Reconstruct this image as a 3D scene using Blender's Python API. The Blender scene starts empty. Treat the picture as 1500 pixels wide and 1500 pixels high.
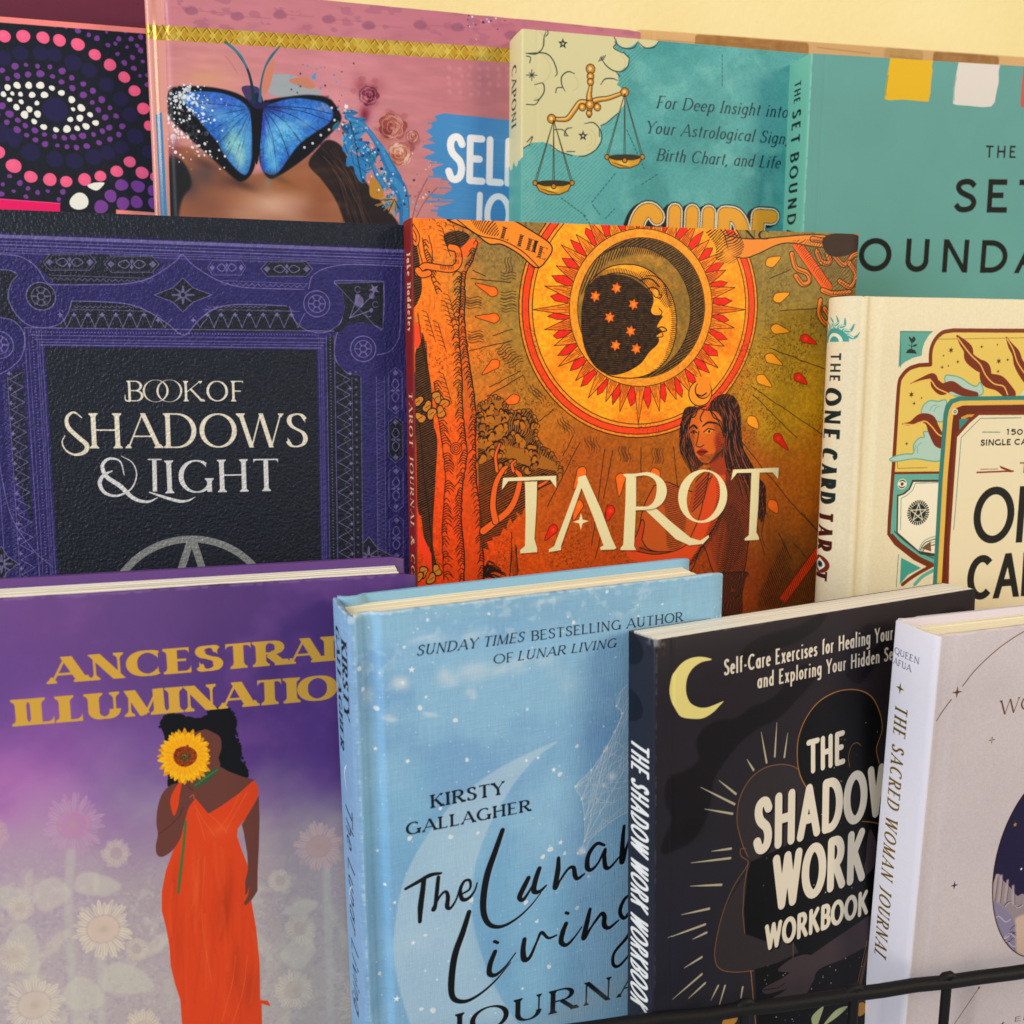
import bpy, math, random
import numpy as np
from mathutils import Vector, Matrix

# ------------------------------------------------------------------ camera, room light, exposure
S = bpy.context.scene
COL = S.collection
Z0 = 1.35                      # height of the lens above the shop floor (the books are placed relative to it)

cam_d = bpy.data.cameras.new('camera')
cam = bpy.data.objects.new('camera', cam_d)
COL.objects.link(cam)
cam.location = (0, 0, Z0)
cam.rotation_euler = (math.radians(90 - 10.6), 0, math.radians(-17))
cam_d.sensor_width = 36
cam_d.lens = 36
cam_d.clip_start = .01
cam_d.clip_end = 50
cam_d.dof.use_dof = True
cam_d.dof.focus_distance = .415
cam_d.dof.aperture_fstop = 13
S.camera = cam

W = bpy.data.worlds.new('World')
S.world = W
W.use_nodes = True
bg = W.node_tree.nodes['Background']
bg.inputs[0].default_value = (.9, .92, 1, 1)
bg.inputs[1].default_value = .29


def lamp(name, loc, aim, size, power, color, size_y=None):
    d = bpy.data.lights.new(name, 'AREA')
    d.energy = power
    d.color = color
    d.shape = 'RECTANGLE'
    d.size = size
    d.size_y = size_y or size
    o = bpy.data.objects.new(name, d)
    COL.objects.link(o)
    o.location = loc
    o.rotation_euler = (Vector(aim) - Vector(loc)).to_track_quat('-Z', 'Y').to_euler()
    return o


# daylight through a shop window on the left, warm ceiling spot on the right
lamp('window_light', (-1.9, -.75, Z0 + .75), (.1, .4, Z0 - .1), 1.1, 42, (.92, .96, 1.0), 1.5)
lamp('ceiling_spot', (1.75, -1.35, Z0 + .80), (.2, .45, Z0), .7, 24, (1.0, .83, .58), .7)

S.view_settings.view_transform = 'Standard'
S.view_settings.look = 'None'
S.view_settings.exposure = .38
S.view_settings.gamma = 1
S.cycles.use_denoising = True
S.cycles.max_bounces = 6
# ------------------------------------------------------------------ painting flat print with numpy
import numpy as np

RNG = np.random.default_rng(7)


def srgb(c):
    """'#rrggbb' or (r,g,b) 0..255 to floats 0..1 (kept in sRGB)."""
    if isinstance(c, str):
        c = c.lstrip('#')
        return np.array([int(c[i:i + 2], 16) for i in (0, 2, 4)], np.float32) / 255
    return np.array(c, np.float32) / 255


def box_blur(a, r):
    r = int(round(r))
    if r < 1:
        return a
    for ax in (0, 1):
        n = a.shape[ax]
        pad = [(0, 0)] * a.ndim
        pad[ax] = (r + 1, r)
        c = np.cumsum(np.pad(a, pad, mode='edge'), axis=ax, dtype=np.float64)
        hi = np.take(c, np.arange(2 * r + 1, 2 * r + 1 + n), axis=ax)
        lo = np.take(c, np.arange(0, n), axis=ax)
        a = ((hi - lo) / (2 * r + 1)).astype(np.float32)
    return a


def blur(a, r):
    return box_blur(box_blur(a, r * .6), r * .6) if r >= 1 else a


def value_noise(h, w, cell, rng=RNG, cellx=None):
    cellx = cellx or cell
    gh, gw = int(h / cell) + 3, int(w / cellx) + 3
    g = rng.random((gh, gw), dtype=np.float32)
    y = np.arange(h, dtype=np.float32) / cell
    x = np.arange(w, dtype=np.float32) / cellx
    iy, ix = y.astype(int), x.astype(int)
    fy, fx = y - iy, x - ix
    fy = (fy * fy * (3 - 2 * fy))[:, None]
    fx = (fx * fx * (3 - 2 * fx))[None, :]
    a = g[iy][:, ix] * (1 - fx) + g[iy][:, ix + 1] * fx
    b = g[iy + 1][:, ix] * (1 - fx) + g[iy + 1][:, ix + 1] * fx
    return a * (1 - fy) + b * fy


def fbm(h, w, cell, octaves=4, rng=RNG, cellx=None):
    out = np.zeros((h, w), np.float32)
    amp, tot = 1.0, 0.0
    for _ in range(octaves):
        out += amp * value_noise(h, w, max(cell, 1.01), rng, cellx and max(cellx, 1.01))
        tot += amp
        amp *= .5
        cell /= 2
        if cellx:
            cellx /= 2
    return out / tot


def smooth(e0, e1, x):
    t = np.clip((x - e0) / (e1 - e0), 0, 1)
    return t * t * (3 - 2 * t)


def raster(polys, W, H, ss=4):
    """Antialiased non-zero fill of closed polygons [(n,2) arrays in texels]; returns (x0, y0, mask)."""
    polys = [np.asarray(p, np.float64) for p in polys if len(p) > 2]
    if not polys:
        return None
    A = np.concatenate(polys)
    B = np.concatenate([np.roll(p, -1, axis=0) for p in polys])
    x0 = int(max(0, np.floor(A[:, 0].min()) - 1))
    x1 = int(min(W, np.ceil(A[:, 0].max()) + 2))
    y0 = int(max(0, np.floor(A[:, 1].min()) - 1))
    y1 = int(min(H, np.ceil(A[:, 1].max()) + 2))
    if x1 <= x0 or y1 <= y0:
        return None
    w, h = x1 - x0, y1 - y0
    ay, by = (A[:, 1] - y0) * ss - .5, (B[:, 1] - y0) * ss - .5
    ax, bx = A[:, 0] - x0, B[:, 0] - x0
    d = np.where(by > ay, 1, -1)
    lo, hi = np.minimum(ay, by), np.maximum(ay, by)
    r0 = np.clip(np.ceil(lo), 0, h * ss).astype(int)
    r1 = np.clip(np.ceil(hi), 0, h * ss).astype(int)
    n = r1 - r0
    k = n > 0
    if not k.any():
        return None
    n, r0, ax, bx, ay, by, d = n[k], r0[k], ax[k], bx[k], ay[k], by[k], d[k]
    idx = np.repeat(np.arange(len(n)), n)
    row = r0[idx] + (np.arange(n.sum()) - np.repeat(np.cumsum(n) - n, n))
    t = (row - ay[idx]) / (by[idx] - ay[idx])
    xc = ax[idx] + t * (bx[idx] - ax[idx])
    dd = d[idx]
    o = np.lexsort((xc, row))
    row, xc, dd = row[o], xc[o], dd[o]
    wind = np.cumsum(dd)
    start = (wind != 0) & ((wind - dd) == 0)
    end = (wind == 0) & ((wind - dd) != 0)
    xs, xe, rr = xc[start], xc[end], row[start] // ss
    acc = np.zeros((h, w + 2), np.float64)
    for x, s in ((np.clip(xs, 0, w), 1.0), (np.clip(xe, 0, w), -1.0)):
        i = np.floor(x).astype(int)
        fr = x - i
        np.add.at(acc, (rr, i), s * (1 - fr) / ss)
        np.add.at(acc, (rr, i + 1), s * fr / ss)
    return x0, y0, np.clip(np.cumsum(acc, axis=1)[:, :w], 0, 1).astype(np.float32)


def bez(pts, n=10, closed=False):
    """Smooth Catmull-Rom curve through the given points."""
    p = np.asarray(pts, float)
    if len(p) < 3:
        return p
    q = np.vstack([p[-1], p, p[0], p[1]]) if closed else np.vstack([2 * p[0] - p[1], p, 2 * p[-1] - p[-2]])
    t = np.linspace(0, 1, n, endpoint=False)[:, None]
    out = []
    for i in range(len(q) - 3):
        a, b, c, d = q[i:i + 4]
        out.append(.5 * ((2 * b) + (c - a) * t + (2 * a - 5 * b + 4 * c - d) * t ** 2 + (3 * b - a - 3 * c + d) * t ** 3))
    if not closed:
        out.append(p[-1][None])
    return np.vstack(out)


def orient(p):
    p = np.asarray(p, float)
    a = np.sum(p[:, 0] * np.roll(p[:, 1], -1) - np.roll(p[:, 0], -1) * p[:, 1])
    return p if a > 0 else p[::-1]


_D = np.array([(np.cos(a), np.sin(a)) for a in np.linspace(0, 2 * np.pi, 12, endpoint=False)])


def stroke_polys(pts, w, round_ends=True, tiny=1.2):
    """A ribbon of quads along a polyline (shared normals at smooth joints, discs at sharp ones)."""
    p = np.asarray(pts, float)
    w = np.broadcast_to(np.asarray(w, float), (len(p),))
    keep = np.r_[True, np.hypot(*np.diff(p, axis=0).T) > 1e-7]
    p, w = p[keep], w[keep]
    if len(p) < 2:
        return []
    d = np.diff(p, axis=0)
    d /= np.hypot(d[:, 0], d[:, 1])[:, None]
    closed = len(p) > 3 and np.hypot(*(p[0] - p[-1])) < 1e-6
    d0 = np.vstack([d[-1:] if closed else d[:1], d])
    d1 = np.vstack([d, d[:1] if closed else d[-1:]])
    sm = np.sum(d0 * d1, axis=1) > .5
    t = d0 + d1
    t /= np.maximum(np.hypot(t[:, 0], t[:, 1]), 1e-9)[:, None]
    out = []
    for i in range(len(p) - 1):
        ta = t[i] if sm[i] else d[i]
        tb = t[i + 1] if sm[i + 1] else d[i]
        na, nb = np.array([-ta[1], ta[0]]) * w[i] / 2, np.array([-tb[1], tb[0]]) * w[i + 1] / 2
        out.append(orient(np.array([p[i] + na, p[i + 1] + nb, p[i + 1] - nb, p[i] - na])))
    for i in range(len(p)):
        end = i in (0, len(p) - 1) and not closed
        if (round_ends if end else not sm[i]) and w[i] > tiny:
            out.append(orient(p[i] + _D * w[i] / 2))
    return out


def clip_band(p, lo, hi):
    for s, lim in ((1, lo), (-1, -hi)):
        q = []
        for i in range(len(p)):
            a, b = p[i], p[(i + 1) % len(p)]
            ia, ib = s * a[1] >= lim, s * b[1] >= lim
            if ia:
                q.append(a)
            if ia != ib:
                t = (lim * s - a[1]) / (b[1] - a[1])
                q.append(a + t * (b - a))
        p = np.array(q)
        if len(p) < 3:
            return None
    return p


# ------------------------------------------------------------------ skeleton alphabet (cap height 1)
def _arc(cx, cy, rx, ry, a0, a1, n=14):
    a = np.radians(np.linspace(a0, a1, n))
    return np.stack([cx + rx * np.cos(a), cy + ry * np.sin(a)], 1)


def _c(*parts):
    return np.vstack([np.asarray(p, float).reshape(-1, 2) for p in parts])


# every stroke: (kind, points, serif flags); kind T thick stem, t thin, c by direction.
# serif flags: s/e horizontal serif at start/end, S/E vertical beak at start/end
G = {}
G['A'] = (.86, [('t', [(.05, 0), (.43, 1)], 's'), ('T', [(.43, 1), (.81, 0)], 'e'), ('t', [(.18, .34), (.68, .34)], '')])
G['B'] = (.68, [('T', [(.12, 0), (.12, 1)], 'le'), ('c', _c((.12, 1), _arc(.36, .76, .24, .24, 90, -90), (.12, .52)), ''),
                ('c', _c((.12, .52), _arc(.36, .26, .28, .26, 90, -90), (.12, 0)), '')])
G['C'] = (.86, [('c', _arc(.47, .5, .40, .5, 48, 312, 26), 'SE')])
G['D'] = (.86, [('T', [(.12, 0), (.12, 1)], 'le'), ('c', _c((.12, 1), (.3, 1), _arc(.34, .5, .44, .5, 90, -90, 20), (.3, 0), (.12, 0)), '')])
G['E'] = (.64, [('T', [(.12, 0), (.12, 1)], 'le'), ('t', [(.12, 1), (.56, 1)], 'E'), ('t', [(.12, .52), (.48, .52)], 'e2'), ('t', [(.12, 0), (.6, 0)], 'E+')])
G['F'] = (.60, [('T', [(.12, 0), (.12, 1)], 'ser'), ('t', [(.12, 1), (.56, 1)], 'E'), ('t', [(.12, .50), (.46, .50)], 'e2')])
G['G'] = (.90, [('c', _arc(.47, .5, .40, .5, 50, 330, 26), 'S'), ('T', [(.80, .02), (.80, .44)], 'e')])
G['H'] = (.86, [('T', [(.14, 0), (.14, 1)], 'ser'), ('T', [(.72, 0), (.72, 1)], 'ser'), ('t', [(.14, .52), (.72, .52)], '')])
G['I'] = (.28, [('T', [(.14, 0), (.14, 1)], 'ser')])
G['J'] = (.46, [('T', [(.30, 1), (.30, .2)], 'ts'), ('c', _c((.30, .2), _arc(.12, .16, .18, .2, 0, -110, 8)), '')])
G['K'] = (.78, [('T', [(.12, 0), (.12, 1)], 'ser'), ('t', [(.12, .42), (.66, 1)], 'e'), ('T', [(.30, .60), (.72, 0)], 'e')])
G['L'] = (.60, [('T', [(.12, 0), (.12, 1)], 'ler'), ('t', [(.12, 0), (.56, 0)], 'E+')])
G['M'] = (1.04, [('t', [(.12, 0), (.14, 1)], 's'), ('T', [(.14, 1), (.52, .04)], ''), ('t', [(.52, .04), (.88, 1)], ''), ('T', [(.88, 1), (.90, 0)], 'e')])
G['N'] = (.88, [('t', [(.14, 0), (.14, 1)], 's'), ('T', [(.14, 1), (.74, 0)], ''), ('t', [(.74, 0), (.74, 1)], 'e')])
G['O'] = (.94, [('c', _arc(.47, .5, .42, .5, 0, 360, 34), '')])
G['P'] = (.66, [('T', [(.12, 0), (.12, 1)], 'ser'), ('c', _c((.12, 1), _arc(.34, .74, .27, .26, 90, -90), (.12, .48)), '')])
G['Q'] = (.94, [('c', _arc(.47, .5, .42, .5, 0, 360, 34), ''), ('T', [(.48, .12), (.86, -.16)], '')])
G['R'] = (.76, [('T', [(.12, 0), (.12, 1)], 'ser'), ('c', _c((.12, 1), _arc(.36, .75, .25, .25, 90, -90), (.12, .50)), ''), ('T', [(.34, .50), (.70, 0)], 'e')])
G['S'] = (.62, [('c', bez([(.54, .84), (.44, .97), (.30, 1), (.15, .93), (.11, .78), (.18, .63), (.32, .53), (.47, .43), (.54, .26), (.48, .08), (.32, 0), (.16, .03), (.06, .18)], 4), 'SE')])
G['T'] = (.72, [('T', [(.36, 0), (.36, 1)], 's'), ('t', [(.03, 1), (.69, 1)], 'SE')])
G['U'] = (.82, [('T', [(.14, 1), (.14, .36)], 's'), ('c', _c((.14, .36), _arc(.41, .34, .27, .34, 180, 360, 16), (.68, .36)), ''), ('t', [(.68, .36), (.68, 1)], 'e')])
G['V'] = (.80, [('T', [(.05, 1), (.41, 0)], 's'), ('t', [(.41, 0), (.75, 1)], 'e')])
G['W'] = (1.14, [('T', [(.04, 1), (.32, 0)], 's'), ('t', [(.32, 0), (.57, 1)], ''), ('T', [(.57, 1), (.84, 0)], ''), ('t', [(.84, 0), (1.10, 1)], 'e')])
G['X'] = (.76, [('T', [(.06, 1), (.70, 0)], 'se'), ('t', [(.06, 0), (.68, 1)], 'se')])
G['Y'] = (.74, [('T', [(.04, 1), (.37, .46)], 's'), ('t', [(.37, .46), (.70, 1)], 'e'), ('T', [(.37, .46), (.37, 0)], 'e')])
G['&'] = (.86, [('c', bez([(.78, .34), (.62, .10), (.36, 0), (.12, .10), (.08, .30), (.22, .48), (.42, .62), (.46, .84), (.32, .98), (.18, .84), (.26, .60), (.52, .26), (.80, 0)], 5), '')])
G['-'] = (.40, [('t', [(.06, .36), (.34, .36)], '')])
G[','] = (.24, [('T', [(.13, .06), (.06, -.16)], '')])
G['.'] = (.22, [('T', [(.11, .0), (.11, .08)], '')])
G[' '] = (.34, [])
G['1'] = (.40, [('T', [(.24, 0), (.24, 1)], ''), ('t', [(.08, .82), (.24, 1)], '')])
G['5'] = (.60, [('t', [(.5, 1), (.16, 1)], ''), ('t', [(.16, 1), (.13, .56)], ''), ('c', _arc(.28, .32, .24, .32, 120, -130, 18), '')])
G['0'] = (.62, [('c', _arc(.31, .5, .24, .5, 0, 360, 26), '')])
x = .66  # x-height for the lower case
G['a'] = (.56, [('c', _arc(.26, x / 2, .2, x / 2, 20, 340, 20), ''), ('T', [(.46, x), (.46, 0)], 'f')])
G['b'] = (.58, [('T', [(.12, 1.04), (.12, 0)], 'p'), ('c', _arc(.31, x / 2, .2, x / 2, 150, -150, 20), '')])
G['c'] = (.50, [('c', _arc(.28, x / 2, .2, x / 2, 50, 310, 18), '')])
G['d'] = (.58, [('T', [(.46, 1.04), (.46, 0)], 'pf'), ('c', _arc(.27, x / 2, .2, x / 2, 30, 330, 20), '')])
G['e'] = (.52, [('c', _c((.08, x * .52), (.46, x * .56), _arc(.27, x / 2, .2, x / 2, 10, 315, 22)), '')])
G['f'] = (.36, [('T', [(.18, 0), (.18, .88)], ''), ('c', _arc(.31, .86, .13, .16, 185, 60, 8), ''), ('t', [(.04, x), (.34, x)], '')])
G['g'] = (.56, [('c', _arc(.26, x / 2 + .02, .2, x / 2, 20, 340, 20), ''), ('T', [(.46, x), (.46, -.10)], ''), ('c', _arc(.26, -.10, .2, .20, 0, -150, 10), '')])
G['h'] = (.58, [('T', [(.12, 1.04), (.12, 0)], 'pf'), ('c', _arc(.29, x - .22, .17, .22, 160, 0, 10), ''), ('T', [(.46, x - .22), (.46, 0)], 'f')])
G['i'] = (.26, [('T', [(.13, x), (.13, 0)], 'pf'), ('T', [(.13, x + .17), (.13, x + .27)], '')])
G['k'] = (.54, [('T', [(.12, 1.04), (.12, 0)], 'pf'), ('t', [(.12, .24), (.44, x)], ''), ('T', [(.24, .38), (.48, 0)], '')])
G['l'] = (.26, [('T', [(.13, 1.04), (.13, 0)], 'pf')])
G['n'] = (.58, [('T', [(.12, x), (.12, 0)], 'pf'), ('c', _arc(.29, x - .22, .17, .22, 160, 0, 10), ''), ('T', [(.46, x - .22), (.46, 0)], 'f')])
G['o'] = (.54, [('c', _arc(.27, x / 2, .2, x / 2, 0, 360, 24), '')])
G['p'] = (.58, [('T', [(.12, x), (.12, -.32)], 'pf'), ('c', _arc(.31, x / 2, .2, x / 2, 150, -150, 20), '')])
G['r'] = (.40, [('T', [(.12, x), (.12, 0)], 'pf'), ('c', _arc(.29, x - .20, .17, .20, 160, 60, 8), '')])
G['s'] = (.44, [('c', bez([(.36, x * .82), (.28, x * .98), (.14, x * .93), (.09, x * .76), (.18, x * .57), (.30, x * .45), (.37, x * .25), (.30, x * .04), (.16, 0), (.06, x * .18)], 4), '')])
G['t'] = (.36, [('T', [(.17, x + .22), (.17, .12)], ''), ('c', _arc(.28, .14, .11, .14, 180, 280, 6), ''), ('t', [(.03, x), (.33, x)], '')])
G['u'] = (.58, [('T', [(.12, x), (.12, .2)], 'p'), ('c', _arc(.29, .22, .17, .22, 180, 340, 10), ''), ('T', [(.46, x), (.46, 0)], 'f')])
G['v'] = (.52, [('T', [(.06, x), (.26, 0)], ''), ('t', [(.26, 0), (.46, x)], '')])
G['x'] = (.52, [('T', [(.06, x), (.46, 0)], ''), ('t', [(.06, 0), (.44, x)], '')])
G['y'] = (.54, [('T', [(.06, x), (.27, .04)], ''), ('t', [(.46, x), (.16, -.32)], '')])
del x

STYLES = {
    # thick, thin, serif half length, serif thickness, round
    'sans': dict(T=.15, t=.15, serif=0, rnd=False),
    'sansround': dict(T=.2, t=.2, serif=0, rnd=True),
    'serif': dict(T=.13, t=.035, serif=.10, rnd=False),
    'bold': dict(T=.26, t=.06, serif=.12, rnd=False),
}


def glyph_polys(ch, T, t, serif, rnd, sx=1.0, shear=0.0, swap=None):
    wd, strokes = G[ch]
    out = []

    def tr(p):
        p = np.asarray(p, float).copy()
        p[:, 0] = p[:, 0] * sx + shear * p[:, 1]
        return p

    for kind, pts, fl in strokes:
        p = tr(pts)
        if kind == 'T':
            w = np.full(len(p), T)
        elif kind == 't':
            w = np.full(len(p), t)
        else:
            d = np.gradient(p, axis=0)
            d /= np.maximum(np.hypot(d[:, 0], d[:, 1]), 1e-9)[:, None]
            s = np.abs(d[:, 1] * 1.0 - 0 * d[:, 0])
            w = t + (T * 1.06 - t) * s ** 1.5
        # thick diagonals keep their visual weight
        q = p.copy()
        if not rnd:  # keep outline inside the cap height: pull horizontal strokes and arcs in by half width
            lo, hi = 0, 1
            if kind in 't' and abs(p[0, 1] - p[-1, 1]) < 1e-6:
                if p[0, 1] > .9:
                    q[:, 1] -= t / 2
                elif p[0, 1] < .1:
                    q[:, 1] += t / 2
            if kind == 'c':
                top = pts is not None and max(np.asarray(pts)[:, 1])
                bot = min(np.asarray(pts)[:, 1])
                c = (top + bot) / 2
                ti = t / 2 if (top > .95 or (ch.islower() and .6 < top < .7)) else 0
                bi = t / 2 if bot < .03 else 0
                q[:, 1] = bot + bi + (q[:, 1] - bot) * (top - ti - bot - bi) / (top - bot)
        diag = kind != 'c' and abs(p[0, 1] - p[-1, 1]) > .3 and abs(p[0, 0] - p[-1, 0]) > .05 and not rnd and ch.isupper()
        if diag:
            v = (q[-1] - q[0]) / np.hypot(*(q[-1] - q[0]))
            e0 = w[0] * .8 if min(abs(q[0, 1]), abs(q[0, 1] - 1)) < .02 else 0
            e1 = w[0] * .8 if min(abs(q[-1, 1]), abs(q[-1, 1] - 1)) < .02 else 0
            q = np.vstack([q[0] - v * e0, q[-1] + v * e1])
            # a slanted stem keeps its width measured along the line
            w = w[:2] * (abs(v[1]) ** .5)
        sp = stroke_polys(q, w, rnd, 0)
        if diag:
            sp = [c for c in (clip_band(g, 0, 1) for g in sp) if c is not None]
        out += sp
        if serif:
            st = t * 1.0

            def hs(pt, wloc, up):
                # bracketed foot: flat slab with small triangles
                y = pt[1]
                L = wloc / 2 + serif
                x = pt[0]
                s = 1 if up else -1
                poly = [(x - L, y), (x + L, y), (x + L, y + s * st * .8), (x + wloc / 2 + serif * .25, y + s * st * 1.6), (x + wloc / 2, y + s * (st + serif * 1.1)),
                        (x - wloc / 2, y + s * (st + serif * 1.1)), (x - wloc / 2 - serif * .25, y + s * st * 1.6), (x - L, y + s * st * .8)]
                out.append(orient(np.array(poly)))

            W = T if kind == 'T' else t
            y0, y1 = p[0][1], p[-1][1]
            if fl in ('ser', 'se'):
                hs(p[0], W, y0 < y1)
                hs(p[-1], W, y1 < y0)
            elif fl in ('le', 'ler'):
                for k, (pt, up) in enumerate(((p[0], True), (p[-1], False))):
                    if fl == 'ler' and k == 1:
                        hs(pt, W, up)
                        continue
                    L = W / 2 + serif
                    s = 1 if up else -1
                    out.append(orient(np.array([(pt[0] - L, pt[1]), (pt[0], pt[1]), (pt[0], pt[1] + s * (st + serif)), (pt[0] - W / 2, pt[1] + s * (st + serif)),
                                                (pt[0] - W / 2 - serif * .25, pt[1] + s * st * 1.5), (pt[0] - L, pt[1] + s * st)])))
            elif fl in ('s', 'ts'):
                hs(p[0], W, y0 < y1)
            elif fl == 'e':
                hs(p[-1], W, y1 < y0)
            elif fl in ('f', 'pf', 'p'):
                lo_i = 0 if y0 < y1 else -1
                if 'f' in fl:
                    pt = p[lo_i]
                    out.append(orient(np.array([(pt[0] - W / 2 - serif * .5, pt[1]), (pt[0] + W / 2 + serif * .7, pt[1]), (pt[0] + W / 2 + serif * .7, pt[1] + st), (pt[0] - W / 2 - serif * .5, pt[1] + st)])))
                if 'p' in fl:
                    pt = p[-1 if lo_i == 0 else 0]
                    out.append(orient(np.array([(pt[0] - W / 2 - serif, pt[1] - st * 2), (pt[0], pt[1]), (pt[0], pt[1] - st * 2)])))
            if 'S' in fl or 'E' in fl:
                hgt = serif * 1.4 + .05
                for key, i, j in (('S', 0, 1), ('E', -1, -2)):
                    if key in fl:
                        pt = q[i]
                        s = -1 if pt[1] > .5 else 1
                        inner = -np.sign(q[i][0] - q[j][0]) if ch in 'EFLT' else (-1 if (ch in 'CG' or (ch == 'S' and key == 'S')) else 1)
                        if '+' in fl:
                            hgt *= 1.25
                        yb = pt[1] - s * t / 2
                        out.append(orient(np.array([(pt[0], yb), (pt[0] + inner * hgt * .55, yb + s * t), (pt[0] + inner * t * .6, yb + s * hgt * .55), (pt[0], yb + s * hgt)])))
    return wd * sx, out


class Canvas:
    """One printed sheet; x to the right, y down in texels, four channels: sRGB colour and foil."""

    def __init__(self, wm, hm, res, color, face=None):
        self.res = res
        self.W, self.H = int(round(wm * res)), int(round(hm * res))
        self.a = np.empty((self.H, self.W, 4), np.float32)
        self.a[..., :3] = srgb(color)
        self.a[..., 3] = 0
        self.Hm = None      # photo trace -> texel homography
        self.k = 1.0        # texels per traced unit

    def use(self, Hm, k):
        self.Hm, self.k = Hm, k

    def m(self, pts):
        p = np.asarray(pts, float).reshape(-1, 2)
        if self.Hm is None:
            return p
        q = np.c_[p, np.ones(len(p))] @ self.Hm.T
        return q[:, :2] / q[:, 2:]

    def grid(self):
        """traced coordinates of every texel"""
        if self.Hm is None:
            y, x = np.mgrid[0:self.H, 0:self.W].astype(np.float32)
            return x, y
        Hi = np.linalg.inv(self.Hm)
        y, x = np.mgrid[0:self.H, 0:self.W].astype(np.float32)
        w = Hi[2, 0] * x + Hi[2, 1] * y + Hi[2, 2]
        return (Hi[0, 0] * x + Hi[0, 1] * y + Hi[0, 2]) / w, (Hi[1, 0] * x + Hi[1, 1] * y + Hi[1, 2]) / w

    def blend(self, mask, color, alpha=1.0, foil=None, at=(0, 0)):
        x0, y0 = at
        h, w = mask.shape
        r = self.a[y0:y0 + h, x0:x0 + w]
        m = (mask * alpha)[..., None]
        c = srgb(color) if isinstance(color, (str, tuple)) else color
        r[..., :3] = r[..., :3] * (1 - m) + c * m
        if foil is not None:
            r[..., 3] = r[..., 3] * (1 - m[..., 0]) + foil * m[..., 0]

    def fill_t(self, polys, color, alpha=1.0, foil=None, soft=0, clip=None):
        rs = raster(polys, self.W, self.H)
        if rs is None:
            return
        x0, y0, mk = rs
        if soft:
            p = int(soft * 1.5) + 2
            X0, Y0 = max(0, x0 - p), max(0, y0 - p)
            X1, Y1 = min(self.W, x0 + mk.shape[1] + p), min(self.H, y0 + mk.shape[0] + p)
            big = np.zeros((Y1 - Y0, X1 - X0), np.float32)
            big[y0 - Y0:y0 - Y0 + mk.shape[0], x0 - X0:x0 - X0 + mk.shape[1]] = mk
            mk, x0, y0 = blur(big, soft), X0, Y0
        if clip is not None:
            mk = mk * clip[y0:y0 + mk.shape[0], x0:x0 + mk.shape[1]]
        self.blend(mk, color, alpha, foil, (x0, y0))

    def poly(self, pts, color, alpha=1.0, smooth_=False, soft=0, foil=None, clip=None):
        if smooth_:
            pts = bez(pts, 8, True)
        self.fill_t([self.m(pts)], color, alpha, foil, soft, clip)

    def line(self, pts, w, color, alpha=1.0, smooth_=False, rnd=True, foil=None, soft=0, clip=None):
        if smooth_:
            k = len(pts)
            if np.ndim(w):
                w = np.interp(np.linspace(0, k - 1, (k - 1) * 8 + 1), np.arange(k), w)
            pts = bez(pts, 8)
        self.fill_t(stroke_polys(self.m(pts), np.asarray(w) * self.k, rnd), color, alpha, foil, soft, clip)

    def lines(self, segs, w, color, alpha=1.0, clip=None, foil=None):
        polys = []
        for s in segs:
            ww = w
            if len(s) == 3 and not np.isscalar(s[2]) and np.ndim(s[2]) == 0:
                pass
            polys += stroke_polys(self.m(s), np.asarray(ww) * self.k, False)
        self.fill_t(polys, color, alpha, foil, 0, clip)

    def mask(self, pts, smooth_=False, soft=0):
        if smooth_:
            pts = bez(pts, 8, True)
        out = np.zeros((self.H, self.W), np.float32)
        rs = raster([self.m(pts)], self.W, self.H)
        if rs is not None:
            x0, y0, mk = rs
            out[y0:y0 + mk.shape[0], x0:x0 + mk.shape[1]] = mk
        return blur(out, soft) if soft else out

    def dot(self, x, y, r, color, alpha=1.0, soft=0, ry=None, foil=None, wob=0, clip=None):
        a = np.linspace(0, 2 * np.pi, 20, endpoint=False)
        rr = 1 + wob * np.sin(a * 2 + x) + wob * .6 * np.sin(a * 3 + y)
        c = self.m([(x, y)])[0]
        self.fill_t([np.stack([c[0] + r * self.k * rr * np.cos(a), c[1] + (ry or r) * self.k * rr * np.sin(a)], 1)], color, alpha, foil, soft, clip)

    def glow(self, x, y, rx, ry, color, alpha, ang=0, power=1.0):
        """soft elliptical dab"""
        c = self.m([(x, y)])[0]
        R = max(rx, ry) * self.k * 1.7
        x0, x1 = int(max(0, c[0] - R)), int(min(self.W, c[0] + R))
        y0, y1 = int(max(0, c[1] - R)), int(min(self.H, c[1] + R))
        if x1 <= x0 or y1 <= y0:
            return
        yy, xx = np.mgrid[y0:y1, x0:x1].astype(np.float32)
        ca, sa = np.cos(np.radians(ang)), np.sin(np.radians(ang))
        u = ((xx - c[0]) * ca + (yy - c[1]) * sa) / (rx * self.k)
        v = (-(xx - c[0]) * sa + (yy - c[1]) * ca) / (ry * self.k)
        self.blend(np.exp(-(u * u + v * v) * 1.6 * power).astype(np.float32), color, alpha, None, (x0, y0))

    def star(self, x, y, r, color, n=5, inner=.42, ang=-90, alpha=1.0, foil=None):
        a = np.radians(ang + np.arange(2 * n) * 180 / n)
        rr = np.where(np.arange(2 * n) % 2 == 0, r, r * inner) * self.k
        c = self.m([(x, y)])[0]
        self.fill_t([orient(np.stack([c[0] + rr * np.cos(a), c[1] + rr * np.sin(a)], 1))], color, alpha, foil)

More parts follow.
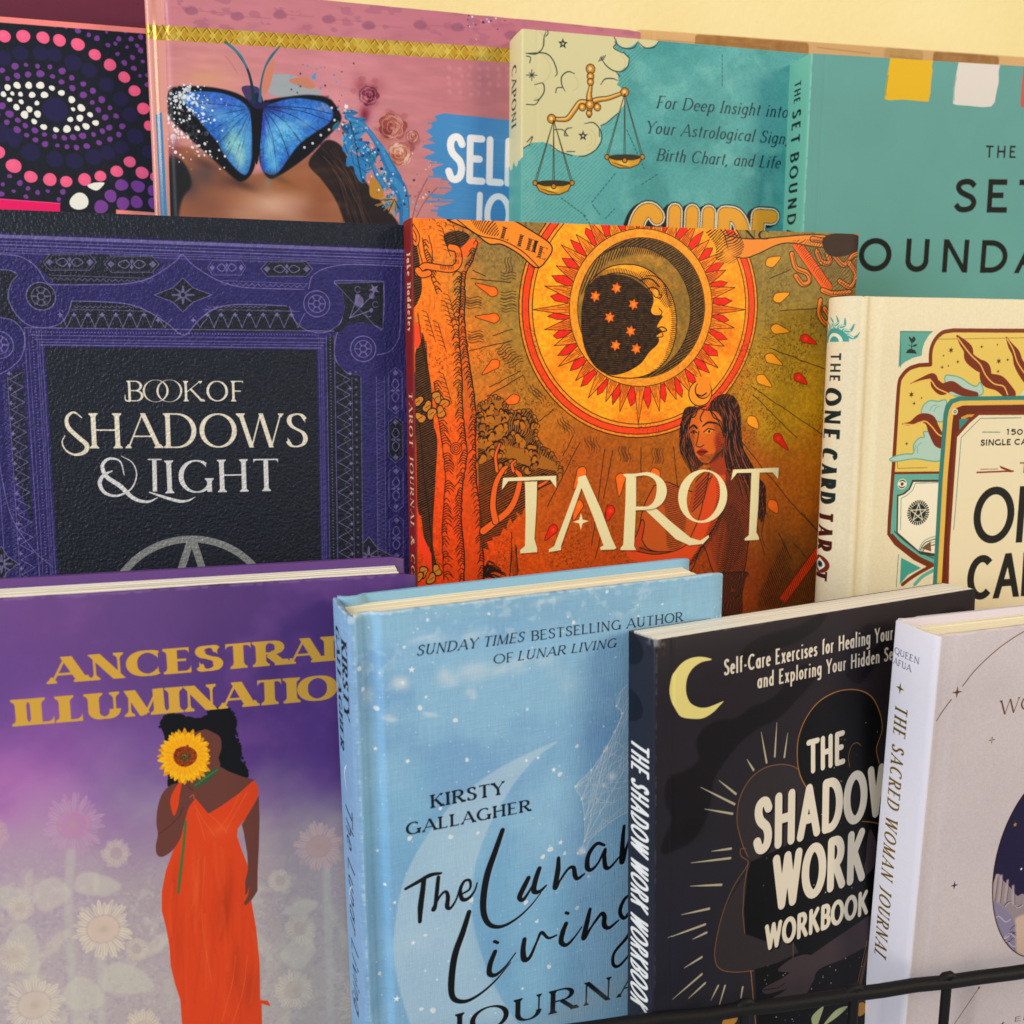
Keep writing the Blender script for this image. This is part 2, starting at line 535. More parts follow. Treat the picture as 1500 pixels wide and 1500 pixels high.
    def text(self, s, p0, p1, cap, color, style='sans', shear=0.0, gap=0.0, alpha=1.0, foil=None,
             outline=None, soft=0, dx=(0, 0), **kw):
        """letters along the traced baseline p0-p1 with cap height `cap` (traced units at p0); fitted to the line's length"""
        st = dict(STYLES[style])
        st.update(kw)
        a, b = self.m([p0, p1])
        d = b - a
        L = np.hypot(*d)
        d = d / L
        up = np.array([d[1], -d[0]])
        # cap height measured through the homography
        perp = np.array([p1[1] - p0[1], -(p1[0] - p0[0])], float)
        perp /= np.hypot(*perp)
        capt = cap * self.k
        bear = st['T'] * .55 + st['serif'] * 1.1 + gap
        tot = sum(G[c][0] for c in s)
        k = (L / capt - bear * (len(s) - 1)) / tot      # stretch needed
        polys = []
        pen = 0.0
        sxx = k
        for c in s:
            wd, gp = glyph_polys(c, sx=sxx, shear=shear, **st)
            for g in gp:
                q = a + np.outer((pen + g[:, 0]) * capt, d) + np.outer(g[:, 1] * capt, up)
                q += np.array(dx) * self.k
                polys.append(orient(q))
            pen += wd + bear
        if outline:
            ocol, ow = outline
            ol = []
            for g in polys:
                ol += stroke_polys(np.vstack([g, g[:1]]), ow * self.k * 2, True)
            self.fill_t(polys + ol, ocol, alpha, foil, soft)
        self.fill_t(polys, color, alpha, foil, soft if not outline else 0)
        return polys


def homography(src, dst):
    A = []
    for (x, y), (u, v) in zip(src, dst):
        A.append([x, y, 1, 0, 0, 0, -u * x, -u * y, -u])
        A.append([0, 0, 0, x, y, 1, -v * x, -v * y, -v])
    _, _, vt = np.linalg.svd(np.array(A, float))
    return (vt[-1] / vt[-1, -1]).reshape(3, 3)


def hatch(c, mask, ang, sp, dens, color, alpha=1.0, wob=.5, cell=26, radial=None):
    """engraver's lines inside a mask; sp and the line weight in texels; radial=(x, y) draws them round a point"""
    y, x = np.mgrid[0:c.H, 0:c.W].astype(np.float32)
    n = (value_noise(c.H, c.W, cell) - .5) * wob * 2
    if radial is not None:
        cx, cy = c.m([radial])[0]
        ph = np.arctan2(y - cy, x - cx) * sp
    else:
        a = np.radians(ang)
        ph = (x * np.cos(a) + y * np.sin(a)) / sp
    f = np.abs(((ph + n) % 1.0) - .5) * 2
    br = value_noise(c.H, c.W, 5)
    w = dens * (.75 + .5 * br)
    c.blend(mask * smooth(w + .18, w - .18, f), color, alpha)


def circ(c, x, y, r, n=72, a0=0, a1=360):
    """points of a true circle on the sheet, traced centre and radius"""
    p = c.m([(x, y)])[0]
    a = np.radians(np.linspace(a0, a1, n))
    return np.stack([p[0] + r * c.k * np.cos(a), p[1] + r * c.k * np.sin(a)], 1)
# ------------------------------------------------------------------ where every book stands (metres)
SC = .86
RES = 4300.0        # texels per unit on the printed sheets


def rot_m(yaw, tilt, roll):
    cy, sy = np.cos(yaw), np.sin(yaw)
    c, s = np.cos(tilt), np.sin(tilt)
    d, e = np.cos(roll), np.sin(roll)
    return (np.array([[cy, -sy, 0], [sy, cy, 0], [0, 0, 1]]) @ np.array([[1, 0, 0], [0, c, -s], [0, s, c]])
            @ np.array([[d, 0, e], [0, 1, 0], [-e, 0, d]]))


_psi, _th, _f = np.radians(17), np.radians(10.6), 1500.0
_R = np.array([np.cos(_psi), -np.sin(_psi), 0])
_F = np.array([np.sin(_psi) * np.cos(_th), np.cos(_psi) * np.cos(_th), -np.sin(_th)])
_U = np.array([np.sin(_psi) * np.sin(_th), np.cos(_psi) * np.sin(_th), np.cos(_th)])


def proj(P):
    P = np.asarray(P, float)
    z = P @ _F
    return np.stack([750 + _f * (P @ _R) / z, 750 - _f * (P @ _U) / z], -1)


def solve_pose(q, y, lam=30):
    """pose of a cover rectangle from four measured corners and its distance y"""
    q = np.array(q, float)
    d = _R * (q[0, 0] - 750) / _f - _U * (q[0, 1] - 750) / _f + _F
    P0 = d * (y / d[1])
    p = np.array([0, 0, 0, P0[0], P0[2], .15, .1])

    def res(p):
        M = rot_m(*p[:3])
        O = np.array([p[3], y, p[4]])
        w, h = p[5:]
        pts = np.array([O, O + M @ [w, 0, 0], O + M @ [w, 0, -h], O + M @ [0, 0, -h]])
        return np.concatenate([(proj(pts) - q).ravel(), lam * p[:3] * [.1, .6, 1]])

    for _ in range(40):
        r = res(p)
        J = np.array([(res(p + np.eye(7)[i] * 1e-6) - r) / 1e-6 for i in range(7)]).T
        p = p - np.linalg.lstsq(J, r, rcond=None)[0]
    return rot_m(*p[:3]), np.array([p[3], y, p[4]])


# name: corners of a known rectangle on the cover, distance, x0 x1 ztop zbottom of the board in its own frame, thickness
BOOKS = {
    'eye': dict(q=[(0, 24), (220, 42), (237, 311), (12, 303)], y=0.632, x=(-.07, .075), shelf=-.10, top=.0, t=.012),
    'butterfly': dict(q=[(243, -25), (938, 46), (930, 333), (250, 312)], y=0.6, x=(-.0097, None), shelf=-.10, top=.0, t=.0285),
    'astro': dict(q=[(764, 42), (1165, 77), (1152, 338), (763, 322)], y=0.571, x=(0, .182), shelf=-.10, top=0, t=.0285),
    'set': dict(q=[(1188, 78), (1500, 97), (1474, 400), (1172, 395)], y=0.539, x=(0, .21), shelf=-.10, top=0, t=.0305),
    'shadows': dict(q=[(66, 509), (465, 513), (471, 808), (84.5, 822)], y=0.505, x=(-.045, .170), shelf=-.255, top=.0593, t=.012),
    'tarot': dict(q=[(601, 319), (1258, 343), (1234, 783), (609, 820)], y=0.482, x=(0, None), shelf=-.255, top=0, t=.0205),
    'one': dict(q=[(1296, 434), (1500, 438.5), (1468, 873), (1271, 886)], y=0.443, x=(-.0126, .19), shelf=-.255, top=0, t=.0305),
    'ancestral': dict(q=[(0, 877), (607, 841), (616, 1319), (50, 1400)], y=0.41, x=(-.034, None), shelf=-.395, top=0, t=.035),
    'lunar': dict(q=[(512, 905), (1058, 837), (1050, 1136), (522, 1238)], y=0.37, x=(0, None), shelf=-.395, top=0, t=.0305),
    'work': dict(q=[(960, 938), (1429, 862), (1412, 1267), (956, 1430)], y=0.355, x=(0, None), shelf=-.395, top=0, t=.0185),
    'sacred': dict(q=[(1374, 932), (1500, 917), (1447, 1409), (1327, 1440)], y=0.344, x=(0, .19), shelf=-.395, top=0, t=.0270),
}


def setup(name):
    b = BOOKS[name]
    M, O = solve_pose(b['q'], b['y'])
    b['M'], b['O'] = M, O
    if b['x'][1] is None:      # right edge from the measured corner
        b['x'] = (b['x'][0], to_local(b, [b['q'][1]])[0, 0])
    b['h'] = O[2] + b['top'] - b['shelf']
    # sheet: spine to the left of the front, folded at x0
    x0, x1 = b['x']
    b['sheet'] = (b['t'] + x1 - x0, b['h'])
    return b


def to_local(b, px, plane='front'):
    """photo point -> (x, z) on the front, or (depth, z) on the spine face, in the book's frame"""
    px = np.asarray(px, float)
    M, O = b['M'], b['O']
    out = []
    for u, v in px:
        d = M.T @ (_R * (u - 750) / _f - _U * (v - 750) / _f + _F)
        o = M.T @ (-O)
        if plane == 'front':
            s = -o[1] / d[1]
            p = o + d * s
            out.append((p[0], p[2]))
        else:
            s = (b['x'][0] - o[0]) / d[0]
            p = o + d * s
            out.append((p[1], p[2]))
    return np.array(out)


def sheet(name, color):
    """an empty printed sheet with the traced-point mappings for its front and its spine"""
    b = setup(name)
    c = Canvas(*b['sheet'], RES, color)
    x0, top, t = b['x'][0], b['top'], b['t']
    src = np.array([(b['q'][0][0] + i, b['q'][0][1] + j) for i, j in ((0, 0), (300, 20), (280, 300), (10, 310))], float)
    L = to_local(b, src)
    c.front = homography(src, np.c_[(L[:, 0] - x0 + t) * RES, (top - L[:, 1]) * RES])
    zf = (b['M'] @ [0, 0, 0] + b['O']) @ _F
    c.kf = RES * zf / _f
    P = b['M'] @ [x0, 0, top] + b['O']
    u, v = proj(P)
    src = np.array([(u, v), (u - 12, v), (u - 12, v + 300), (u, v + 310)], float)
    L = to_local(b, src, 'spine')
    c.spine = homography(src, np.c_[(t - L[:, 0]) * RES, (top - L[:, 1]) * RES])
    c.sx = int(t * RES)
    c.use(c.front, c.kf)
    c.b = b
    return c
# ------------------------------------------------------------------ the printed covers
INK = '#231814'


def speckle(c, cell, amp, oct_=3, rng=None):
    n = fbm(c.H, c.W, cell, oct_) - .5
    c.a[..., :3] = np.clip(c.a[..., :3] * (1 + amp * 2 * n[..., None]), 0, 1)


def mottled(c, spots, base):
    """wash of several pigments: gaussian weighted mix of colour spots (x, y, radius, colour)"""
    X, Y = c.grid()
    X += (fbm(c.H, c.W, 90) - .5) * 90
    Y += (fbm(c.H, c.W, 90) - .5) * 90
    acc = np.ones((c.H, c.W, 1), np.float32) * .02 * srgb(base)
    tot = np.full((c.H, c.W, 1), .02, np.float32)
    for x, y, r, col in spots:
        w = np.exp(-(((X - x) ** 2 + (Y - y) ** 2) / (r * r)))[..., None].astype(np.float32)
        acc += w * srgb(col)
        tot += w
    c.a[..., :3] = acc / tot


def drop(c, x, y, tx, ty, col, r=8):
    v = np.array([tx - x, ty - y], float)
    L = np.hypot(*v)
    v /= L
    n = np.array([-v[1], v[0]])
    p = [np.array([x, y]) - v * r * 1.0, np.array([x, y]) + n * r * .8 - v * r * .3, np.array([x, y]) + n * r * .62 + v * r * .7,
         np.array([x, y]) + v * L, np.array([x, y]) - n * r * .62 + v * r * .7, np.array([x, y]) - n * r * .8 - v * r * .3]
    pp = bez(p, 6, True)
    c.poly(pp, col)
    c.line(np.vstack([pp, pp[:1]]), 1.0, INK, .85)
    c.glow(x, y, r * .5, r * .5, '#f0a050', .35)


def wiggle(pts, amp, n=10, seed=0):
    """a nervous engraved line through the points"""
    r = np.random.default_rng(seed)
    p = bez(pts, n)
    return p + r.normal(0, amp, p.shape)


def cover_tarot():
    c = sheet('tarot', '#c07028')
    mottled(c, [(640, 400, 60, '#d98238'), (640, 520, 60, '#dc7c34'), (650, 640, 70, '#d2642c'), (650, 760, 70, '#cf5426'), (655, 860, 80, '#c24c22'),
                (720, 360, 40, '#7e7450'), (730, 450, 60, '#8f7e48'), (735, 560, 60, '#9a7a3c'), (790, 640, 70, '#a4702c'),
                (800, 720, 60, '#a85c24'), (780, 840, 80, '#bc5a1e'), (880, 740, 70, '#94501f'), (960, 700, 70, '#96601f'), (900, 830, 70, '#a44c1a'),
                (1130, 400, 60, '#857a4a'), (1190, 450, 60, '#7c7448'), (1160, 520, 50, '#a08830'), (1170, 600, 50, '#a48a26'),
                (1200, 680, 50, '#9a6c22'), (1140, 740, 50, '#9c5c1e'), (1180, 800, 60, '#6e4a20'), (1120, 860, 60, '#6a4420'), (940, 340, 60, '#c87a28'), (1060, 850, 60, '#8a4018'), (900, 1150, 260, '#8a4a20')], '#a06428')
    front = np.zeros((c.H, c.W), np.float32)
    front[:, c.sx:] = 1
    # --- sun disc
    S = (941, 452)

    def ring(r):
        return circ(c, *S, r * 1.055)

    fillc = lambda r, col, al=1.0: c.fill_t([orient(ring(r))], col, al)
    fillc(195, INK)
    fillc(193.6, '#d08a36')
    fillc(190, INK)
    fillc(188.8, '#d4502a')
    fillc(180, INK)
    fillc(178.8, '#d98e38')
    fillc(174.4, INK)
    fillc(173.2, '#dd9a34')
    sunm = np.zeros((c.H, c.W), np.float32)
    x0, y0, mk = raster([orient(ring(173))], c.W, c.H)
    sunm[y0:y0 + mk.shape[0], x0:x0 + mk.shape[1]] = mk
    n = fbm(c.H, c.W, 60, 4)
    c.blend(sunm * smooth(.52, .75, n), '#c87424', .55)
    c.blend(sunm * smooth(.48, .25, n), '#e8aa38', .6)
    # rays
    p0 = c.m([S])[0]
    N = 32
    hair = []
    for k in range(N):
        a = 2 * np.pi * k / N
        aw = np.pi / N

        def P(r, ang):
            return p0 + r * 1.055 * c.k * np.array([np.cos(ang), np.sin(ang)])
        # red lozenge between two spikes
        am = a + aw
        lz = np.array([P(119, am - aw * .45), P(136 + 3 * (k % 3), am - aw * .3), P(147 + 4 * (k % 2), am + aw * .12), P(134, am + aw * .62), P(118, am + aw * .5)])
        c.fill_t([orient(lz)], '#c83426')
        c.fill_t(stroke_polys(np.vstack([lz, lz[:1]]), 1.0 * c.k), INK, .8)
    for k in range(N):
        a = 2 * np.pi * k / N + .02 * np.sin(k * 5)
        tip = 158 if k % 2 else 150
        if k % 8 == 0:
            tip = 173
        sp = np.array([P(113, a - aw * .92), P(130, a - aw * .5), P(tip, a), P(130, a + aw * .5), P(113, a + aw * .92)])
        c.fill_t([orient(sp)], '#d9862c' if k % 3 else '#cf7426')
        c.fill_t(stroke_polys(sp, 1.05 * c.k), INK, .9)
        for j in range(-2, 3):
            aj = a + aw * .2 * j
            hair += stroke_polys([P(116, aj), P(124 + 6 * ((k + j) % 3), aj)], .75 * c.k)
        hair += stroke_polys([P(118, a), P(tip - 14, a)], .7 * c.k)
    c.fill_t(hair, INK, .8)
    fillc(117, INK)
    fillc(116, '#d2963e')
    n2 = fbm(c.H, c.W, 30, 4)
    fillc(104, INK)
    fillc(103, '#94783c')
    rm = np.zeros((c.H, c.W), np.float32)
    x0, y0, mk = raster([orient(ring(102.5))], c.W, c.H)
    rm[y0:y0 + mk.shape[0], x0:x0 + mk.shape[1]] = mk
    # dark hatched lune on the right, olive lune, moon face, night disc
    lune = np.zeros_like(rm)
    x0, y0, mk = raster([orient(circ(c, 926, 458, 102))], c.W, c.H)
    lune[y0:y0 + mk.shape[0], x0:x0 + mk.shape[1]] = mk
    outer = np.clip(rm - lune, 0, 1)
    c.blend(outer, '#55452c', .45)
    hatch(c, outer, 62, 5.2, .62, INK, .95, .8, 60)
    inner = np.clip(rm - outer, 0, 1)
    c.blend(inner * smooth(.4, .7, n2), '#6f6238', .6)
    c.blend(inner * smooth(.5, .3, n2), '#b08c44', .4)
    topl = inner * c.mask([(840, 420), (870, 375), (930, 352), (1000, 372), (1010, 392), (950, 372), (890, 385), (856, 430)], True, 4)
    hatch(c, topl, 20, 5.0, .5, INK, .85, 1.2, 50)
    c.fill_t(stroke_polys(circ(c, 926, 458, 102, a0=-130, a1=60), 1.2 * c.k), INK, .85)
    face = [(862, 418), (880, 398), (905, 388), (935, 389), (960, 402), (980, 425), (990, 455), (990, 490), (981, 520), (962, 542), (935, 553), (905, 553), (888, 547),
            (915, 545), (938, 532), (951, 515), (962, 505), (965, 497), (961, 492), (969, 485), (962, 479), (966, 470), (970, 463), (958, 462), (953, 455), (957, 440), (952, 425), (938, 410), (915, 401), (890, 402)]
    fp = bez(face, 5, True)
    c.poly(fp, '#dda03c')
    fm = c.mask(fp)
    c.glow(958, 420, 24, 16, '#b8741f', .5)
    hatch(c, fm * c.mask([(985, 400), (1000, 470), (985, 540), (930, 560), (970, 530), (984, 470), (972, 420)], True, 2), 85, 4.2, .42, INK, .85, .5, 40)
    hatch(c, fm * c.mask([(935, 400), (965, 402), (985, 440), (975, 450), (955, 425)], True, 2), 35, 4.0, .4, INK, .7, .8, 40)
    c.line(np.vstack([fp, fp[:1]]), 1.5, INK)
    nm = [(852, 455), (856, 432), (864, 416), (880, 404), (905, 402), (925, 407), (942, 418), (952, 428), (957, 441), (953, 455), (958, 463), (969, 464), (964, 472), (961, 480),
          (968, 486), (961, 493), (964, 498), (961, 506), (950, 517), (938, 533), (915, 546), (893, 549), (873, 538), (858, 514), (852, 485)]
    c.poly(nm, '#5d4a2c', smooth_=True)
    hatch(c, c.mask(nm, True), 88, 3.9, .80, INK, .96, .5, 70)
    # face details
    c.line([(938, 411), (946, 408), (956, 410), (966, 420)], 2.2, INK, smooth_=True)
    c.line([(948, 424), (955, 421), (963, 424), (967, 432)], 2.0, INK, smooth_=True)
    c.dot(960, 429, 5.5, '#dda044')
    c.line([(954, 427), (960, 435), (968, 436), (970, 428)], 1.3, INK, smooth_=True)
    c.line([(946, 404), (960, 405), (973, 416), (978, 434)], 1.3, INK, smooth_=True)
    c.line([(955, 462), (964, 464), (970, 458), (966, 452)], 1.3, INK, smooth_=True)
    c.line([(962, 482), (970, 479), (977, 484), (968, 486), (962, 485)], 1.7, INK, smooth_=True)
    c.line([(963, 494), (971, 493), (970, 487)], 1.4, INK, smooth_=True)
    teeth = []
    for k, (a, b) in enumerate(zip(bez([(868, 411), (885, 402), (905, 400), (925, 405), (942, 416)], 9), bez([(870, 404), (886, 396), (906, 393), (928, 398), (946, 410)], 9))):
        teeth += stroke_polys(c.m([a, b]), 1.0 * c.k)
    c.fill_t(teeth, INK, .9)
    for x, y in ((872, 434), (903, 422), (928, 446), (893, 465), (924, 485), (902, 506), (932, 511)):
        c.star(x, y, 9.2, '#d9702c', 6, .55, -80)
        c.star(x + .5, y, 4.2, '#e89040', 6, .6, -80)
    # --- olive sky: fine dark stipple
    X, Y = c.grid()
    sky = np.clip(1 - sunm, 0, 1) * front
    X0, Y0 = c.m([S])[0]
    n3 = value_noise(c.H, c.W, 3) * .6 + value_noise(c.H, c.W, 1.6) * .4
    pat = fbm(c.H, c.W, 70, 3)
    c.blend(sky * smooth(.60, .72, n3) * smooth(.45, .7, pat), '#3a2c18', .5)
    speckle(c, 5, .16, 3)
    # long radiating lines and short wavy dashes
    segs = []
    for k, (a, b) in enumerate([((687, 514), (750, 499)), ((689, 408), (750, 414)), ((692, 396), (712, 405)), ((716, 568), (763, 543)), ((713, 581), (766, 550)), ((722, 492), (751, 482)),
                 ((787, 619), (811, 600)), ((802, 742), (850, 648)), ((825, 668), (840, 638)), ((867, 800), (886, 658)), ((872, 820), (890, 740)), ((884, 730), (898, 660)),
                 ((939, 700), (939, 655)), ((995, 735), (986, 653)), ((1127, 510), (1215, 543)), ((1101, 566), (1210, 640)), ((1103, 578), (1168, 642)), ((1085, 645), (1160, 738)), ((1160, 738), (1200, 780)),
                 ((1128, 408), (1158, 395)), ((1143, 455), (1200, 452)), ((1174, 750), (1200, 780)), ((1164, 797), (1210, 850)), ((1140, 780), (1160, 820)), ((750, 800), (748, 836))]):
        segs.append(wiggle([a, ((a[0] + b[0]) / 2, (a[1] + b[1]) / 2), b], .35, 6, k))
    c.fill_t(sum([stroke_polys(c.m(s), 1.25 * c.k, False) for s in segs], []), INK, .85)
    ws = []
    r = np.random.default_rng(3)
    for x, y, ang in ((745, 404, 5), (745, 388, 90), (745, 432, 0), (744, 442, 2), (746, 452, 5), (738, 510, -30), (742, 518, -32), (748, 524, -28), (755, 530, -25), (784, 574, 50), (790, 580, 52), (826, 622, 60), (833, 627, 62),
                      (864, 650, 75), (872, 652, 78), (912, 665, 88), (918, 666, 88), (960, 668, 92), (967, 668, 94), (694, 440, 4), (694, 447, 4), (696, 490, 3), (697, 497, 3)):
        for j in range(3):
            a = np.radians(ang)
            o = np.array([x, y]) + np.array([-np.sin(a), np.cos(a)]) * (j - 1) * 4.2
            L = 11
            q = np.array([[-L, 0], [-L / 2, 1.6], [0, 0], [L / 2, -1.6], [L, 0]]) @ np.array([[np.cos(a), np.sin(a)], [-np.sin(a), np.cos(a)]])
            ws += stroke_polys(c.m(bez(o + q, 4)), 1.1 * c.k)
    c.fill_t(ws, INK, .7)
    O, Rd, Y_ = '#d9702c', '#c03020', '#d99a30'
    for d in ((721, 427, 696, 415, O), (723, 466, 696, 464, O), (724, 534, 706, 549, O), (753, 585, 737, 592, O), (1130, 384, 1144, 376, Y_), (1141, 436, 1157, 429, Y_), (1138, 482, 1157, 486, Y_),
              (1129, 525, 1147, 535, Y_), (1116, 556, 1131, 567, Y_), (1180, 496, 1197, 504, Rd), (1170, 553, 1183, 563, Rd), (1102, 617, 1111, 628, Y_), (1140, 642, 1155, 660, Rd), (1132, 740, 1139, 752, O),
              (810, 776, 798, 792, Rd), (847, 741, 840, 763, O), (894, 748, 889, 764, Rd), (909, 702, 907, 728, O), (852, 692, 840, 718, O), (960, 694, 962, 700, O)):
        drop(c, *d, r=9 if d[4] != Rd else 8)
    # --- ribbons and bands
    c.poly([(664, 370), (690, 350), (706, 352), (690, 368), (672, 386)], '#d06a34', soft=2)
    for pts, w, col in (([(1166, 355), (1215, 425)], 17, '#d0662a'), ([(1205, 800), (1146, 880)], 16, '#cf4c20')):
        c.line(pts, w + 1.6, INK, rnd=False, clip=front)
        c.line(pts, w, col, rnd=False, clip=front)
    ban = [(655, 322), (690, 318), (742, 320), (775, 336), (808, 360), (800, 382), (785, 392), (760, 372), (735, 358), (716, 357), (690, 338)]
    c.poly(ban, '#cf8a3e', smooth_=True)
    c.line(bez(ban + ban[:1], 8), 1.8, INK)
    c.line([(665, 318), (700, 344), (735, 352), (765, 368), (790, 392)], 1.3, INK, smooth_=True)
    for x, y, ch in ((741, 340, 'L'), (762, 350, 'I'), (779, 357, 'H'), (795, 368, 'E')):
        m_ = c.mask([(x - 7, y - 14), (x + 6, y - 10), (x + 2, y + 13), (x - 11, y + 9)])
        c.text(ch, (x - 8, y + 9), (x + 4, y + 13), 18, INK, 'serif', T=.3)
        hatch(c, m_, 70, 3.5, .35, '#cf8a3e', .9)
    hatch(c, c.mask([(690, 320), (722, 322), (730, 345), (705, 340)], True), 30, 5, .4, INK, .8, 1, 30)
    b2 = [(1062, 345), (1105, 350), (1180, 344), (1215, 346), (1232, 358), (1200, 362), (1150, 356), (1110, 372), (1090, 378), (1070, 372)]
    c.poly(b2, '#c88a44', smooth_=True)
    c.line(bez(b2 + b2[:1], 8), 1.5, INK)
    hatch(c, c.mask([(1035, 338), (1075, 340), (1090, 360), (1075, 385), (1050, 380), (1048, 360)], True), 60, 5, .45, INK, .85, 1, 30)
    c.glow(1068, 372, 18, 18, '#d69a44', .9)
    c.text('NC', (1090, 350), (1128, 351), 14, INK, 'serif', T=.28)
    # scroll work at the upper right corner
    for pts in ([(1190, 350), (1210, 352), (1238, 345), (1256, 350)], [(1160, 372), (1166, 392), (1182, 400), (1186, 412), (1176, 416), (1166, 404)], [(1196, 368), (1204, 384), (1216, 384), (1212, 372)],
                [(1220, 372), (1236, 388), (1248, 376), (1256, 372)], [(1202, 440), (1200, 460), (1210, 474), (1216, 466), (1208, 452)], [(1230, 412), (1246, 420), (1254, 402), (1244, 385)], [(1205, 425), (1220, 430), (1245, 428)]):
        c.line(pts, 10, INK, smooth_=True)
        c.line(pts, 7.4, '#c4803c', smooth_=True)
        c.line(np.array(pts) + 1.5, 1.0, INK, smooth_=True)
    c.poly([(1205, 352), (1222, 342), (1258, 346), (1256, 366), (1232, 376), (1212, 372)], '#33241c', smooth_=True)
    hatch(c, c.mask([(1160, 352), (1258, 345), (1256, 440), (1222, 432), (1200, 410)], False), 40, 5, .28, INK, .7, 1.2, 24)
    # --- old tree at the left
    for k in range(120):
        x_, y_ = RNG.uniform(612, 690), RNG.uniform(400, 900)
        c.line([(x_, y_), (x_ + RNG.uniform(-3, 3), y_ + RNG.uniform(8, 26))], .8, RNG.choice(['#7c3414', '#f0a050', '#5c2410']), .35)
    dark = c.mask([(601, 350), (607, 352), (613, 372), (618, 420), (613, 440), (606, 450), (601, 440)], True) + c.mask([(612, 500), (620, 490), (626, 530), (632, 570), (636, 640), (634, 700), (628, 800), (620, 780), (612, 700), (606, 640), (604, 560)], True)
    dark += c.mask([(626, 610), (640, 640), (638, 700), (634, 790), (640, 830), (632, 820), (622, 760), (612, 745), (608, 640), (620, 600)], True)
    hole = c.mask([(650, 345), (672, 338), (688, 346), (676, 362), (660, 368)], True)
    dark = np.clip(dark + hole, 0, 1) * front
    c.blend(dark, '#4a4034', .8)
    hatch(c, dark, 65, 4.4, .62, INK, 1, .6, 40)
    c.poly([(606, 470), (618, 490), (612, 510), (604, 500)], '#d2543a', smooth_=True)
    c.poly([(611, 770), (622, 790), (632, 812), (634, 842), (612, 800)], '#cf4c34')
    # bark outline on the right of the trunk, with hatching feathered inwards
    edge = [(700, 355), (694, 378), (682, 404), (681, 440), (681, 480), (686, 520), (692, 560), (697, 600), (697, 650), (698, 700), (704, 750), (708, 800), (709, 850), (711, 900)]
    mid = [(676, 400), (674, 450), (672, 480), (676, 540), (678, 600), (682, 640), (684, 670), (678, 710), (676, 760), (680, 810), (680, 870), (682, 910)]
    barkm = c.mask(edge + mid[::-1], False, 2)
    c.blend(barkm, '#b4502a', .35)
    for k, (path, off, L, side) in enumerate(((edge, 0, 10, -1), (mid, 0, 12, -1), ([(640, 600), (646, 640), (652, 700), (648, 780), (650, 850)], 0, 14, 1), ([(618, 350), (630, 400), (640, 430)], 0, 10, 1),
                                              ([(636, 560), (640, 600)], 0, 14, 1))):
        b = bez(path, 22)
        h = []
        r = np.random.default_rng(k)
        seg = np.cumsum(np.r_[0, np.hypot(*np.diff(b, axis=0).T)])
        for s in np.arange(0, seg[-1], 3.7):
            if r.random() < .22:
                continue
            x, y = np.interp(s, seg, b[:, 0]), np.interp(s, seg, b[:, 1])
            l = L * r.uniform(.5, 1.15)
            h += stroke_polys(c.m(bez([(x, y), (x + side * l * .5, y - 2.5), (x + side * l, y + 3.5)], 4)), np.array([1.5] * 4 + [1.2] * 4 + [.5]) * c.k)
        c.fill_t(h, INK, .88, clip=front)
        c.line(wiggle(path, .5, 8, k), 1.7, INK, .95 if k < 2 else .6)
    # pale ridge where the cover creases near the spine
    for pts in ([(612, 460), (618, 500), (626, 540), (624, 500)], [(608, 340), (616, 372), (622, 402)], [(614, 620), (622, 700), (632, 790), (634, 850)], [(628, 345), (634, 372), (630, 392)]):
        c.line(wiggle(pts, .4, 6), 1.3, INK, .85)
    for x0_, y0_ in ((640, 330), (655, 322), (634, 470), (650, 430), (646, 440), (618, 455), (642, 545)):
        for j in range(6):
            c.line(bez([(x0_ + j * 2, y0_ + j * 7), (x0_ + 7 + j * 2, y0_ + 3 + j * 7), (x0_ + 10 + j * 2, y0_ + 11 + j * 7)], 3), .95, INK, .75, clip=front)
    for pts in ([(612, 400), (622, 390), (640, 392), (662, 394), (672, 384), (670, 366), (660, 362)], [(612, 396), (618, 402), (628, 400)]):
        c.line(pts, 11, INK, smooth_=True, clip=front)
        c.line(pts, 8.4, '#d07a38', smooth_=True, clip=front)
    for x_, y_ in ((645, 392), (656, 392), (664, 384), (668, 374)):
        for j in range(4):
            c.line([(x_ + j * 2.4, y_ - 4), (x_ + j * 2.4 + 1, y_ + 3)], .8, INK, .8)
    c.line([(604, 330), (612, 345), (610, 358), (604, 352)], 6, INK, smooth_=True, clip=front)
    c.line([(604, 330), (612, 345), (610, 358), (604, 352)], 4, '#c87838', smooth_=True, clip=front)
    # knot
    for r_ in (9, 6, 3):
        c.fill_t(stroke_polys(circ(c, 668, 657, r_), 1.1 * c.k), INK, .9)
    # leaves on the trunk
    for x_, y_ in ((612, 588), (626, 596), (640, 582), (650, 592), (632, 606), (616, 612), (646, 604), (620, 838), (640, 836), (632, 848), (612, 846)):
        c.dot(x_, y_, 8.6, INK, wob=.25, clip=front)
        c.dot(x_, y_, 7.0, '#b08040', wob=.25, clip=front)
        c.line([(x_ - 3, y_ + 2), (x_ + 3, y_ - 2)], .9, INK, .8)
    c.poly([(640, 600), (655, 590), (668, 640), (664, 600)], '#d0602c', smooth_=True, alpha=.3)
    # --- leafy tree
    fol = [(700, 640), (699, 620), (705, 606), (702, 595), (714, 588), (727, 582), (740, 594), (742, 604), (758, 604), (776, 604), (786, 622), (784, 642), (794, 656), (806, 664), (820, 684), (820, 700), (800, 712), (770, 716), (760, 706), (704, 710)]
    c.poly(fol, '#94682c', smooth_=True, alpha=.9)
    fm = c.mask(fol, True)
    rg = np.random.default_rng(21)
    lowr = [(785 - k * 3.4 + rg.uniform(-4, 4), 716 + 96 * (k / 24) ** .8 + rg.uniform(-9, 9)) for k in range(25)]
    dk = c.mask([(700, 656), (730, 664), (752, 676), (780, 684), (815, 690), (818, 704), (800, 712)] + lowr + [(703, 812), (702, 740)]) * 1.0
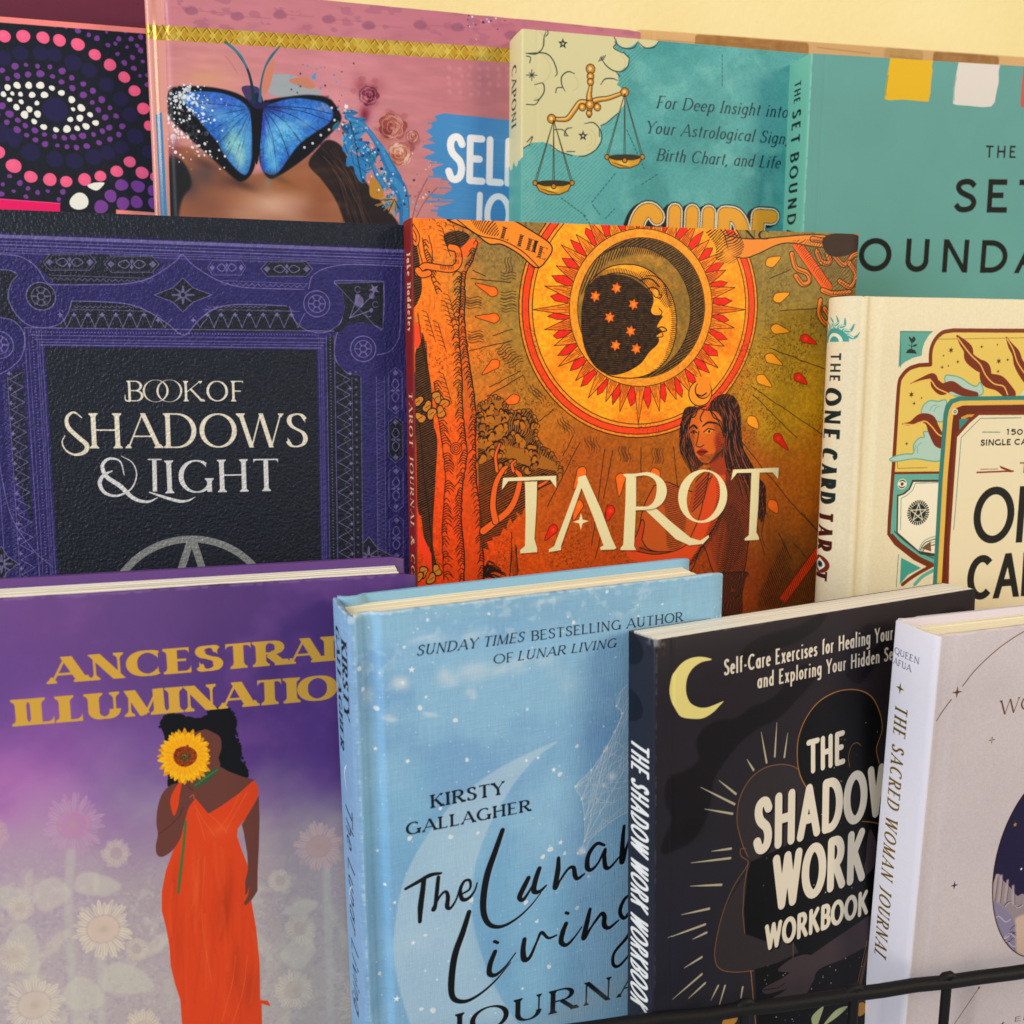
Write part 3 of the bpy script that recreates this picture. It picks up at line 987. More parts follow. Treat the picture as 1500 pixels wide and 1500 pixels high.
    _unused = c.mask([(700, 656), (730, 664), (752, 676), (780, 684), (815, 690), (820, 702), (790, 716), (775, 740), (768, 770), (762, 790), (744, 808), (712, 800), (706, 740), (700, 700)], True)
    c.blend(dk, '#7c4a22', .7)
    hatch(c, dk, 68, 4.6, .50, INK, 1, 1.0, 60)
    hatch(c, fm * c.mask([(742, 600), (790, 606), (800, 650), (820, 680), (780, 660), (745, 650)], True), 20, 4.8, .5, INK, .85, 1.4, 24)
    r = np.random.default_rng(11)
    for k in range(70):
        t_ = r.uniform()
        x_ = 703 + 112 * t_ * r.uniform(.6, 1)
        y_ = 592 + 90 * r.uniform() + t_ * 22
        if fm[tuple(np.clip(c.m([(x_, y_)])[0][::-1].astype(int), 0, [c.H - 1, c.W - 1]))] < .5:
            continue
        w_ = r.uniform(4, 8)
        c.dot(x_, y_, w_, INK, .95, wob=.22)
        c.dot(x_ + .3, y_ + 1.3, w_ - 1.1, '#a4702e' if r.random() < .6 else '#8a5c2a', wob=.22)
    for k in range(46):      # scalloped outline of the crown
        b = bez(fol[:16], 8)
        x_, y_ = b[int(k / 46 * len(b))]
        c.fill_t(stroke_polys(circ(c, x_, y_, r.uniform(3.2, 5), 14, r.uniform(120, 200), r.uniform(360, 430)), 1.2 * c.k), INK, .9)
    for pts, w_ in (([(708, 778), (726, 764), (745, 748), (756, 728), (762, 700), (756, 690)], [11, 10, 10, 9, 8, 5]), ([(726, 764), (722, 740), (726, 710), (736, 690), (742, 684)], [10, 9, 8, 7, 5]), ([(728, 690), (726, 668), (732, 650)], [5, 4, 3]),
                    ([(752, 690), (750, 680), (755, 675)], [5, 4, 3]), ([(790, 712), (800, 706), (806, 700)], [5, 4, 3])):
        c.line(pts, np.array(w_) + 2.2, INK, smooth_=True)
        c.line(pts, w_, '#cc6a34', smooth_=True)
    for k in range(26):      # grasses at the foot
        a = np.radians(r.uniform(-80, 20))
        L = r.uniform(12, 34)
        c.line(bez([(708, 846), (708 + L * .5 * np.cos(a), 840 + L * .6 * np.sin(a)), (708 + L * np.cos(a), 846 + L * .7 * np.sin(a))], 4), 1.6, INK, .9)
    for k in range(14):
        c.line(bez([(752 - k * .4, 850 - k * 3), (757, 843 - k * 3), (760 - k * .5, 836 - k * 3)], 3), 1.0, INK, .8)
    c.line(wiggle([(749, 780), (750, 800), (748, 830), (746, 850)], .6, 8), 1.3, INK, .85)
    # --- crouching figure
    skin = '#b4502a'
    body = [(1062, 688), (1086, 700), (1102, 730), (1104, 762), (1096, 800), (1090, 838), (1078, 844), (1048, 842), (1030, 800), (1015, 832), (1000, 846), (960, 820), (925, 816), (926, 800), (960, 808), (1005, 800), (1020, 770), (1030, 730), (1036, 705)]
    c.poly(body, '#8c4424', smooth_=True)
    c.line(bez(body + body[:1], 8), 1.6, INK)
    bm = c.mask(body, True)
    hatch(c, bm * c.mask([(1060, 690), (1105, 710), (1108, 790), (1085, 850), (1058, 840), (1066, 780), (1052, 730)], True, 3), 38, 4.2, .45, INK, .85, .6, 50)
    hatch(c, bm * c.mask([(1040, 760), (1075, 740), (1090, 800), (1060, 842), (1040, 800)], True, 4), 100, 4.6, .3, INK, .7, .5, 50)
    leg = [(958, 712), (944, 740), (938, 770), (944, 798), (962, 808), (1000, 806), (1030, 800), (1044, 760), (1034, 730), (1000, 716), (976, 706)]
    c.poly(leg, '#a65a2c', smooth_=True)
    c.line(bez(leg + leg[:1], 8), 1.5, INK)
    lm = c.mask(leg, True)
    hatch(c, lm * c.mask([(965, 715), (1000, 715), (1005, 760), (995, 806), (978, 800), (975, 750)], True, 3), 75, 4.6, .42, INK, .8, .9, 30)
    c.poly([(1048, 690), (1062, 690), (1060, 740), (1040, 780), (1018, 812), (985, 845), (960, 830), (925, 820), (920, 806), (960, 812), (1000, 800), (1020, 770), (1032, 730)], '#b8512a', smooth_=True)
    c.line([(1032, 706), (1028, 745), (1015, 780), (1000, 802), (962, 812), (925, 806)], 1.5, INK, smooth_=True)
    c.line([(1062, 712), (1056, 752), (1036, 790), (1010, 828), (992, 846)], 1.5, INK, smooth_=True)
    hatch(c, c.mask([(1052, 730), (1062, 720), (1058, 760), (1030, 810), (1010, 826), (1035, 780)], True, 2), 60, 4.2, .45, INK, .85, .6, 30)
    c.poly([(918, 800), (932, 785), (940, 762), (944, 765), (942, 790), (930, 810)], '#a8482a', smooth_=True)
    c.line([(918, 800), (932, 785), (940, 762), (944, 768), (940, 792)], 1.3, INK, smooth_=True)
    # plait of hair in front
    for k in range(7):
        c.poly([(1010 + k * 1.5, 742 - k * 6), (1026 + k * 2, 722 - k * 6), (1032 + k, 730 - k * 6), (1014 + k, 750 - k * 6)], '#9a4a28', smooth_=True)
        c.line([(1010 + k * 1.5, 742 - k * 6), (1026 + k * 2, 722 - k * 6), (1032 + k, 730 - k * 6), (1014 + k, 750 - k * 6)], 1.3, INK, smooth_=True)
    # boot cuff
    c.poly([(1052, 842), (1070, 838), (1096, 838), (1092, 850), (1088, 870), (1085, 900), (1052, 900), (1050, 870)], '#33211a', smooth_=True)
    hatch(c, c.mask([(1052, 842), (1096, 838), (1088, 900), (1050, 900)]), 30, 6, .25, '#7a3c24', .8, 1.5, 14)
    # hair, face
    hair_ = [(1004, 598), (1020, 596), (1036, 600), (1042, 588), (1056, 578), (1074, 580), (1084, 598), (1086, 630), (1090, 660), (1104, 684), (1112, 700), (1122, 715), (1120, 760), (1112, 760), (1100, 720), (1084, 696), (1060, 684), (1042, 676),
             (1024, 686), (1014, 700), (1016, 680), (1000, 660), (995, 640), (998, 618)]
    c.poly(hair_, '#35201c', smooth_=True)
    hm_ = c.mask(hair_, True)
    hatch(c, hm_, 14, 6.5, .34, '#8a4a34', .75, 2.2, 42)
    hatch(c, hm_, 14, 6.5, .30, '#120b0c', .9, 2.2, 42)
    for pts in ([(1112, 700), (1122, 740), (1116, 780), (1120, 800)], [(1116, 730), (1110, 770), (1120, 812)]):
        c.line(pts, 1.2, INK, .9, smooth_=True)
    fc = [(1014, 606), (1022, 600), (1038, 602), (1050, 604), (1058, 616), (1062, 634), (1060, 654), (1050, 668), (1038, 679), (1028, 678), (1020, 668), (1014, 650), (1010, 630)]
    c.poly(fc, '#b86a30', smooth_=True)
    c.glow(1030, 622, 9, 20, '#d08438', .8)
    c.glow(1052, 648, 9, 16, '#9c3c28', .75)
    c.poly([(1040, 676), (1058, 662), (1064, 688), (1060, 696), (1044, 690)], '#8c4024', smooth_=True)
    hatch(c, c.mask([(1046, 620), (1062, 630), (1062, 655), (1045, 674), (1050, 650)], True, 2), 80, 3.6, .38, INK, .7, .5, 30)
    c.line([(1030, 624), (1038, 619), (1048, 620)], 2.4, INK, smooth_=True)
    c.line([(1010, 627), (1016, 624), (1021, 628)], 2.2, INK, smooth_=True)
    c.poly([(1032, 634), (1038, 629), (1045, 631), (1040, 635)], '#c89050')
    c.dot(1039, 632, 2.2, INK)
    c.line([(1031, 633), (1038, 628), (1046, 630)], 1.7, INK, smooth_=True)
    c.line([(1012, 634), (1016, 631), (1021, 634)], 1.7, INK, smooth_=True)
    c.dot(1016, 634, 2.0, INK)
    c.line([(1024, 632), (1021, 648), (1020, 653), (1026, 655), (1031, 652)], 1.5, INK, smooth_=True)
    c.poly([(1021, 662), (1028, 657), (1036, 661), (1030, 667), (1024, 667)], '#9c3026', smooth_=True)
    c.line([(1021, 662), (1028, 661), (1036, 661)], 1.3, INK, smooth_=True)
    c.line(bez(fc[4:11], 6), 1.1, INK)
    c.line([(1042, 603), (1050, 612), (1060, 640), (1058, 670)], 2.0, INK, smooth_=True)
    rh = np.random.default_rng(31)
    def hair_lock(p, w, col, al=.9):
        q = bez(p, 8)
        t_ = np.linspace(0, 1, len(q))
        q = q + np.stack([1.6 * np.sin(t_ * 16 + rh.uniform(0, 6)), np.zeros(len(q))], 1)
        c.line(q, np.interp(t_, [0, .5, 1], [w * .5, w, w * .3]), col, al)
    for k in range(30):
        t_ = k / 29
        hair_lock([(1050 + 22 * t_, 584 + 6 * t_), (1060 + 22 * t_, 610 + 8 * t_), (1060 + 28 * t_, 650 + 6 * t_), (1066 + 44 * t_, 690 + 14 * t_), (1080 + 44 * t_, 720 + 40 * t_)][:4 + (k % 2)], 2.1, '#120c0e' if k % 3 else '#8a5442')
    for k in range(18):
        t_ = k / 17
        hair_lock([(1036 - 16 * t_, 594 + 4 * t_), (1016 - 14 * t_, 606 + 6 * t_), (1008 - 10 * t_, 632), (1008 - 10 * t_, 660), (1022 - 6 * t_, 690 + 12 * t_)], 2.0, '#120c0e' if k % 3 else '#8a5442')
    for pts in ([(1022, 600), (1018, 610), (1012, 612)], [(1032, 600), (1026, 612), (1028, 618)], [(1040, 600), (1046, 612), (1056, 618), (1062, 640)]):
        c.line(pts, 1.8, '#1a1012', smooth_=True)
    hatch(c, c.mask([(1010, 628), (1018, 628), (1018, 664), (1026, 678), (1016, 664)], True, 1), 20, 3.4, .36, INK, .75, .5, 24)
    hatch(c, c.mask([(1026, 668), (1046, 664), (1058, 650), (1056, 668), (1040, 680), (1028, 679)], True, 1), 80, 3.2, .4, INK, .8, .5, 24)
    hatch(c, c.mask([(1046, 640), (1060, 632), (1061, 652), (1050, 660)], True, 1), 35, 3.2, .34, '#6c1c14', .8, .5, 24)
    c.line([(1029, 625), (1037, 619), (1049, 620), (1054, 624)], [1.5, 3.2, 2.8, 1], INK, smooth_=True)
    c.line([(1010, 628), (1016, 623), (1022, 627)], [2, 3, 1.5], INK, smooth_=True)
    c.poly([(1022, 663), (1028, 659), (1036, 662), (1030, 667), (1025, 667)], '#7c2a1e', smooth_=True)
    c.line([(1021, 662.5), (1028, 662), (1037, 662)], 1.6, INK, smooth_=True)
    hatch(c, bm * c.mask([(1050, 700), (1104, 710), (1104, 840), (1050, 840)], False, 3), 120, 4.4, .26, INK, .8, .8, 50)
    cr = orient(circ(c, 1026, 576, 21.5))
    c.fill_t([cr], INK)
    c.fill_t([orient(circ(c, 1026, 576, 20))], '#d8983c')
    c.fill_t([orient(circ(c, 1030, 571, 15))], INK)
    c.fill_t([orient(circ(c, 1030.5, 570.5, 13.8))], '#d08c38')
    c.poly([(1020, 552), (1042, 552), (1042, 562), (1020, 562)], '#d08c38')
    c.line([(1021, 578), (1028, 580), (1035, 576)], 2.2, INK, smooth_=True)
    hatch(c, c.mask([(1112, 870), (1150, 790), (1160, 840), (1200, 800), (1205, 890), (1110, 890)], False, 5) * front, -22, 5, .4, INK, .7, .6, 60)
    c.a[..., :3] = np.clip(c.a[..., :3] * np.array([1.13, 1.05, .95], np.float32), 0, 1)
    # --- title
    W = '#f2e6bb'

    def letter(polys, al=1.0):
        c.fill_t([orient(c.m(p) + np.array([1.6, 2.2])) for p in polys], '#3c1c0c', .5, soft=2)
        c.fill_t([orient(c.m(p)) for p in polys], W, al, foil=.15)

    def bx(x0, y0, x1, y1, w0, w1=None):
        d = np.array([x1 - x0, y1 - y0], float)
        d /= np.hypot(*d)
        return None
    # T
    letter([[(769, 706), (787, 705), (786, 740), (783, 790), (787, 803), (787, 809), (762, 811), (762, 806), (769, 800), (770, 760)],
            [(737, 700), (815, 697), (815, 715), (806, 703), (745, 705), (735, 718)]])
    # A
    letter([[(847, 699), (858, 696), (880, 745), (896, 788), (903, 803), (900, 805), (880, 806), (879, 802), (884, 799), (869, 757), (852, 715), (846, 704)],
            [(848, 704), (853, 712), (822, 800), (822, 806), (804, 809), (804, 805), (812, 800)]])
    c.star(851, 764, 14, W, 4, .30)
    # R
    letter([[(912, 695), (918, 694), (938, 694), (932, 700), (932, 740), (929, 800), (932, 806), (932, 806), (909, 806), (909, 803), (913, 798), (916, 740), (917, 700)],
            [(944, 742), (958, 742), (985, 766), (1012, 788), (1026, 792), (1038, 784), (1039, 787), (1030, 797), (1010, 799), (990, 790), (965, 766), (946, 748), (930, 747), (930, 742)]])
    o = bez([(930, 694), (952, 692), (970, 702), (977, 718), (972, 735), (958, 745), (930, 748)], 8)
    i = bez([(930, 698), (948, 697), (960, 705), (962, 718), (958, 734), (948, 742), (930, 743)], 8)
    letter([np.vstack([o, i[::-1]])])
    # O
    ang = np.radians(np.linspace(0, 360, 60))
    ex, ey = 1029.5, 727
    out = np.stack([ex + 36 * np.cos(ang), ey + 39 * np.sin(ang)], 1)
    inn = np.stack([ex + 1 + 24 * np.cos(ang), ey + 36 * np.sin(ang)], 1)
    sl = np.array([[1, 0], [-.05, 1]])
    out[:, 1] -= (out[:, 0] - ex) * .05
    inn[:, 1] -= (inn[:, 0] - ex) * .05
    inn[:, 0] -= (inn[:, 1] - ey) * .10
    for pl in ([np.vstack([out[i_:i_ + 2], inn[i_:i_ + 2][::-1]]) for i_ in range(59)],):
        c.fill_t([orient(c.m(p)) for p in pl], W, foil=.15)
    # T
    letter([[(1101, 688), (1113, 688), (1111, 740), (1108, 780), (1112, 787), (1112, 791), (1091, 792), (1091, 789), (1097, 784), (1099, 740)],
            [(1074, 688), (1141, 685), (1140, 702), (1132, 692), (1080, 693), (1071, 704)]])
    # --- spine
    X = c.sx
    c.a[:, :X, :3] = srgb('#7e2a26')
    c.a[:, :X, :3] *= (1 + .12 * (fbm(c.H, X, 30) - .5))[..., None]
    for s_, y0_, y1_, cap in (('Jake Baddeley', 370, 486, 8.5), ('TAROT JOURNAL & COLORING', 577, 960, 8.5)):
        c.use(None, 1)
        k = c.kf
        c.text(s_, (X * .62 - cap * k * .0 - 4, (y0_ - 322) * k), (X * .62 - 4, (y1_ - 322) * k), X * .34, '#e8d8b0', 'serif', alpha=.9)
        c.use(c.front, c.kf)
    return c


def spine_text(c, s, y0, y1, base, cap, color, style='serif', foil=None, **kw):
    """lettering that runs down the spine; y0,y1 traced heights at the fold, base/cap as shares of the spine's width"""
    c.use(c.spine, c.kf)
    X, _ = to_px_fold(c)
    ya = c.m([(X, y0)])[0, 1]
    yb = c.m([(X, y1)])[0, 1]
    c.use(None, 1)
    c.text(s, (c.sx * base, ya), (c.sx * base, yb), c.sx * cap, color, style, foil=foil, **kw)
    c.use(c.front, c.kf)


def to_px_fold(c):
    b = c.b
    P = b['M'] @ [b['x'][0], 0, b['top']] + b['O']
    return proj(P)


LILAC = '#7f74a6'
PURP = '#34306a'
SLATE = '#252a34'


def cover_shadows():
    c = sheet('shadows', SLATE)
    V0, V1 = lambda y: 66 + (y - 509) * .058, lambda y: 465 + (y - 510) * .018

    def HL(y, x0=-80, x1=620):     # line parallel to the top edge, y given at x = 0
        s = (590 - y) / 6500
        return [(x0, y + s * x0), (x1, y + s * x1)]

    def Vx(f, y):                  # f in panel widths: 0 left side of the panel, 1 right side
        a, b = V0(y), V1(y)
        return a + (b - a) * f

    def VL(f, y0=330, y1=1150):
        return [(Vx(f, y0), y0), (Vx(f, y1), y1)]
    # purple field
    t, b = HL(342), HL(1200)
    c.poly([t[0], t[1], b[1], b[0]], PURP)
    n = fbm(c.H, c.W, 120, 4)
    c.blend((smooth(.35, .7, n) * .5).astype(np.float32), '#2c2860', 1)
    c.a[:int(c.m([(300, 349)])[0, 1]), :, :3] = srgb(SLATE)
    L, D = [], SLATE
    for y, w in ((346, 5), (353, 1.1), (358, 1.8), (363, 1.1), (366, 1.1), (370, 1)):
        c.line(HL(y), w, LILAC, .75, rnd=False)
    # dark ornamental fields, top side
    def hexa(x, y, w, h, dark=True, vert=False):
        p = np.array([(-w, 0), (-w * .74, -h), (w * .74, -h), (w, 0), (w * .74, h), (-w * .74, h)], float)
        if vert:
            p = p[:, ::-1]
        q = p + [x, y]
        if dark:
            c.poly(q, D)
        c.line(np.vstack([q, q[:1]]), 1.1, LILAC, .8)
        c.line(np.vstack([q, q[:1]]) * .86 + np.array([x, y]) * .14, .8, LILAC, .5)
        for s in (-1, 1):
            e = np.array([(s * w * .06, 0), (s * w * .25, -h * .5), (s * w * .5, 0), (s * w * .25, h * .5), (s * w * .06, 0)])
            g = np.array([(s * w * .62, 0), (s * w * .76, -h * .42), (s * w * .9, 0), (s * w * .76, h * .42)])
            u = np.array([(0, 0), (w * .07, s * h * .35), (0, s * h * .7), (-w * .07, s * h * .35)])
            if vert:
                e, g, u = e[:, ::-1], g[:, ::-1], u[:, ::-1]
            c.line(bez(e + [x, y], 4), 1.6, LILAC, .85)
            c.poly(g + [x, y], LILAC, .8)
            c.poly(u + [x, y], LILAC, .8)
    c.poly([(54, 392), (68, 374), (142, 373), (225, 377), (238, 388), (215, 408), (180, 414), (110, 416), (78, 415), (66, 400)], D)
    hexa(102, 384, 39, 12)
    hexa(193, 387, 40, 12)
    hexa(332, 392, 28, 11, False)
    hexa(420, 394, 38, 11)
    for x0, x1, y in ((72, 225, 403), (325, 452, 411)):
        c.line([(x0, y), (x1, y + 5)], .9, LILAC, .8)
        z = [(x, y + 3 + (4 if i % 2 else 0) + (x - x0) * .03) for i, x in enumerate(np.arange(x0, x1, 4.4))]
        c.line(z, 1.1, LILAC, .75)
    # ribbons outlined in lilac
    rib = [[(72, 417), (120, 417), (180, 416), (215, 409), (240, 395), (258, 382), (267, 373), (280, 386), (300, 400), (325, 413), (360, 421), (445, 424)],
           [(105, 441), (150, 442), (190, 446), (220, 458), (245, 474), (270, 491), (290, 470), (315, 452), (350, 446), (420, 448)],
           [(0, 372), (30, 376), (52, 390), (66, 411), (74, 417)], [(105, 441), (98, 462), (84, 476), (60, 480), (38, 474), (20, 455), (12, 435), (16, 415), (26, 403)],
           [(24, 400), (14, 396), (0, 395)], [(0, 465), (20, 470), (34, 486), (36, 505), (30, 525), (14, 540), (0, 548)],
           [(452, 423), (458, 404), (480, 392), (520, 387), (588, 390)], [(424, 449), (432, 470), (450, 484), (475, 487), (494, 478), (503, 462), (505, 445), (500, 425), (490, 415)],
           [(490, 415), (496, 411), (562, 412)], [(562, 413), (563, 450), (559, 484)], [(559, 484), (548, 476), (530, 472), (510, 474), (496, 484), (491, 500), (490, 520), (497, 536), (512, 548), (526, 550)],
           [(588, 392), (586, 480), (582, 500), (570, 515), (552, 520)]]
    up = bez(rib[0], 6)
    lo = bez(rib[1], 6)
    # lower dark fields under the ribbon with arch row
    c.poly(np.vstack([bez([(105, 442), (150, 443), (190, 447), (220, 459), (245, 475), (264, 487)], 5), [(264, 483), (80, 479), (95, 470)]]), D)
    c.poly(np.vstack([bez([(276, 487), (292, 471), (316, 453), (350, 447), (422, 449)], 5), [(432, 470), (452, 486), (276, 486)]]), D)
    c.poly([(0, 396), (14, 396), (26, 404), (14, 420), (12, 440), (20, 458), (34, 482), (20, 470), (0, 462)], D)
    for x0, x1 in ((88, 255), (283, 440)):
        c.line([(x0 + 14, 453), (x1 - 34 if x0 < 100 else x1, 456)], .9, LILAC, .8)
        z = [(x, 448 + (3 if i % 2 else 0)) for i, x in enumerate(np.arange(x0 + 20, x1 - 45, 4))]
        c.line(z, 1, LILAC, .8)
        for x in np.arange(x0, x1 - 8, 20.5):
            y = 479
            if x0 < 100 and x > 215:
                h_ = 12
            elif x0 > 200 and x < 300:
                h_ = 12
            else:
                h_ = 20
            for s in (-1, 1):
                c.line(bez([(x + 10 + s * 10, y - h_), (x + 10 + s * 5, y - h_ * .55), (x + 10, y + 1)], 4), 1.2, LILAC, .85)
            c.star(x, y - h_ + 2, 4.5, LILAC, 4, .4, alpha=.9)
            c.line([(x - 5, y - h_ - 2), (x, y - h_ - 6), (x + 5, y - h_ - 2)], .9, LILAC, .7)
    for r_ in rib:
        c.line(bez(r_, 6), 1.6, LILAC, .8)
    # dark corner fields
    cf = [(491, 415), (562, 413), (561, 482), (548, 476), (528, 472), (510, 475), (498, 486), (480, 488), (500, 474), (505, 450), (502, 430)]
    c.poly(cf, D)
    c.line(cf[:4] + [cf[0]], 1.2, LILAC, .7)
    for a, r0, r1 in ((-45, 12, 46), (-20, 12, 34), (-70, 12, 34), (200, 0, 0)):
        ar = np.radians(a)
        p0_ = np.array([512, 466])
        if r1:
            c.line([p0_, p0_ + r1 * np.array([np.cos(ar), np.sin(ar)])], 1.3, LILAC, .9)
            e = p0_ + r1 * np.array([np.cos(ar), np.sin(ar)])
            c.dot(*e, 4.5 if a == -45 else 3, LILAC, .85)
    c.star(548, 424, 9, LILAC, 5, .4, -45)
    c.poly([(522, 430), (532, 438), (530, 450), (520, 446)], LILAC, .8, smooth_=True)
    for x, y in ((524, 424), (550, 446), (540, 460)):
        c.fill_t(stroke_polys(circ(c, x, y, 4.5, 16, 40, 330), 1.1 * c.k), LILAC, .85)
    # wheels
    for x, y, dark in ((60, 434, True), (464, 445, False), (532, 511, False), (-2, 505, False)):
        c.fill_t([orient(circ(c, x, y, 20.5))], LILAC, .85)
        c.fill_t([orient(circ(c, x, y, 19))], D if dark else PURP)
        for r_ in (13, 5):
            c.fill_t(stroke_polys(circ(c, x, y, r_), 1.3 * c.k), LILAC, .8)
        for a in range(0, 360, 60):
            c.line([(x + 5 * np.cos(np.radians(a)), y + 5 * np.sin(np.radians(a))), (x + 12 * np.cos(np.radians(a)), y + 12 * np.sin(np.radians(a)))], 2.2, LILAC, .7)
    # rhombs with a flower
    def rhomb(x, y, w, h):
        p = [(x - w, y), (x - w * .35, y - h * .42), (x, y - h), (x + w * .35, y - h * .42), (x + w, y), (x + w * .35, y + h * .42), (x, y + h), (x - w * .35, y + h * .42)]
        c.poly(p, D)
        c.line(p + p[:1], 1.2, LILAC, .85)
        for a in (45, 135, 225, 315, 0, 90, 180, 270):
            r_ = (h * .55 if a % 90 else h * .5)
            c.line([(x + 4 * np.cos(np.radians(a)), y + 4 * np.sin(np.radians(a))), (x + r_ * 1.25 * np.cos(np.radians(a)), y + r_ * np.sin(np.radians(a)))], [3.5, 1.2] if a % 90 else [4.5, 2.5], LILAC, .75)
        c.dot(x, y, 3.2, D)
    rhomb(268, 432, 42, 25)
    rhomb(540, 816, 38, 30)
    rhomb(2, 826, 26, 26)
    # line work round the panel
    c.poly([(V0(482) - 26, 482), (V1(484) + 23, 487), (V1(492) + 23, 495), (V0(492) - 26, 490)], D, .0)
    for y, w in ((480, 1.4), (491, 1.1), (497, 1), (501, 1), (505, 1.4)):
        c.line([(Vx(-.072 + (y - 480) * .0021, y), y), (Vx(1.062 - (y - 480) * .0019, y), y + 5)], w, LILAC, .8)
    for f, w in ((-.072, 1.2), (-.058, .9), (-.028, 1.0), (-.020, .9), (-.010, 1.0)):
        c.line(VL(f, 482, 1150), w, LILAC, .7)
    for x in np.arange(Vx(-.05, 486), 470, 4.3):
        c.dot(x, 485.5 + x * .011, 1.05, LILAC, .8)
    dkb = [(Vx(1.033, 496), 496), (Vx(1.062, 492), 492), (Vx(1.062, 1150), 1150), (Vx(1.033, 1150), 1150)]
    c.poly(dkb, D)
    for f, w in ((1.005, .9), (1.013, .9), (1.02, .9), (1.033, 1.1), (1.062, 1.2)):
        c.line(VL(f, 492, 1150), w, LILAC, .7)
    for y in np.arange(490, 1150, 4.4):
        c.dot(Vx(-.043, y), y, 1.0, LILAC, .8)
        c.dot(Vx(1.047, y), y, 1.05, LILAC, .8)
    # triangle strips on both sides
    c.poly([(Vx(1.066, 530), 530), (Vx(1.09, 540), 540), (Vx(1.105, 548), 548), (Vx(1.16, 550), 550), (Vx(1.16, 830), 830), (Vx(1.11, 900), 900), (Vx(1.066, 900), 900)], D)
    lfd = [(Vx(-.085, 538), 538), (Vx(-.15, 552), 552), (Vx(-.14, 700), 700), (Vx(-.085, 770), 770)]
    c.poly(lfd, D, .8)
    for y in np.arange(545, 1150, 22):
        for f0, f1 in ((1.068, 1.118), (-.088, -.138)):
            c.line([(Vx(f0, y), y), (Vx(f1, y + 11), y + 11), (Vx(f0, y + 22), y + 22)], 1.2, LILAC, .8)
            c.line([(Vx(f1, y), y), (Vx((f0 + f1) / 2, y + 11), y + 11), (Vx(f1, y + 22), y + 22)], .9, LILAC, .6)
            c.star(Vx(f1, y + 2), y + 2, 4, LILAC, 4, .4)
        c.dot(Vx(1.14, y), y, 2, LILAC, .6)
        c.dot(Vx(1.14, y + 11), y + 11, 2, LILAC, .6)
    for f, w in ((1.125, .9), (1.158, 1.2), (1.215, 1.2), (1.245, 1.2), (-.145, 1.2), (-.2, 1.2)):
        c.line(VL(f, 552, 1150), w, LILAC, .75)
    for y in np.arange(556, 1150, 6):
        c.line([(Vx(1.218, y), y), (Vx(1.242, y + 3), y + 3), (Vx(1.218, y + 6), y + 6)], .9, LILAC, .5)
        c.line([(Vx(-.15, y), y), (Vx(-.165, y + 3), y + 3), (Vx(-.15, y + 6), y + 6)], .9, LILAC, .5)
    for k, y in enumerate((572, 644, 716, 788, 860)):
        hexa(Vx(1.285, y), y, 34, 10.5, k == 1, True)
    # left: long curve of the ribbon
    c.line([(Vx(-.2, 640), 640), (Vx(-.19, 700), 700), (Vx(-.16, 760), 760), (Vx(-.09, 805), 805), (Vx(-.02, 830), 830)], 1.3, LILAC, .8, smooth_=True)
    # central panel
    P0, P1 = 508, 1150
    c.poly([(V0(P0), P0), (V1(P0) - 1, P0 + 4.5), (V1(P1), P1), (V0(P1), P1)], SLATE)
    c.a[..., :3] *= (1 + .22 * (fbm(c.H, c.W, 7, 2) - .5))[..., None]
    # title
    T1, T2 = '#e2d9c4', '#d6d4d2'
    c.text('B', (186, 588), (210, 588), 31, T1, 'serif', T=.12, t=.055, serif=.06, foil=.06)
    c.line([(190, 588), (184, 586), (183, 578)], [2, 2, 1], T1, smooth_=True)
    for x in (228, 248):
        for p in ([np.vstack([a[i:i + 2], b_[i:i + 2][::-1]]) for a, b_ in [(np.stack([x + 19 * np.cos(q), 572.5 + 16.5 * np.sin(q)], 1), np.stack([x + 15.8 * np.cos(q), 572.5 + 15.8 * np.sin(q)], 1)) for q in [np.linspace(0, 2 * np.pi, 48)]] for i in range(47)],):
            c.fill_t([orient(c.m(q)) for q in p], T1, foil=.06)
    c.text('K', (268, 588), (299, 588), 31, T1, 'serif', T=.12, t=.055, serif=.06, foil=.06)
    c.text('OF', (303, 588), (358, 588), 31.5, T1, 'serif', T=.12, t=.055, serif=.06, foil=.06)
    c.text('HADOWS', (130, 657), (452, 655), 53, T1, 'serif', T=.13, t=.045, serif=.06, gap=-.06, foil=.06)
    c.line([(120, 612), (108, 604), (98, 612), (100, 626), (114, 640), (127, 652), (124, 662), (110, 666), (97, 660), (91, 648), (95, 638)], [1.5, 3, 5, 6.5, 6.5, 7, 6, 3.5, 2.5, 2, 1.2], T1, smooth_=True, foil=.06)
    c.line([(182, 696), (176, 676), (160, 672), (150, 682), (156, 698), (176, 712), (196, 730), (216, 735), (231, 729)], [1.5, 2.5, 4, 5.5, 6.5, 7, 6, 4, 1.2], T2, smooth_=True, foil=.10)
    c.line([(178, 668), (194, 678), (200, 696), (192, 716), (172, 726), (154, 722), (146, 708), (152, 696), (164, 690)], [1.2, 1.8, 2, 2.5, 3.5, 5, 6, 5, 2], T2, smooth_=True, foil=.10)
    c.text('IGHT', (241, 723), (410, 719), 51, T2, 'serif', T=.14, t=.045, serif=.06, gap=-.04, foil=.10)
    c.line([(226, 674), (227, 720)], 6.5, T2, foil=.10, rnd=False)
    c.line([(217, 673), (236, 673)], 2, T2, foil=.10)
    c.line([(219, 721), (240, 728), (262, 734), (276, 733), (286, 728)], [2, 4.5, 5, 3, 1], T2, smooth_=True, foil=.10)
    # pentacle
    S_ = '#8f9190'
    R = 128
    cx, cy = 281, 902
    c.fill_t([orient(circ(c, cx, cy, R))], S_, foil=.25)
    c.fill_t([orient(circ(c, cx, cy, R - 11))], SLATE, foil=0)
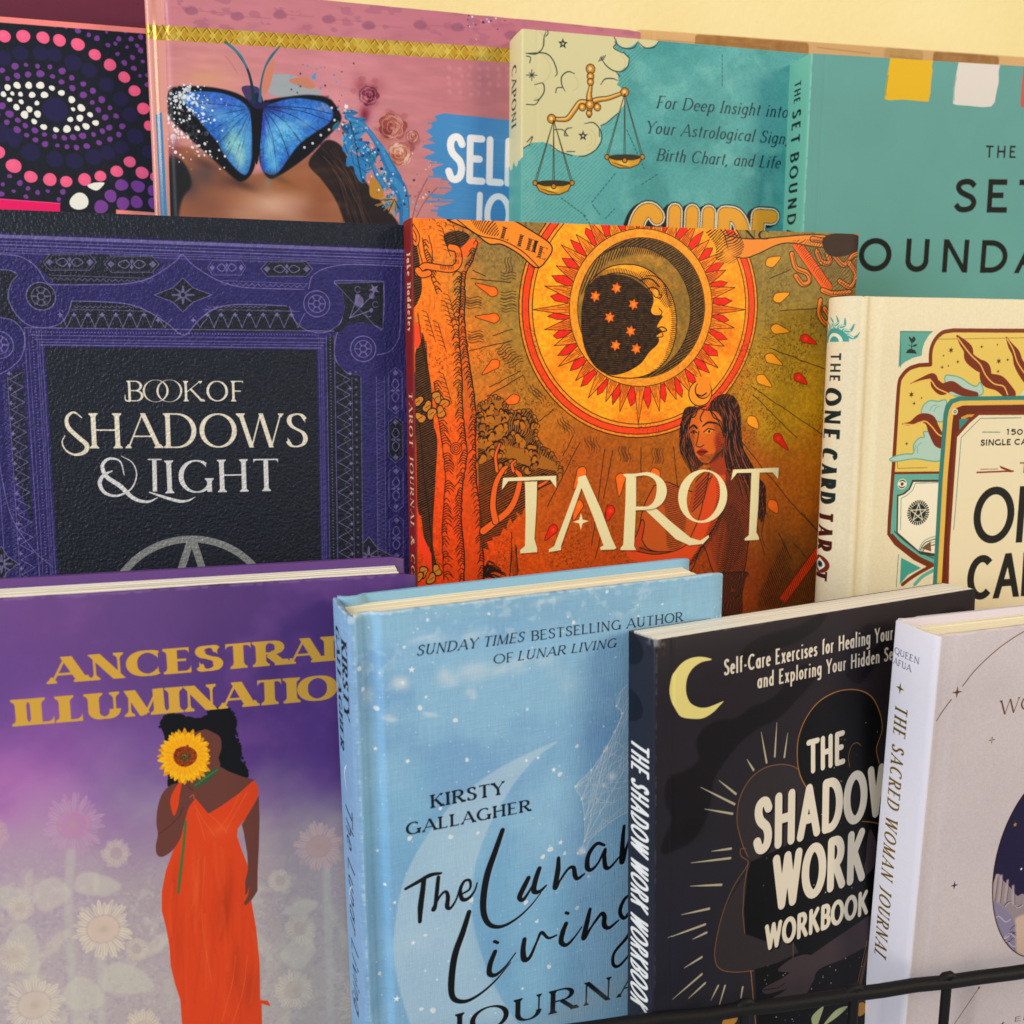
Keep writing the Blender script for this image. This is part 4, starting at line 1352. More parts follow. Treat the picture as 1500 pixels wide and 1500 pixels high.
    for k in range(5):
        a0, a1 = np.radians(-90 + k * 144), np.radians(-90 + (k + 1) * 144)
        p = [(cx + (R - 12) * np.cos(a), cy + (R - 12) * np.sin(a)) for a in (a0, a1)]
        c.line(p, 11, S_, rnd=False, foil=.25)
    c.a[:, :c.sx, :3] = srgb(SLATE)
    return c


def cover_ancestral():
    c = sheet('ancestral', '#603e80')
    mottled(c, [(60, 900, 120, '#744c86'), (200, 880, 110, '#63467e'), (350, 900, 110, '#583b74'), (520, 880, 100, '#523474'), (20, 1010, 90, '#6a4a90'), (180, 990, 90, '#6b4888'), (420, 1010, 100, '#583a80'),
                (60, 1120, 90, '#a868ae'), (10, 1180, 70, '#b878b4'), (180, 1110, 70, '#7e5c9a'), (220, 1180, 60, '#9a8aa4'), (420, 1100, 70, '#633f86'), (470, 1080, 60, '#5b3880'), (440, 1170, 60, '#8c7c98'), (560, 1000, 80, '#523a7c'),
                (100, 1200, 70, '#b08cb2'), (60, 1290, 90, '#b4a2ac'), (220, 1300, 90, '#ac9ea2'), (440, 1270, 80, '#b0a2a2'), (100, 1400, 100, '#b6a9ac'), (440, 1400, 100, '#b2a8a4'), (60, 1480, 90, '#bcb0ae'), (240, 1480, 90, '#b8aca8'), (480, 1480, 90, '#beb4a8'),
                (300, 1800, 260, '#a89ca4')], '#8a78a0')
    X, Y = c.grid()
    n = fbm(c.H, c.W, 16, 4)
    low = smooth(1200, 1330, Y)
    n4 = fbm(c.H, c.W, 40, 5)
    c.blend((low * smooth(.5, .68, n4) * .6 * smooth(.45, .6, n)).astype(np.float32), '#cfc8bc', .5)
    c.blend((low * smooth(.55, .72, fbm(c.H, c.W, 6, 3)) * .5).astype(np.float32), '#8e84a0', .4)
    c.blend((low * smooth(.62, .75, fbm(c.H, c.W, 5, 3)) * .6).astype(np.float32), '#ded8d0', .3)
    top = 1 - low
    c.blend((top * smooth(.5, .7, fbm(c.H, c.W, 110, 5)) * .5).astype(np.float32), '#8a5c9c', .55)
    # faded sunflowers
    r = np.random.default_rng(5)

    def flower(x, y, R, col, ccol, al):
        for k in range(40):
            a = 2 * np.pi * k / 40 + r.uniform(-.06, .06)
            l = R * r.uniform(.82, 1.08)
            d = np.array([np.cos(a), np.sin(a)])
            nn = np.array([-d[1], d[0]])
            o = np.array([x, y])
            c.poly([o + d * R * .45 - nn * 2, o + d * l * .8 - nn * 3.2, o + d * l, o + d * l * .85 + nn * 3, o + d * R * .45 + nn * 2], col, al * r.uniform(.5, 1), smooth_=True)
            c.line([o + d * R * .5, o + d * l * .9], .7, '#8d7c8c', .35)
        c.dot(x, y, R * .56, '#9a8890', al * .5, soft=2)
        c.dot(x, y, R * .52, ccol, al, soft=1.5)
        c.glow(x, y, R * .2, R * .2, '#b0a08c', al * .5)
    for pts in ([(104, 1248), (100, 1340), (112, 1500)], [(150, 1400), (148, 1500)], [(478, 1270), (484, 1500)]):
        c.line(pts, 13, '#c4c2b4', .45, smooth_=True, soft=4)
    for p in ([(0, 1300), (25, 1300), (48, 1317), (20, 1332), (0, 1328)], [(50, 1300), (80, 1285), (104, 1310), (70, 1335), (52, 1325)], [(110, 1305), (120, 1278), (160, 1285), (178, 1300), (150, 1312)],
              [(150, 1432), (165, 1410), (205, 1420), (225, 1445), (195, 1456), (155, 1452)], [(90, 1460), (110, 1432), (140, 1440), (150, 1470), (110, 1480)], [(412, 1338), (440, 1318), (466, 1322), (450, 1338)],
              [(410, 1400), (440, 1370), (462, 1390), (440, 1420)], [(10, 1380), (30, 1352), (52, 1370), (58, 1420), (20, 1420)]):
        c.poly(p, '#cbc8b6', .5, smooth_=True, soft=4)
    flower(108, 1208, 45, '#c49cb8', '#c68cb4', .6)
    flower(151, 1361, 45, '#d9ccb8', '#d6c0ae', .85)
    flower(50, 1472, 45, '#d8ccba', '#d4c4b4', .8)
    flower(467, 1240, 37, '#cdb0aa', '#c9a69e', .75)
    flower(-10, 1222, 24, '#c8a8b0', '#c8a4ac', .5)
    for fx, fy, fr, al in ((430, 1450, 30, .5), (20, 1400, 26, .4), (170, 1250, 22, .3), (440, 1360, 24, .35), (90, 1560, 40, .6), (560, 1330, 40, .5), (540, 1470, 44, .5), (30, 1330, 20, .3), (200, 1390, 18, .3), (410, 1290, 18, .3)):
        flower(fx, fy, fr, '#d6cbb6', '#d2c2ae', al)
    for k in range(40):
        q = np.array([r.uniform(0, 620), r.uniform(1290, 1540)])
        a_ = r.uniform(0, 3.1)
        L_ = r.uniform(14, 34)
        d_ = np.array([np.cos(a_), np.sin(a_)])
        n_ = np.array([-d_[1], d_[0]])
        c.poly([q - d_ * L_, q - d_ * L_ * .3 + n_ * L_ * .35, q + d_ * L_ * .4 + n_ * L_ * .25, q + d_ * L_, q + d_ * L_ * .2 - n_ * L_ * .3], '#cfc8b4', r.uniform(.15, .4), smooth_=True, soft=2.5)
    flower(210, 1508, 30, '#d8ccb4', '#d4c4b4', .6)
    # figure
    SK, DR, HR = '#6f4239', '#d8491f', '#15161c'
    c.poly([(234, 1060), (240, 1050), (250, 1045), (262, 1048), (275, 1055), (290, 1052), (300, 1052), (306, 1042), (318, 1036), (332, 1036), (342, 1046), (347, 1060), (344, 1075), (350, 1090), (354, 1104), (352, 1112), (360, 1122), (364, 1135),
            (360, 1140), (345, 1140), (300, 1146), (262, 1150), (246, 1152), (247, 1130), (250, 1100), (242, 1086), (240, 1076)], HR, smooth_=True)
    for k in range(44):
        b = bez([(344, 1070), (350, 1092), (354, 1110), (364, 1134), (350, 1140), (336, 1134)], 8)
        x, y = b[int(k / 44 * len(b))]
        c.dot(x + r.uniform(-2, 2), y + r.uniform(-2, 2), r.uniform(1.4, 2.8), HR)
    for k in range(30):
        b = bez([(234, 1064), (240, 1050), (252, 1045), (268, 1050), (290, 1054), (306, 1042), (322, 1036), (340, 1042), (347, 1060)], 8)
        x, y = b[int(k / 30 * len(b))]
        c.dot(x, y + r.uniform(-1, 1), r.uniform(1.2, 2.2), HR)
    c.poly([(280, 1078), (288, 1070), (300, 1068), (310, 1072), (322, 1080), (324, 1096), (320, 1110), (321, 1124), (300, 1150), (284, 1150), (276, 1120)], SK, smooth_=True)
    for x, y, q in ((262, 1056, 12), (276, 1060, 12), (290, 1062, 12), (252, 1058, 12), (304, 1058, 12)):
        c.dot(x, y, q, HR)
    c.poly([(280, 1080), (288, 1072), (300, 1069), (310, 1072), (322, 1080), (324, 1096), (320, 1110), (321, 1124), (300, 1150), (284, 1150), (276, 1120)], SK, smooth_=True)
    # shoulders and bust
    c.poly([(321, 1122), (335, 1130), (356, 1138), (372, 1142), (370, 1165), (340, 1180), (306, 1200), (290, 1185), (268, 1150), (286, 1142), (300, 1136)], SK)
    dress = [(264, 1146), (252, 1160), (249, 1180), (254, 1200), (270, 1210), (255, 1242), (243, 1275), (237, 1305), (237, 1335), (243, 1358), (248, 1385), (250, 1415), (256, 1440), (264, 1465), (268, 1520), (384, 1520), (383, 1470), (396, 1474), (392, 1466),
             (381, 1465), (380, 1410), (375, 1360), (368, 1320), (366, 1290), (362, 1266), (352, 1240), (347, 1225), (348, 1214), (362, 1195), (376, 1172), (379, 1160), (377, 1150), (371, 1143), (350, 1162), (325, 1180), (305, 1192), (286, 1169), (278, 1175), (266, 1146)]
    c.poly(dress, DR)
    dm = c.mask(dress)
    for x, y, rx, ry, col, al, an in ((330, 1320, 16, 60, '#b03a18', .6, 8), (285, 1300, 12, 70, '#e25a28', .6, 4), (345, 1420, 12, 60, '#b53c18', .6, 5), (300, 1400, 12, 60, '#e0552a', .5, 0), (262, 1380, 10, 60, '#bf3f1a', .5, 6), (320, 1215, 24, 14, '#e46030', .5, 0),
                                      (365, 1450, 14, 50, '#b03c1a', .6, 8), (255, 1290, 8, 50, '#c04018', .5, 10)):
        c.glow(x, y, rx, ry, col, al, an)
    for pts in ([(305, 1192), (320, 1205), (332, 1220)], [(350, 1165), (335, 1195), (318, 1218)], [(362, 1160), (345, 1190), (330, 1218)], [(285, 1180), (300, 1205), (315, 1225)], [(288, 1190), (296, 1215), (300, 1230)], [(300, 1255), (296, 1350), (310, 1440)], [(345, 1400), (340, 1440), (325, 1495)],
                [(362, 1400), (356, 1450), (340, 1500)], [(290, 1260), (288, 1300)]):
        c.line(pts, 1.4, '#e8743c', .45, smooth_=True)
    for k in range(60):
        x0_ = r.uniform(250, 372)
        y0_ = r.uniform(1230, 1400)
        c.line([(x0_, y0_), (x0_ + r.uniform(-5, 5), y0_ + 40), (x0_ + r.uniform(-8, 10), y0_ + r.uniform(70, 120))], r.uniform(1.2, 5), r.choice(['#b83c18', '#ec6a38', '#a83414', '#e45a2a']), r.uniform(.08, .22), smooth_=True, soft=1.5, clip=dm)
    # gap between arm and waist is the background; the hanging arm
    c.poly([(372, 1178), (379, 1165), (380, 1200), (379, 1240), (377, 1280), (377, 1305), (370, 1316), (359, 1327), (357, 1323), (363, 1312), (366, 1296), (362, 1308), (359, 1312), (359, 1290), (363, 1275), (362, 1250), (357, 1220), (354, 1208)], SK)
    # bent arm with the hand at the stem
    c.poly([(264, 1146), (250, 1150), (238, 1162), (231, 1182), (229, 1205), (231, 1222), (228, 1240), (230, 1252), (238, 1255), (252, 1246), (264, 1228), (270, 1205), (276, 1184), (284, 1172), (288, 1162), (282, 1150), (272, 1142)], SK, smooth_=True)
    c.poly([(258, 1152), (266, 1145), (263, 1165), (261, 1180), (255, 1195), (250, 1182), (250, 1168)], DR, smooth_=True)
    c.line([(232, 1222), (246, 1212), (262, 1196), (268, 1182)], .9, '#3c2420', .8, smooth_=True)
    c.line([(270, 1147), (276, 1152), (282, 1158)], 1.2, '#3c2420', .7, smooth_=True)
    c.line([(278, 1168), (283, 1164), (284, 1170)], 1.2, '#e8743c', .8, smooth_=True)
    c.line([(272, 1203), (269, 1235), (264, 1280), (261, 1308)], [4, 4.5, 5, 4], '#57703c', smooth_=True)
    c.poly([(283, 1150), (292, 1140), (306, 1130), (321, 1125), (312, 1138), (298, 1149), (286, 1153)], '#3c5a3a', smooth_=True)
    c.line([(285, 1151), (300, 1140), (319, 1127)], 1, '#86a070', .7, smooth_=True)
    # sunflower
    for layer, R, col in ((0, 41, '#e29a12'), (1, 39, '#f4bc1e'), (2, 32, '#f2ae18')):
        for k in range(24):
            a = 2 * np.pi * (k + .5 * layer) / 24 + r.uniform(-.05, .05)
            l = R * r.uniform(.9, 1.06)
            d = np.array([np.cos(a), np.sin(a) * .97])
            nn = np.array([-d[1], d[0]])
            o = np.array([271, 1108])
            c.poly([o + d * 12 - nn * 4, o + d * l * .65 - nn * 5, o + d * l, o + d * l * .7 + nn * 5, o + d * 12 + nn * 4], col, smooth_=True)
            c.line([o + d * 14, o + d * l * .88], .8, '#c87e0c', .6)
    c.dot(271, 1108, 17.5, '#8c3c16', wob=.03)
    for k in range(60):
        a = r.uniform(0, 6.28)
        q = r.uniform(10, 17)
        c.dot(271 + q * np.cos(a), 1108 + q * np.sin(a), 1.1, '#b85a20' if k % 2 else '#6c2a10')
    c.dot(271, 1109, 8, '#4c3c1c', ry=6.5)
    for k in range(24):
        c.dot(271 + r.uniform(-6, 6), 1109 + r.uniform(-5, 5), .8, '#8c8040')
    # foil title
    gold = '#dcae4a'
    c.text('ANCESTRAL', (73, 1002), (508, 966), 41, gold, 'bold', foil=.22, T=.38, t=.09, serif=.13, gap=-.20)
    c.text('ILLUMINATION', (24, 1064), (540, 1020), 42, gold, 'bold', foil=.22, T=.38, t=.09, serif=.13, gap=-.20)
    c.a[:, :c.sx, :3] = srgb('#4c3274')
    wear_highlight(c, '#8a6ca0', 3, .5)
    return c


def cover_lunar():
    c = sheet('lunar', '#8cc0e0')
    X, Y = c.grid()
    n = fbm(c.H, c.W, 150, 4)
    c.blend(smooth(.4, .7, n), '#6ea4d4', .6)
    c.blend(smooth(1000, 1250, Y) * smooth(.35, .6, fbm(c.H, c.W, 200, 3)), '#74b4da', .5)
    c.blend(smooth(950, 870, Y), '#86b6cc', .6)
    # linen weave
    wv = value_noise(c.H, c.W, 26, cellx=1.7) * .5 + value_noise(c.H, c.W, 1.7, cellx=26) * .5
    c.a[..., :3] *= (1 + .07 * (wv - .5))[..., None]
    # drifting pale clouds
    for x, y, rx, ry, al, an in ((585, 1005, 22, 18, .5, 10), (650, 995, 24, 20, .45, 0), (700, 985, 40, 20, .45, -10), (690, 1015, 12, 12, .5, 0), (745, 975, 34, 16, .5, -15), (630, 935, 44, 10, .3, -8), (690, 930, 40, 12, .25, -10),
                                 (575, 1052, 18, 7, .5, 10), (632, 1048, 16, 6, .5, 20), (800, 975, 30, 20, .25, 0), (830, 1000, 24, 24, .15, 0), (620, 870, 26, 8, .35, -8), (560, 880, 20, 8, .35, 0), (790, 880, 50, 8, .2, -8), (880, 860, 50, 7, .2, -8), (540, 1020, 12, 20, .25, 0)):
        for k in range(5):
            c.glow(x + RNG.uniform(-rx, rx) * .5, y + RNG.uniform(-ry, ry) * .5, rx * .6, ry * .6, '#dfe2e4', al * .55, an)
    cn = smooth(.55, .75, fbm(c.H, c.W, 14, 3)) * smooth(.45, .6, n)
    c.blend((cn * smooth(1100, 960, Y) * .35).astype(np.float32), '#e0e6ea', .8)
    # crescent
    outer = [(790, 1096), (740, 1120), (690, 1160), (640, 1210), (605, 1260), (585, 1310), (578, 1370), (584, 1430), (605, 1490), (630, 1540), (680, 1590), (760, 1620), (840, 1580), (780, 1550), (730, 1500), (700, 1450), (692, 1400), (690, 1340), (698, 1280), (715, 1220), (745, 1160), (775, 1120)]
    c.poly([(817, 1086), (770, 1105), (720, 1132), (665, 1175), (625, 1225), (595, 1280), (580, 1340), (577, 1400), (588, 1460), (610, 1520), (650, 1570), (760, 1620), (880, 1600), (800, 1540), (745, 1480), (710, 1410), (692, 1345), (694, 1280), (712, 1220), (745, 1160), (780, 1115)],
           '#c4d8e4', .52, smooth_=True, soft=1.5)
    c.poly([(690, 1360), (700, 1300), (720, 1240), (752, 1196), (745, 1290), (742, 1400), (770, 1470), (740, 1470), (705, 1420)], '#5d9cd0', .25, soft=20)
    # stars
    r = np.random.default_rng(9)
    B = [(512, 905), (1058, 837)]
    for k in range(620):
        x, y = r.uniform(500, 1060), r.uniform(860, 1560)
        s = r.choice([.7, .9, 1.2, 1.6], p=[.5, .3, .14, .06])
        if 880 > y:
            continue
        c.dot(x, y, s, '#e8eef0', r.uniform(.4, .85))
    for x, y, s in ((603, 981, 6), (624, 1021, 3.5), (597, 1115, 5), (552, 1100, 4.5), (811, 1128, 4.5), (788, 1110, 4), (771, 1114, 4), (821, 1234, 5.5), (578, 1322, 4), (605, 1381, 5), (581, 1463, 6.5), (565, 1298, 4), (555, 1250, 3.5), (963, 1030, 4), (884, 1064, 3), (842, 1030, 0), (811, 1127, 4), (616, 1478, 0),
                    (656, 1110, 0), (765, 1448, 4), (640, 1435, 3), (623, 1422, 3)):
        if s:
            c.star(x, y, s, '#f0f0ee', 5, .36, -90 + (x % 30))
    for x, y, s in ((615, 1037, 4.2), (553, 1040, 4.2), (667, 1055, 4), (684, 1113, 3.4), (840, 912, 3), (889, 867, 2.8), (820, 1134, 4), (845, 1093, 3.2), (772, 1039, 2.4), (592, 948, 2.6), (716, 899, 2.6), (527, 980, 4), (533, 1012, 3.5), (626, 908, 2.6), (645, 1184, 3.2), (600, 1228, 4), (690, 1318, 4.5), (770, 1322, 4),
                    (845, 1330, 4), (634, 1480, 5), (617, 1478, 3.5), (700, 1220, 3), (660, 1226, 4), (623, 1370, 3), (558, 1431, 3.2), (590, 1000, 3), (786, 1350, 3), (862, 1284, 2.6), (806, 1244, 5), (795, 1255, 4), (827, 1250, 3), (804, 1416, 4), (935, 903, 2.5), (970, 885, 2)):
        c.dot(x, y, s, '#e6e8e6', .85, wob=.12)
    # lace wing
    wing = [(1000, 968), (940, 990), (910, 1012), (903, 1034), (911, 1045), (900, 1072), (885, 1100), (866, 1128), (843, 1152), (852, 1170), (856, 1200), (856, 1232), (846, 1250), (856, 1248), (866, 1228), (900, 1200), (940, 1180), (1000, 1160)]
    c.poly(wing, '#a8c6d8', .45)
    wm = c.mask(wing)
    lay = []
    pts = np.array([(r.uniform(842, 990), r.uniform(980, 1245)) for _ in range(150)])
    for i in range(150):
        d = np.hypot(*(pts - pts[i]).T)
        for j in np.argsort(d)[1:4]:
            lay += stroke_polys(c.m([pts[i], pts[j]]), .7 * c.k, False)
    for a in wing[8:12]:
        for b_ in wing[1:5] + [(930, 1100), (960, 1140), (950, 1060)]:
            lay += stroke_polys(c.m([a, b_]), .8 * c.k, False)
    c.fill_t(lay, '#e4e6e4', .75, clip=wm)
    c.line(bez(wing, 4), 1.1, '#e6e8e6', .85)
    for a in wing[3:14]:
        c.dot(*a, 2.2, '#eef0ee', .9)
    for x, y, s in ((896, 1137, 6), (888, 1095, 3), (852, 1246, 6), (884, 1150, 3)):
        c.glow(x, y, s * 1.5, s * 1.5, '#eef0ee', .9)
    # lettering
    K = '#0f1a2c'
    c.text('SUNDAY TIMES', (610, 961), (767, 940), 16.5, K, 'serif', shear=.22, T=.13, t=.06, serif=.06, gap=-.02)
    c.text('BESTSELLING AUTHOR', (778, 939), (1000, 910), 16.5, K, 'serif', T=.13, t=.06, serif=.06, gap=-.02)
    c.text('OF', (723, 973), (752, 969), 15.5, K, 'serif', T=.13, t=.06, serif=.06, gap=-.02)
    c.text('LUNAR LIVING', (758, 968), (902, 948), 15.5, K, 'serif', shear=.22, T=.13, t=.06, serif=.06, gap=-.02)
    c.text('KIRSTY', (631, 1184), (738, 1163), 22.5, K, 'serif', T=.20, t=.075, serif=.08, gap=-.03)
    c.text('GALLAGHER', (595, 1224), (777, 1188), 21, K, 'serif', T=.20, t=.075, serif=.08, gap=-.03)
    # brush script, traced stroke by stroke
    K2 = '#0b1016'
    strokes = [([(594, 1302), (612, 1292), (630, 1282), (646, 1279)], [3, 4, 4.5, 2.5]), ([(621, 1287), (619, 1305), (616, 1328), (615, 1350)], [5, 5.5, 6, 4]),
               ([(642, 1285), (640, 1305), (637, 1330), (634, 1331), (645, 1312), (653, 1306), (656, 1314), (655, 1328), (660, 1330), (668, 1318), (672, 1305)], [4, 4.5, 4, 3, 2.5, 3, 4.5, 5, 3, 2, 1.5]),
               ([(676, 1310), (688, 1302), (688, 1290), (680, 1291), (674, 1304), (677, 1317), (686, 1316), (695, 1305), (699, 1293)], [2, 2.5, 3, 3, 4, 4.5, 3.5, 2.2, 1.5]),
               ([(736, 1216), (726, 1245), (714, 1280), (708, 1315), (709, 1340), (718, 1355), (735, 1357), (756, 1346), (776, 1328), (792, 1308)], [7, 8.5, 10, 10, 9, 7, 5, 3.5, 2.5, 1.5]),
               ([(774, 1286), (767, 1300), (761, 1314), (766, 1318), (776, 1304), (786, 1285), (790, 1272), (784, 1290), (782, 1305), (790, 1306), (800, 1297)], [5, 6, 6, 4, 2.5, 2.5, 5, 6, 6, 4, 2]),
               ([(818, 1257), (817, 1275), (813, 1300), (820, 1290), (832, 1273), (840, 1271), (842, 1282), (846, 1287), (856, 1280)], [4, 6, 6, 2.5, 3, 4.5, 5.5, 4, 2]),
               ([(885, 1238), (874, 1236), (862, 1252), (860, 1270), (866, 1274), (876, 1264), (886, 1244), (885, 1255), (887, 1270), (894, 1270), (908, 1254)], [3, 4, 5, 6, 4, 2.5, 3, 5, 5.5, 3, 2]),
               ([(914, 1210), (912, 1230), (911, 1262), (918, 1240), (926, 1225), (940, 1222)], [3.5, 5, 7, 3, 4, 4]),
               ([(687, 1336), (678, 1365), (666, 1400), (661, 1440), (664, 1462), (680, 1467), (700, 1458), (724, 1438), (748, 1410)], [7, 9, 10, 10, 8, 6, 4, 3, 1.5]),
               ([(725, 1394), (718, 1412), (717, 1426), (726, 1428), (740, 1416), (755, 1396)], [5, 6, 6, 4, 2.2, 1.5]), ([(724, 1379), (729, 1381)], 4),
               ([(768, 1376), (766, 1392), (768, 1405), (776, 1402), (786, 1380), (793, 1366), (803, 1374), (815, 1370)], [5, 6, 7, 4, 2.5, 4, 3, 2]),
               ([(829, 1353), (824, 1366), (822, 1380), (830, 1384), (842, 1372), (852, 1358)], [5, 6, 6, 4, 2.2, 1.6]), ([(829, 1337), (832, 1338)], 4),
               ([(864, 1332), (860, 1350), (855, 1374), (866, 1358), (880, 1339), (885, 1342), (885, 1355), (892, 1359), (906, 1348)], [4, 6, 6, 2.5, 4, 5.5, 6, 4, 2]),
               ([(926, 1308), (914, 1318), (908, 1335), (914, 1345), (924, 1332), (934, 1312), (932, 1340), (920, 1370), (900, 1395), (898, 1412), (906, 1415), (920, 1400), (940, 1370)], [3, 4, 5, 4, 3, 5, 5, 4, 3.5, 4, 3.5, 2.5, 2])]
    for p, w in strokes:
        ww = np.asarray(w, float) * (1.15 if max(w) > 8 else 1.6) if np.ndim(w) else w * 1.4
        if np.ndim(ww) and len(ww) != len(p):
            ww = np.interp(np.linspace(0, 1, len(p)), np.linspace(0, 1, len(ww)), ww)
        c.line(np.array(p) + .8, ww, '#dfeaf2', .25, smooth_=len(p) > 2, soft=1)
        c.line(p, ww, K2, smooth_=len(p) > 2)
    c.text('JOURNAL', (655, 1524), (985, 1441), 45, K2, 'serif', T=.20, t=.06, serif=.08, gap=-.03)
    c.glow(840, 1480, 200, 30, '#b8c4c0', .35, -14)
    # spine
    c.a[:, :c.sx, :3] = srgb('#7fa9d0')
    c.a[:, :c.sx, :3] *= (1 + .12 * (wv[:, :c.sx] - .5))[..., None]
    spine_text(c, 'KIRSTY', 946, 1052, .60, .26, K, 'serif', T=.20, t=.075, serif=.08, gap=-.03)
    spine_text(c, 'GALLAGHER', 938, 1108, .24, .26, K, 'serif', T=.20, t=.075, serif=.08, gap=-.03)
    spine_text(c, 'The Lunar Living', 1170, 1440, .44, .34, K, 'sansround', T=.10, t=.10, shear=.2, gap=.04)
    c.use(None, 1)
    k = c.kf
    for y0 in (252, 400 + 60):
        c.line([(c.sx * .62, y0 * k), (c.sx * .45, (y0 + 22) * k), (c.sx * .55, (y0 + 50) * k)], [1, 5, 1], '#eef2f2', .9, smooth_=True)
    c.use(c.front, c.kf)
    wear_highlight(c, '#d5e2e8', 3.2, .5)
    return c


def wear_highlight(c, col, width, amt):
    """rubbed rims, and a painted fold highlight on the workbook: along the top of the sheet and along the spine's folds"""
    y, x = np.mgrid[0:c.H, 0:c.W].astype(np.float32)
    nn = fbm(c.H, c.W, 9, 3) + .35 * (fbm(c.H, c.W, 60, 2) - .5)
    d = np.minimum(y, np.abs(x - c.sx) * 1.6 + 1.5)
    d = np.minimum(d, (c.W - x) * 1.4 + 1)
    m = smooth(1.0, 0.0, d / width + (nn - .48) * 3.2)
    c.blend((m * amt).astype(np.float32), col)
    corner = np.hypot(y, x - c.sx)
    c.blend((smooth(26, 4, corner + (nn - .5) * 40) * amt * .7).astype(np.float32), '#efe9dc')


def cover_butterfly():
    c = sheet('butterfly', '#d58a86')
    X, Y = c.grid()
    mottled(c, [(300, 60, 120, '#d89490'), (300, 150, 60, '#da9a8a'), (500, 150, 90, '#d9929a'), (620, 130, 80, '#cf8488'), (700, 150, 80, '#c98084'), (620, 250, 60, '#cf8a8c'), (590, 300, 40, '#d8958a'), (300, 10, 120, '#c97c88'), (700, 40, 120, '#c27484'),
                (450, 20, 80, '#cb8088'), (700, 300, 80, '#cf8686'), (600, 600, 250, '#b8787a')], '#d08a88')
    n = fbm(c.H, c.W, 12, 3, cellx=60)
    c.a[..., :3] *= (1 + .10 * (n - .5))[..., None]
    topm = smooth(66, 60, Y - (X - 240) * .068 + 8)
    c.blend((topm * smooth(.62, .7, fbm(c.H, c.W, 16, 3, cellx=30))).astype(np.float32), '#a8627c', .6)
    c.blend((topm * .35).astype(np.float32), '#c07484', 1)
    for k in range(9):
        x = 280 + k * 66 + 8 * np.sin(k * 3)
        y = 14 + (x - 250) * .068 + 4 * np.sin(k * 2)
        c.poly([(x - 9, y - 3), (x, y - 7), (x + 8, y - 4), (x + 10, y + 3), (x, y + 6), (x - 8, y + 3)], '#8e5470', .55, smooth_=True, soft=1.5)
        c.line([(x + 10, y), (x + 50, y + 3)], 1.2, '#9a6078', .4)
    for k in range(7):
        x = 300 + k * 70
        c.glow(x, 30 + (x - 250) * .07, 14, 7, '#b06c80', .4, -20)
    # gold braid
    def by(x, y):
        return y + (x - 222) * .0665
    band = [(200, by(200, 36)), (950, by(950, 36)), (950, by(950, 57)), (200, by(200, 57))]
    c.poly(band, '#cfa02c', foil=.25)
    bm = c.mask(band)
    r = np.random.default_rng(2)
    for k in range(46):
        x = 205 + k * 16.4
        for s in (-1, 1):
            c.line([(x, by(x, 47 + s * 11)), (x + 16.4, by(x + 16, 47 - s * 11))], 2.2, '#7c5c12', .7, clip=bm, foil=.2)
            c.line([(x + 1.5, by(x, 47 + s * 11)), (x + 17.9, by(x + 16, 47 - s * 11))], 1.3, '#f0d86a', .9, clip=bm, foil=.25)
        c.poly([(x + 8, by(x, 41)), (x + 13, by(x, 47)), (x + 8, by(x, 53)), (x + 3, by(x, 47))], '#d9b63c' if k % 3 else '#e8cf5c', .8, clip=bm, foil=.25)
    c.blend((bm * smooth(.5, .7, fbm(c.H, c.W, 30, 3)) * .5).astype(np.float32), '#e8d268', 1)
    # face: brow and hair below the butterfly
    c.poly([(246, 232), (262, 215), (290, 220), (330, 240), (360, 256), (400, 250), (440, 236), (462, 226), (500, 262), (520, 300), (532, 360), (246, 360)], '#a5694a', smooth_=True, soft=5)
    for x, y, rx, ry, col, al in ((400, 300, 60, 30, '#dcae94', .95), (440, 310, 40, 20, '#d0a088', .6), (360, 315, 40, 18, '#c89478', .7), (420, 268, 40, 16, '#b06a34', .7), (300, 300, 40, 30, '#8c5848', .7), (350, 268, 50, 14, '#84543c', .6), (470, 290, 22, 40, '#9a5c38', .7), (455, 312, 30, 16, '#8c4c30', .5),
                                  (300, 255, 24, 24, '#5c4a4c', .8), (275, 270, 20, 26, '#4a4044', .8), (330, 268, 24, 12, '#7a4c40', .6)):
        c.glow(x, y, rx, ry, col, al)
    c.poly([(246, 238), (262, 232), (276, 250), (280, 272), (268, 290), (262, 318), (264, 360), (246, 360)], '#26262a', smooth_=True, soft=3)
    c.glow(254, 220, 12, 14, '#8a4450', .8)
    c.poly([(468, 215), (480, 205), (498, 212), (512, 235), (530, 258), (546, 280), (562, 300), (585, 330), (590, 360), (520, 360), (505, 325), (490, 290), (470, 262), (452, 240)], '#2c2222', smooth_=True, soft=2)
    for k in range(26):
        x0 = 462 + r.uniform(0, 30)
        c.line([(x0, 215 + r.uniform(0, 25)), (x0 + 24 + r.uniform(-4, 8), 262 + r.uniform(-8, 8)), (x0 + 46 + r.uniform(-6, 14), 330)], 1.0, '#6c4a3e' if k % 2 else '#120e10', .5, smooth_=True)
    # paint strokes above
    c.poly([(395, 112), (405, 108), (432, 112), (462, 130), (470, 140), (440, 140), (410, 142), (392, 134)], '#9cb0b4', .85, smooth_=True, soft=1.5)
    c.poly([(425, 116), (448, 114), (462, 126), (452, 130), (428, 122)], '#cf8464', .95, smooth_=True)
    c.poly([(386, 108), (402, 86), (400, 108), (394, 130), (386, 138), (382, 124)], '#d4866c', .95, smooth_=True)
    c.glow(300, 115, 34, 14, '#dba07c', .8)
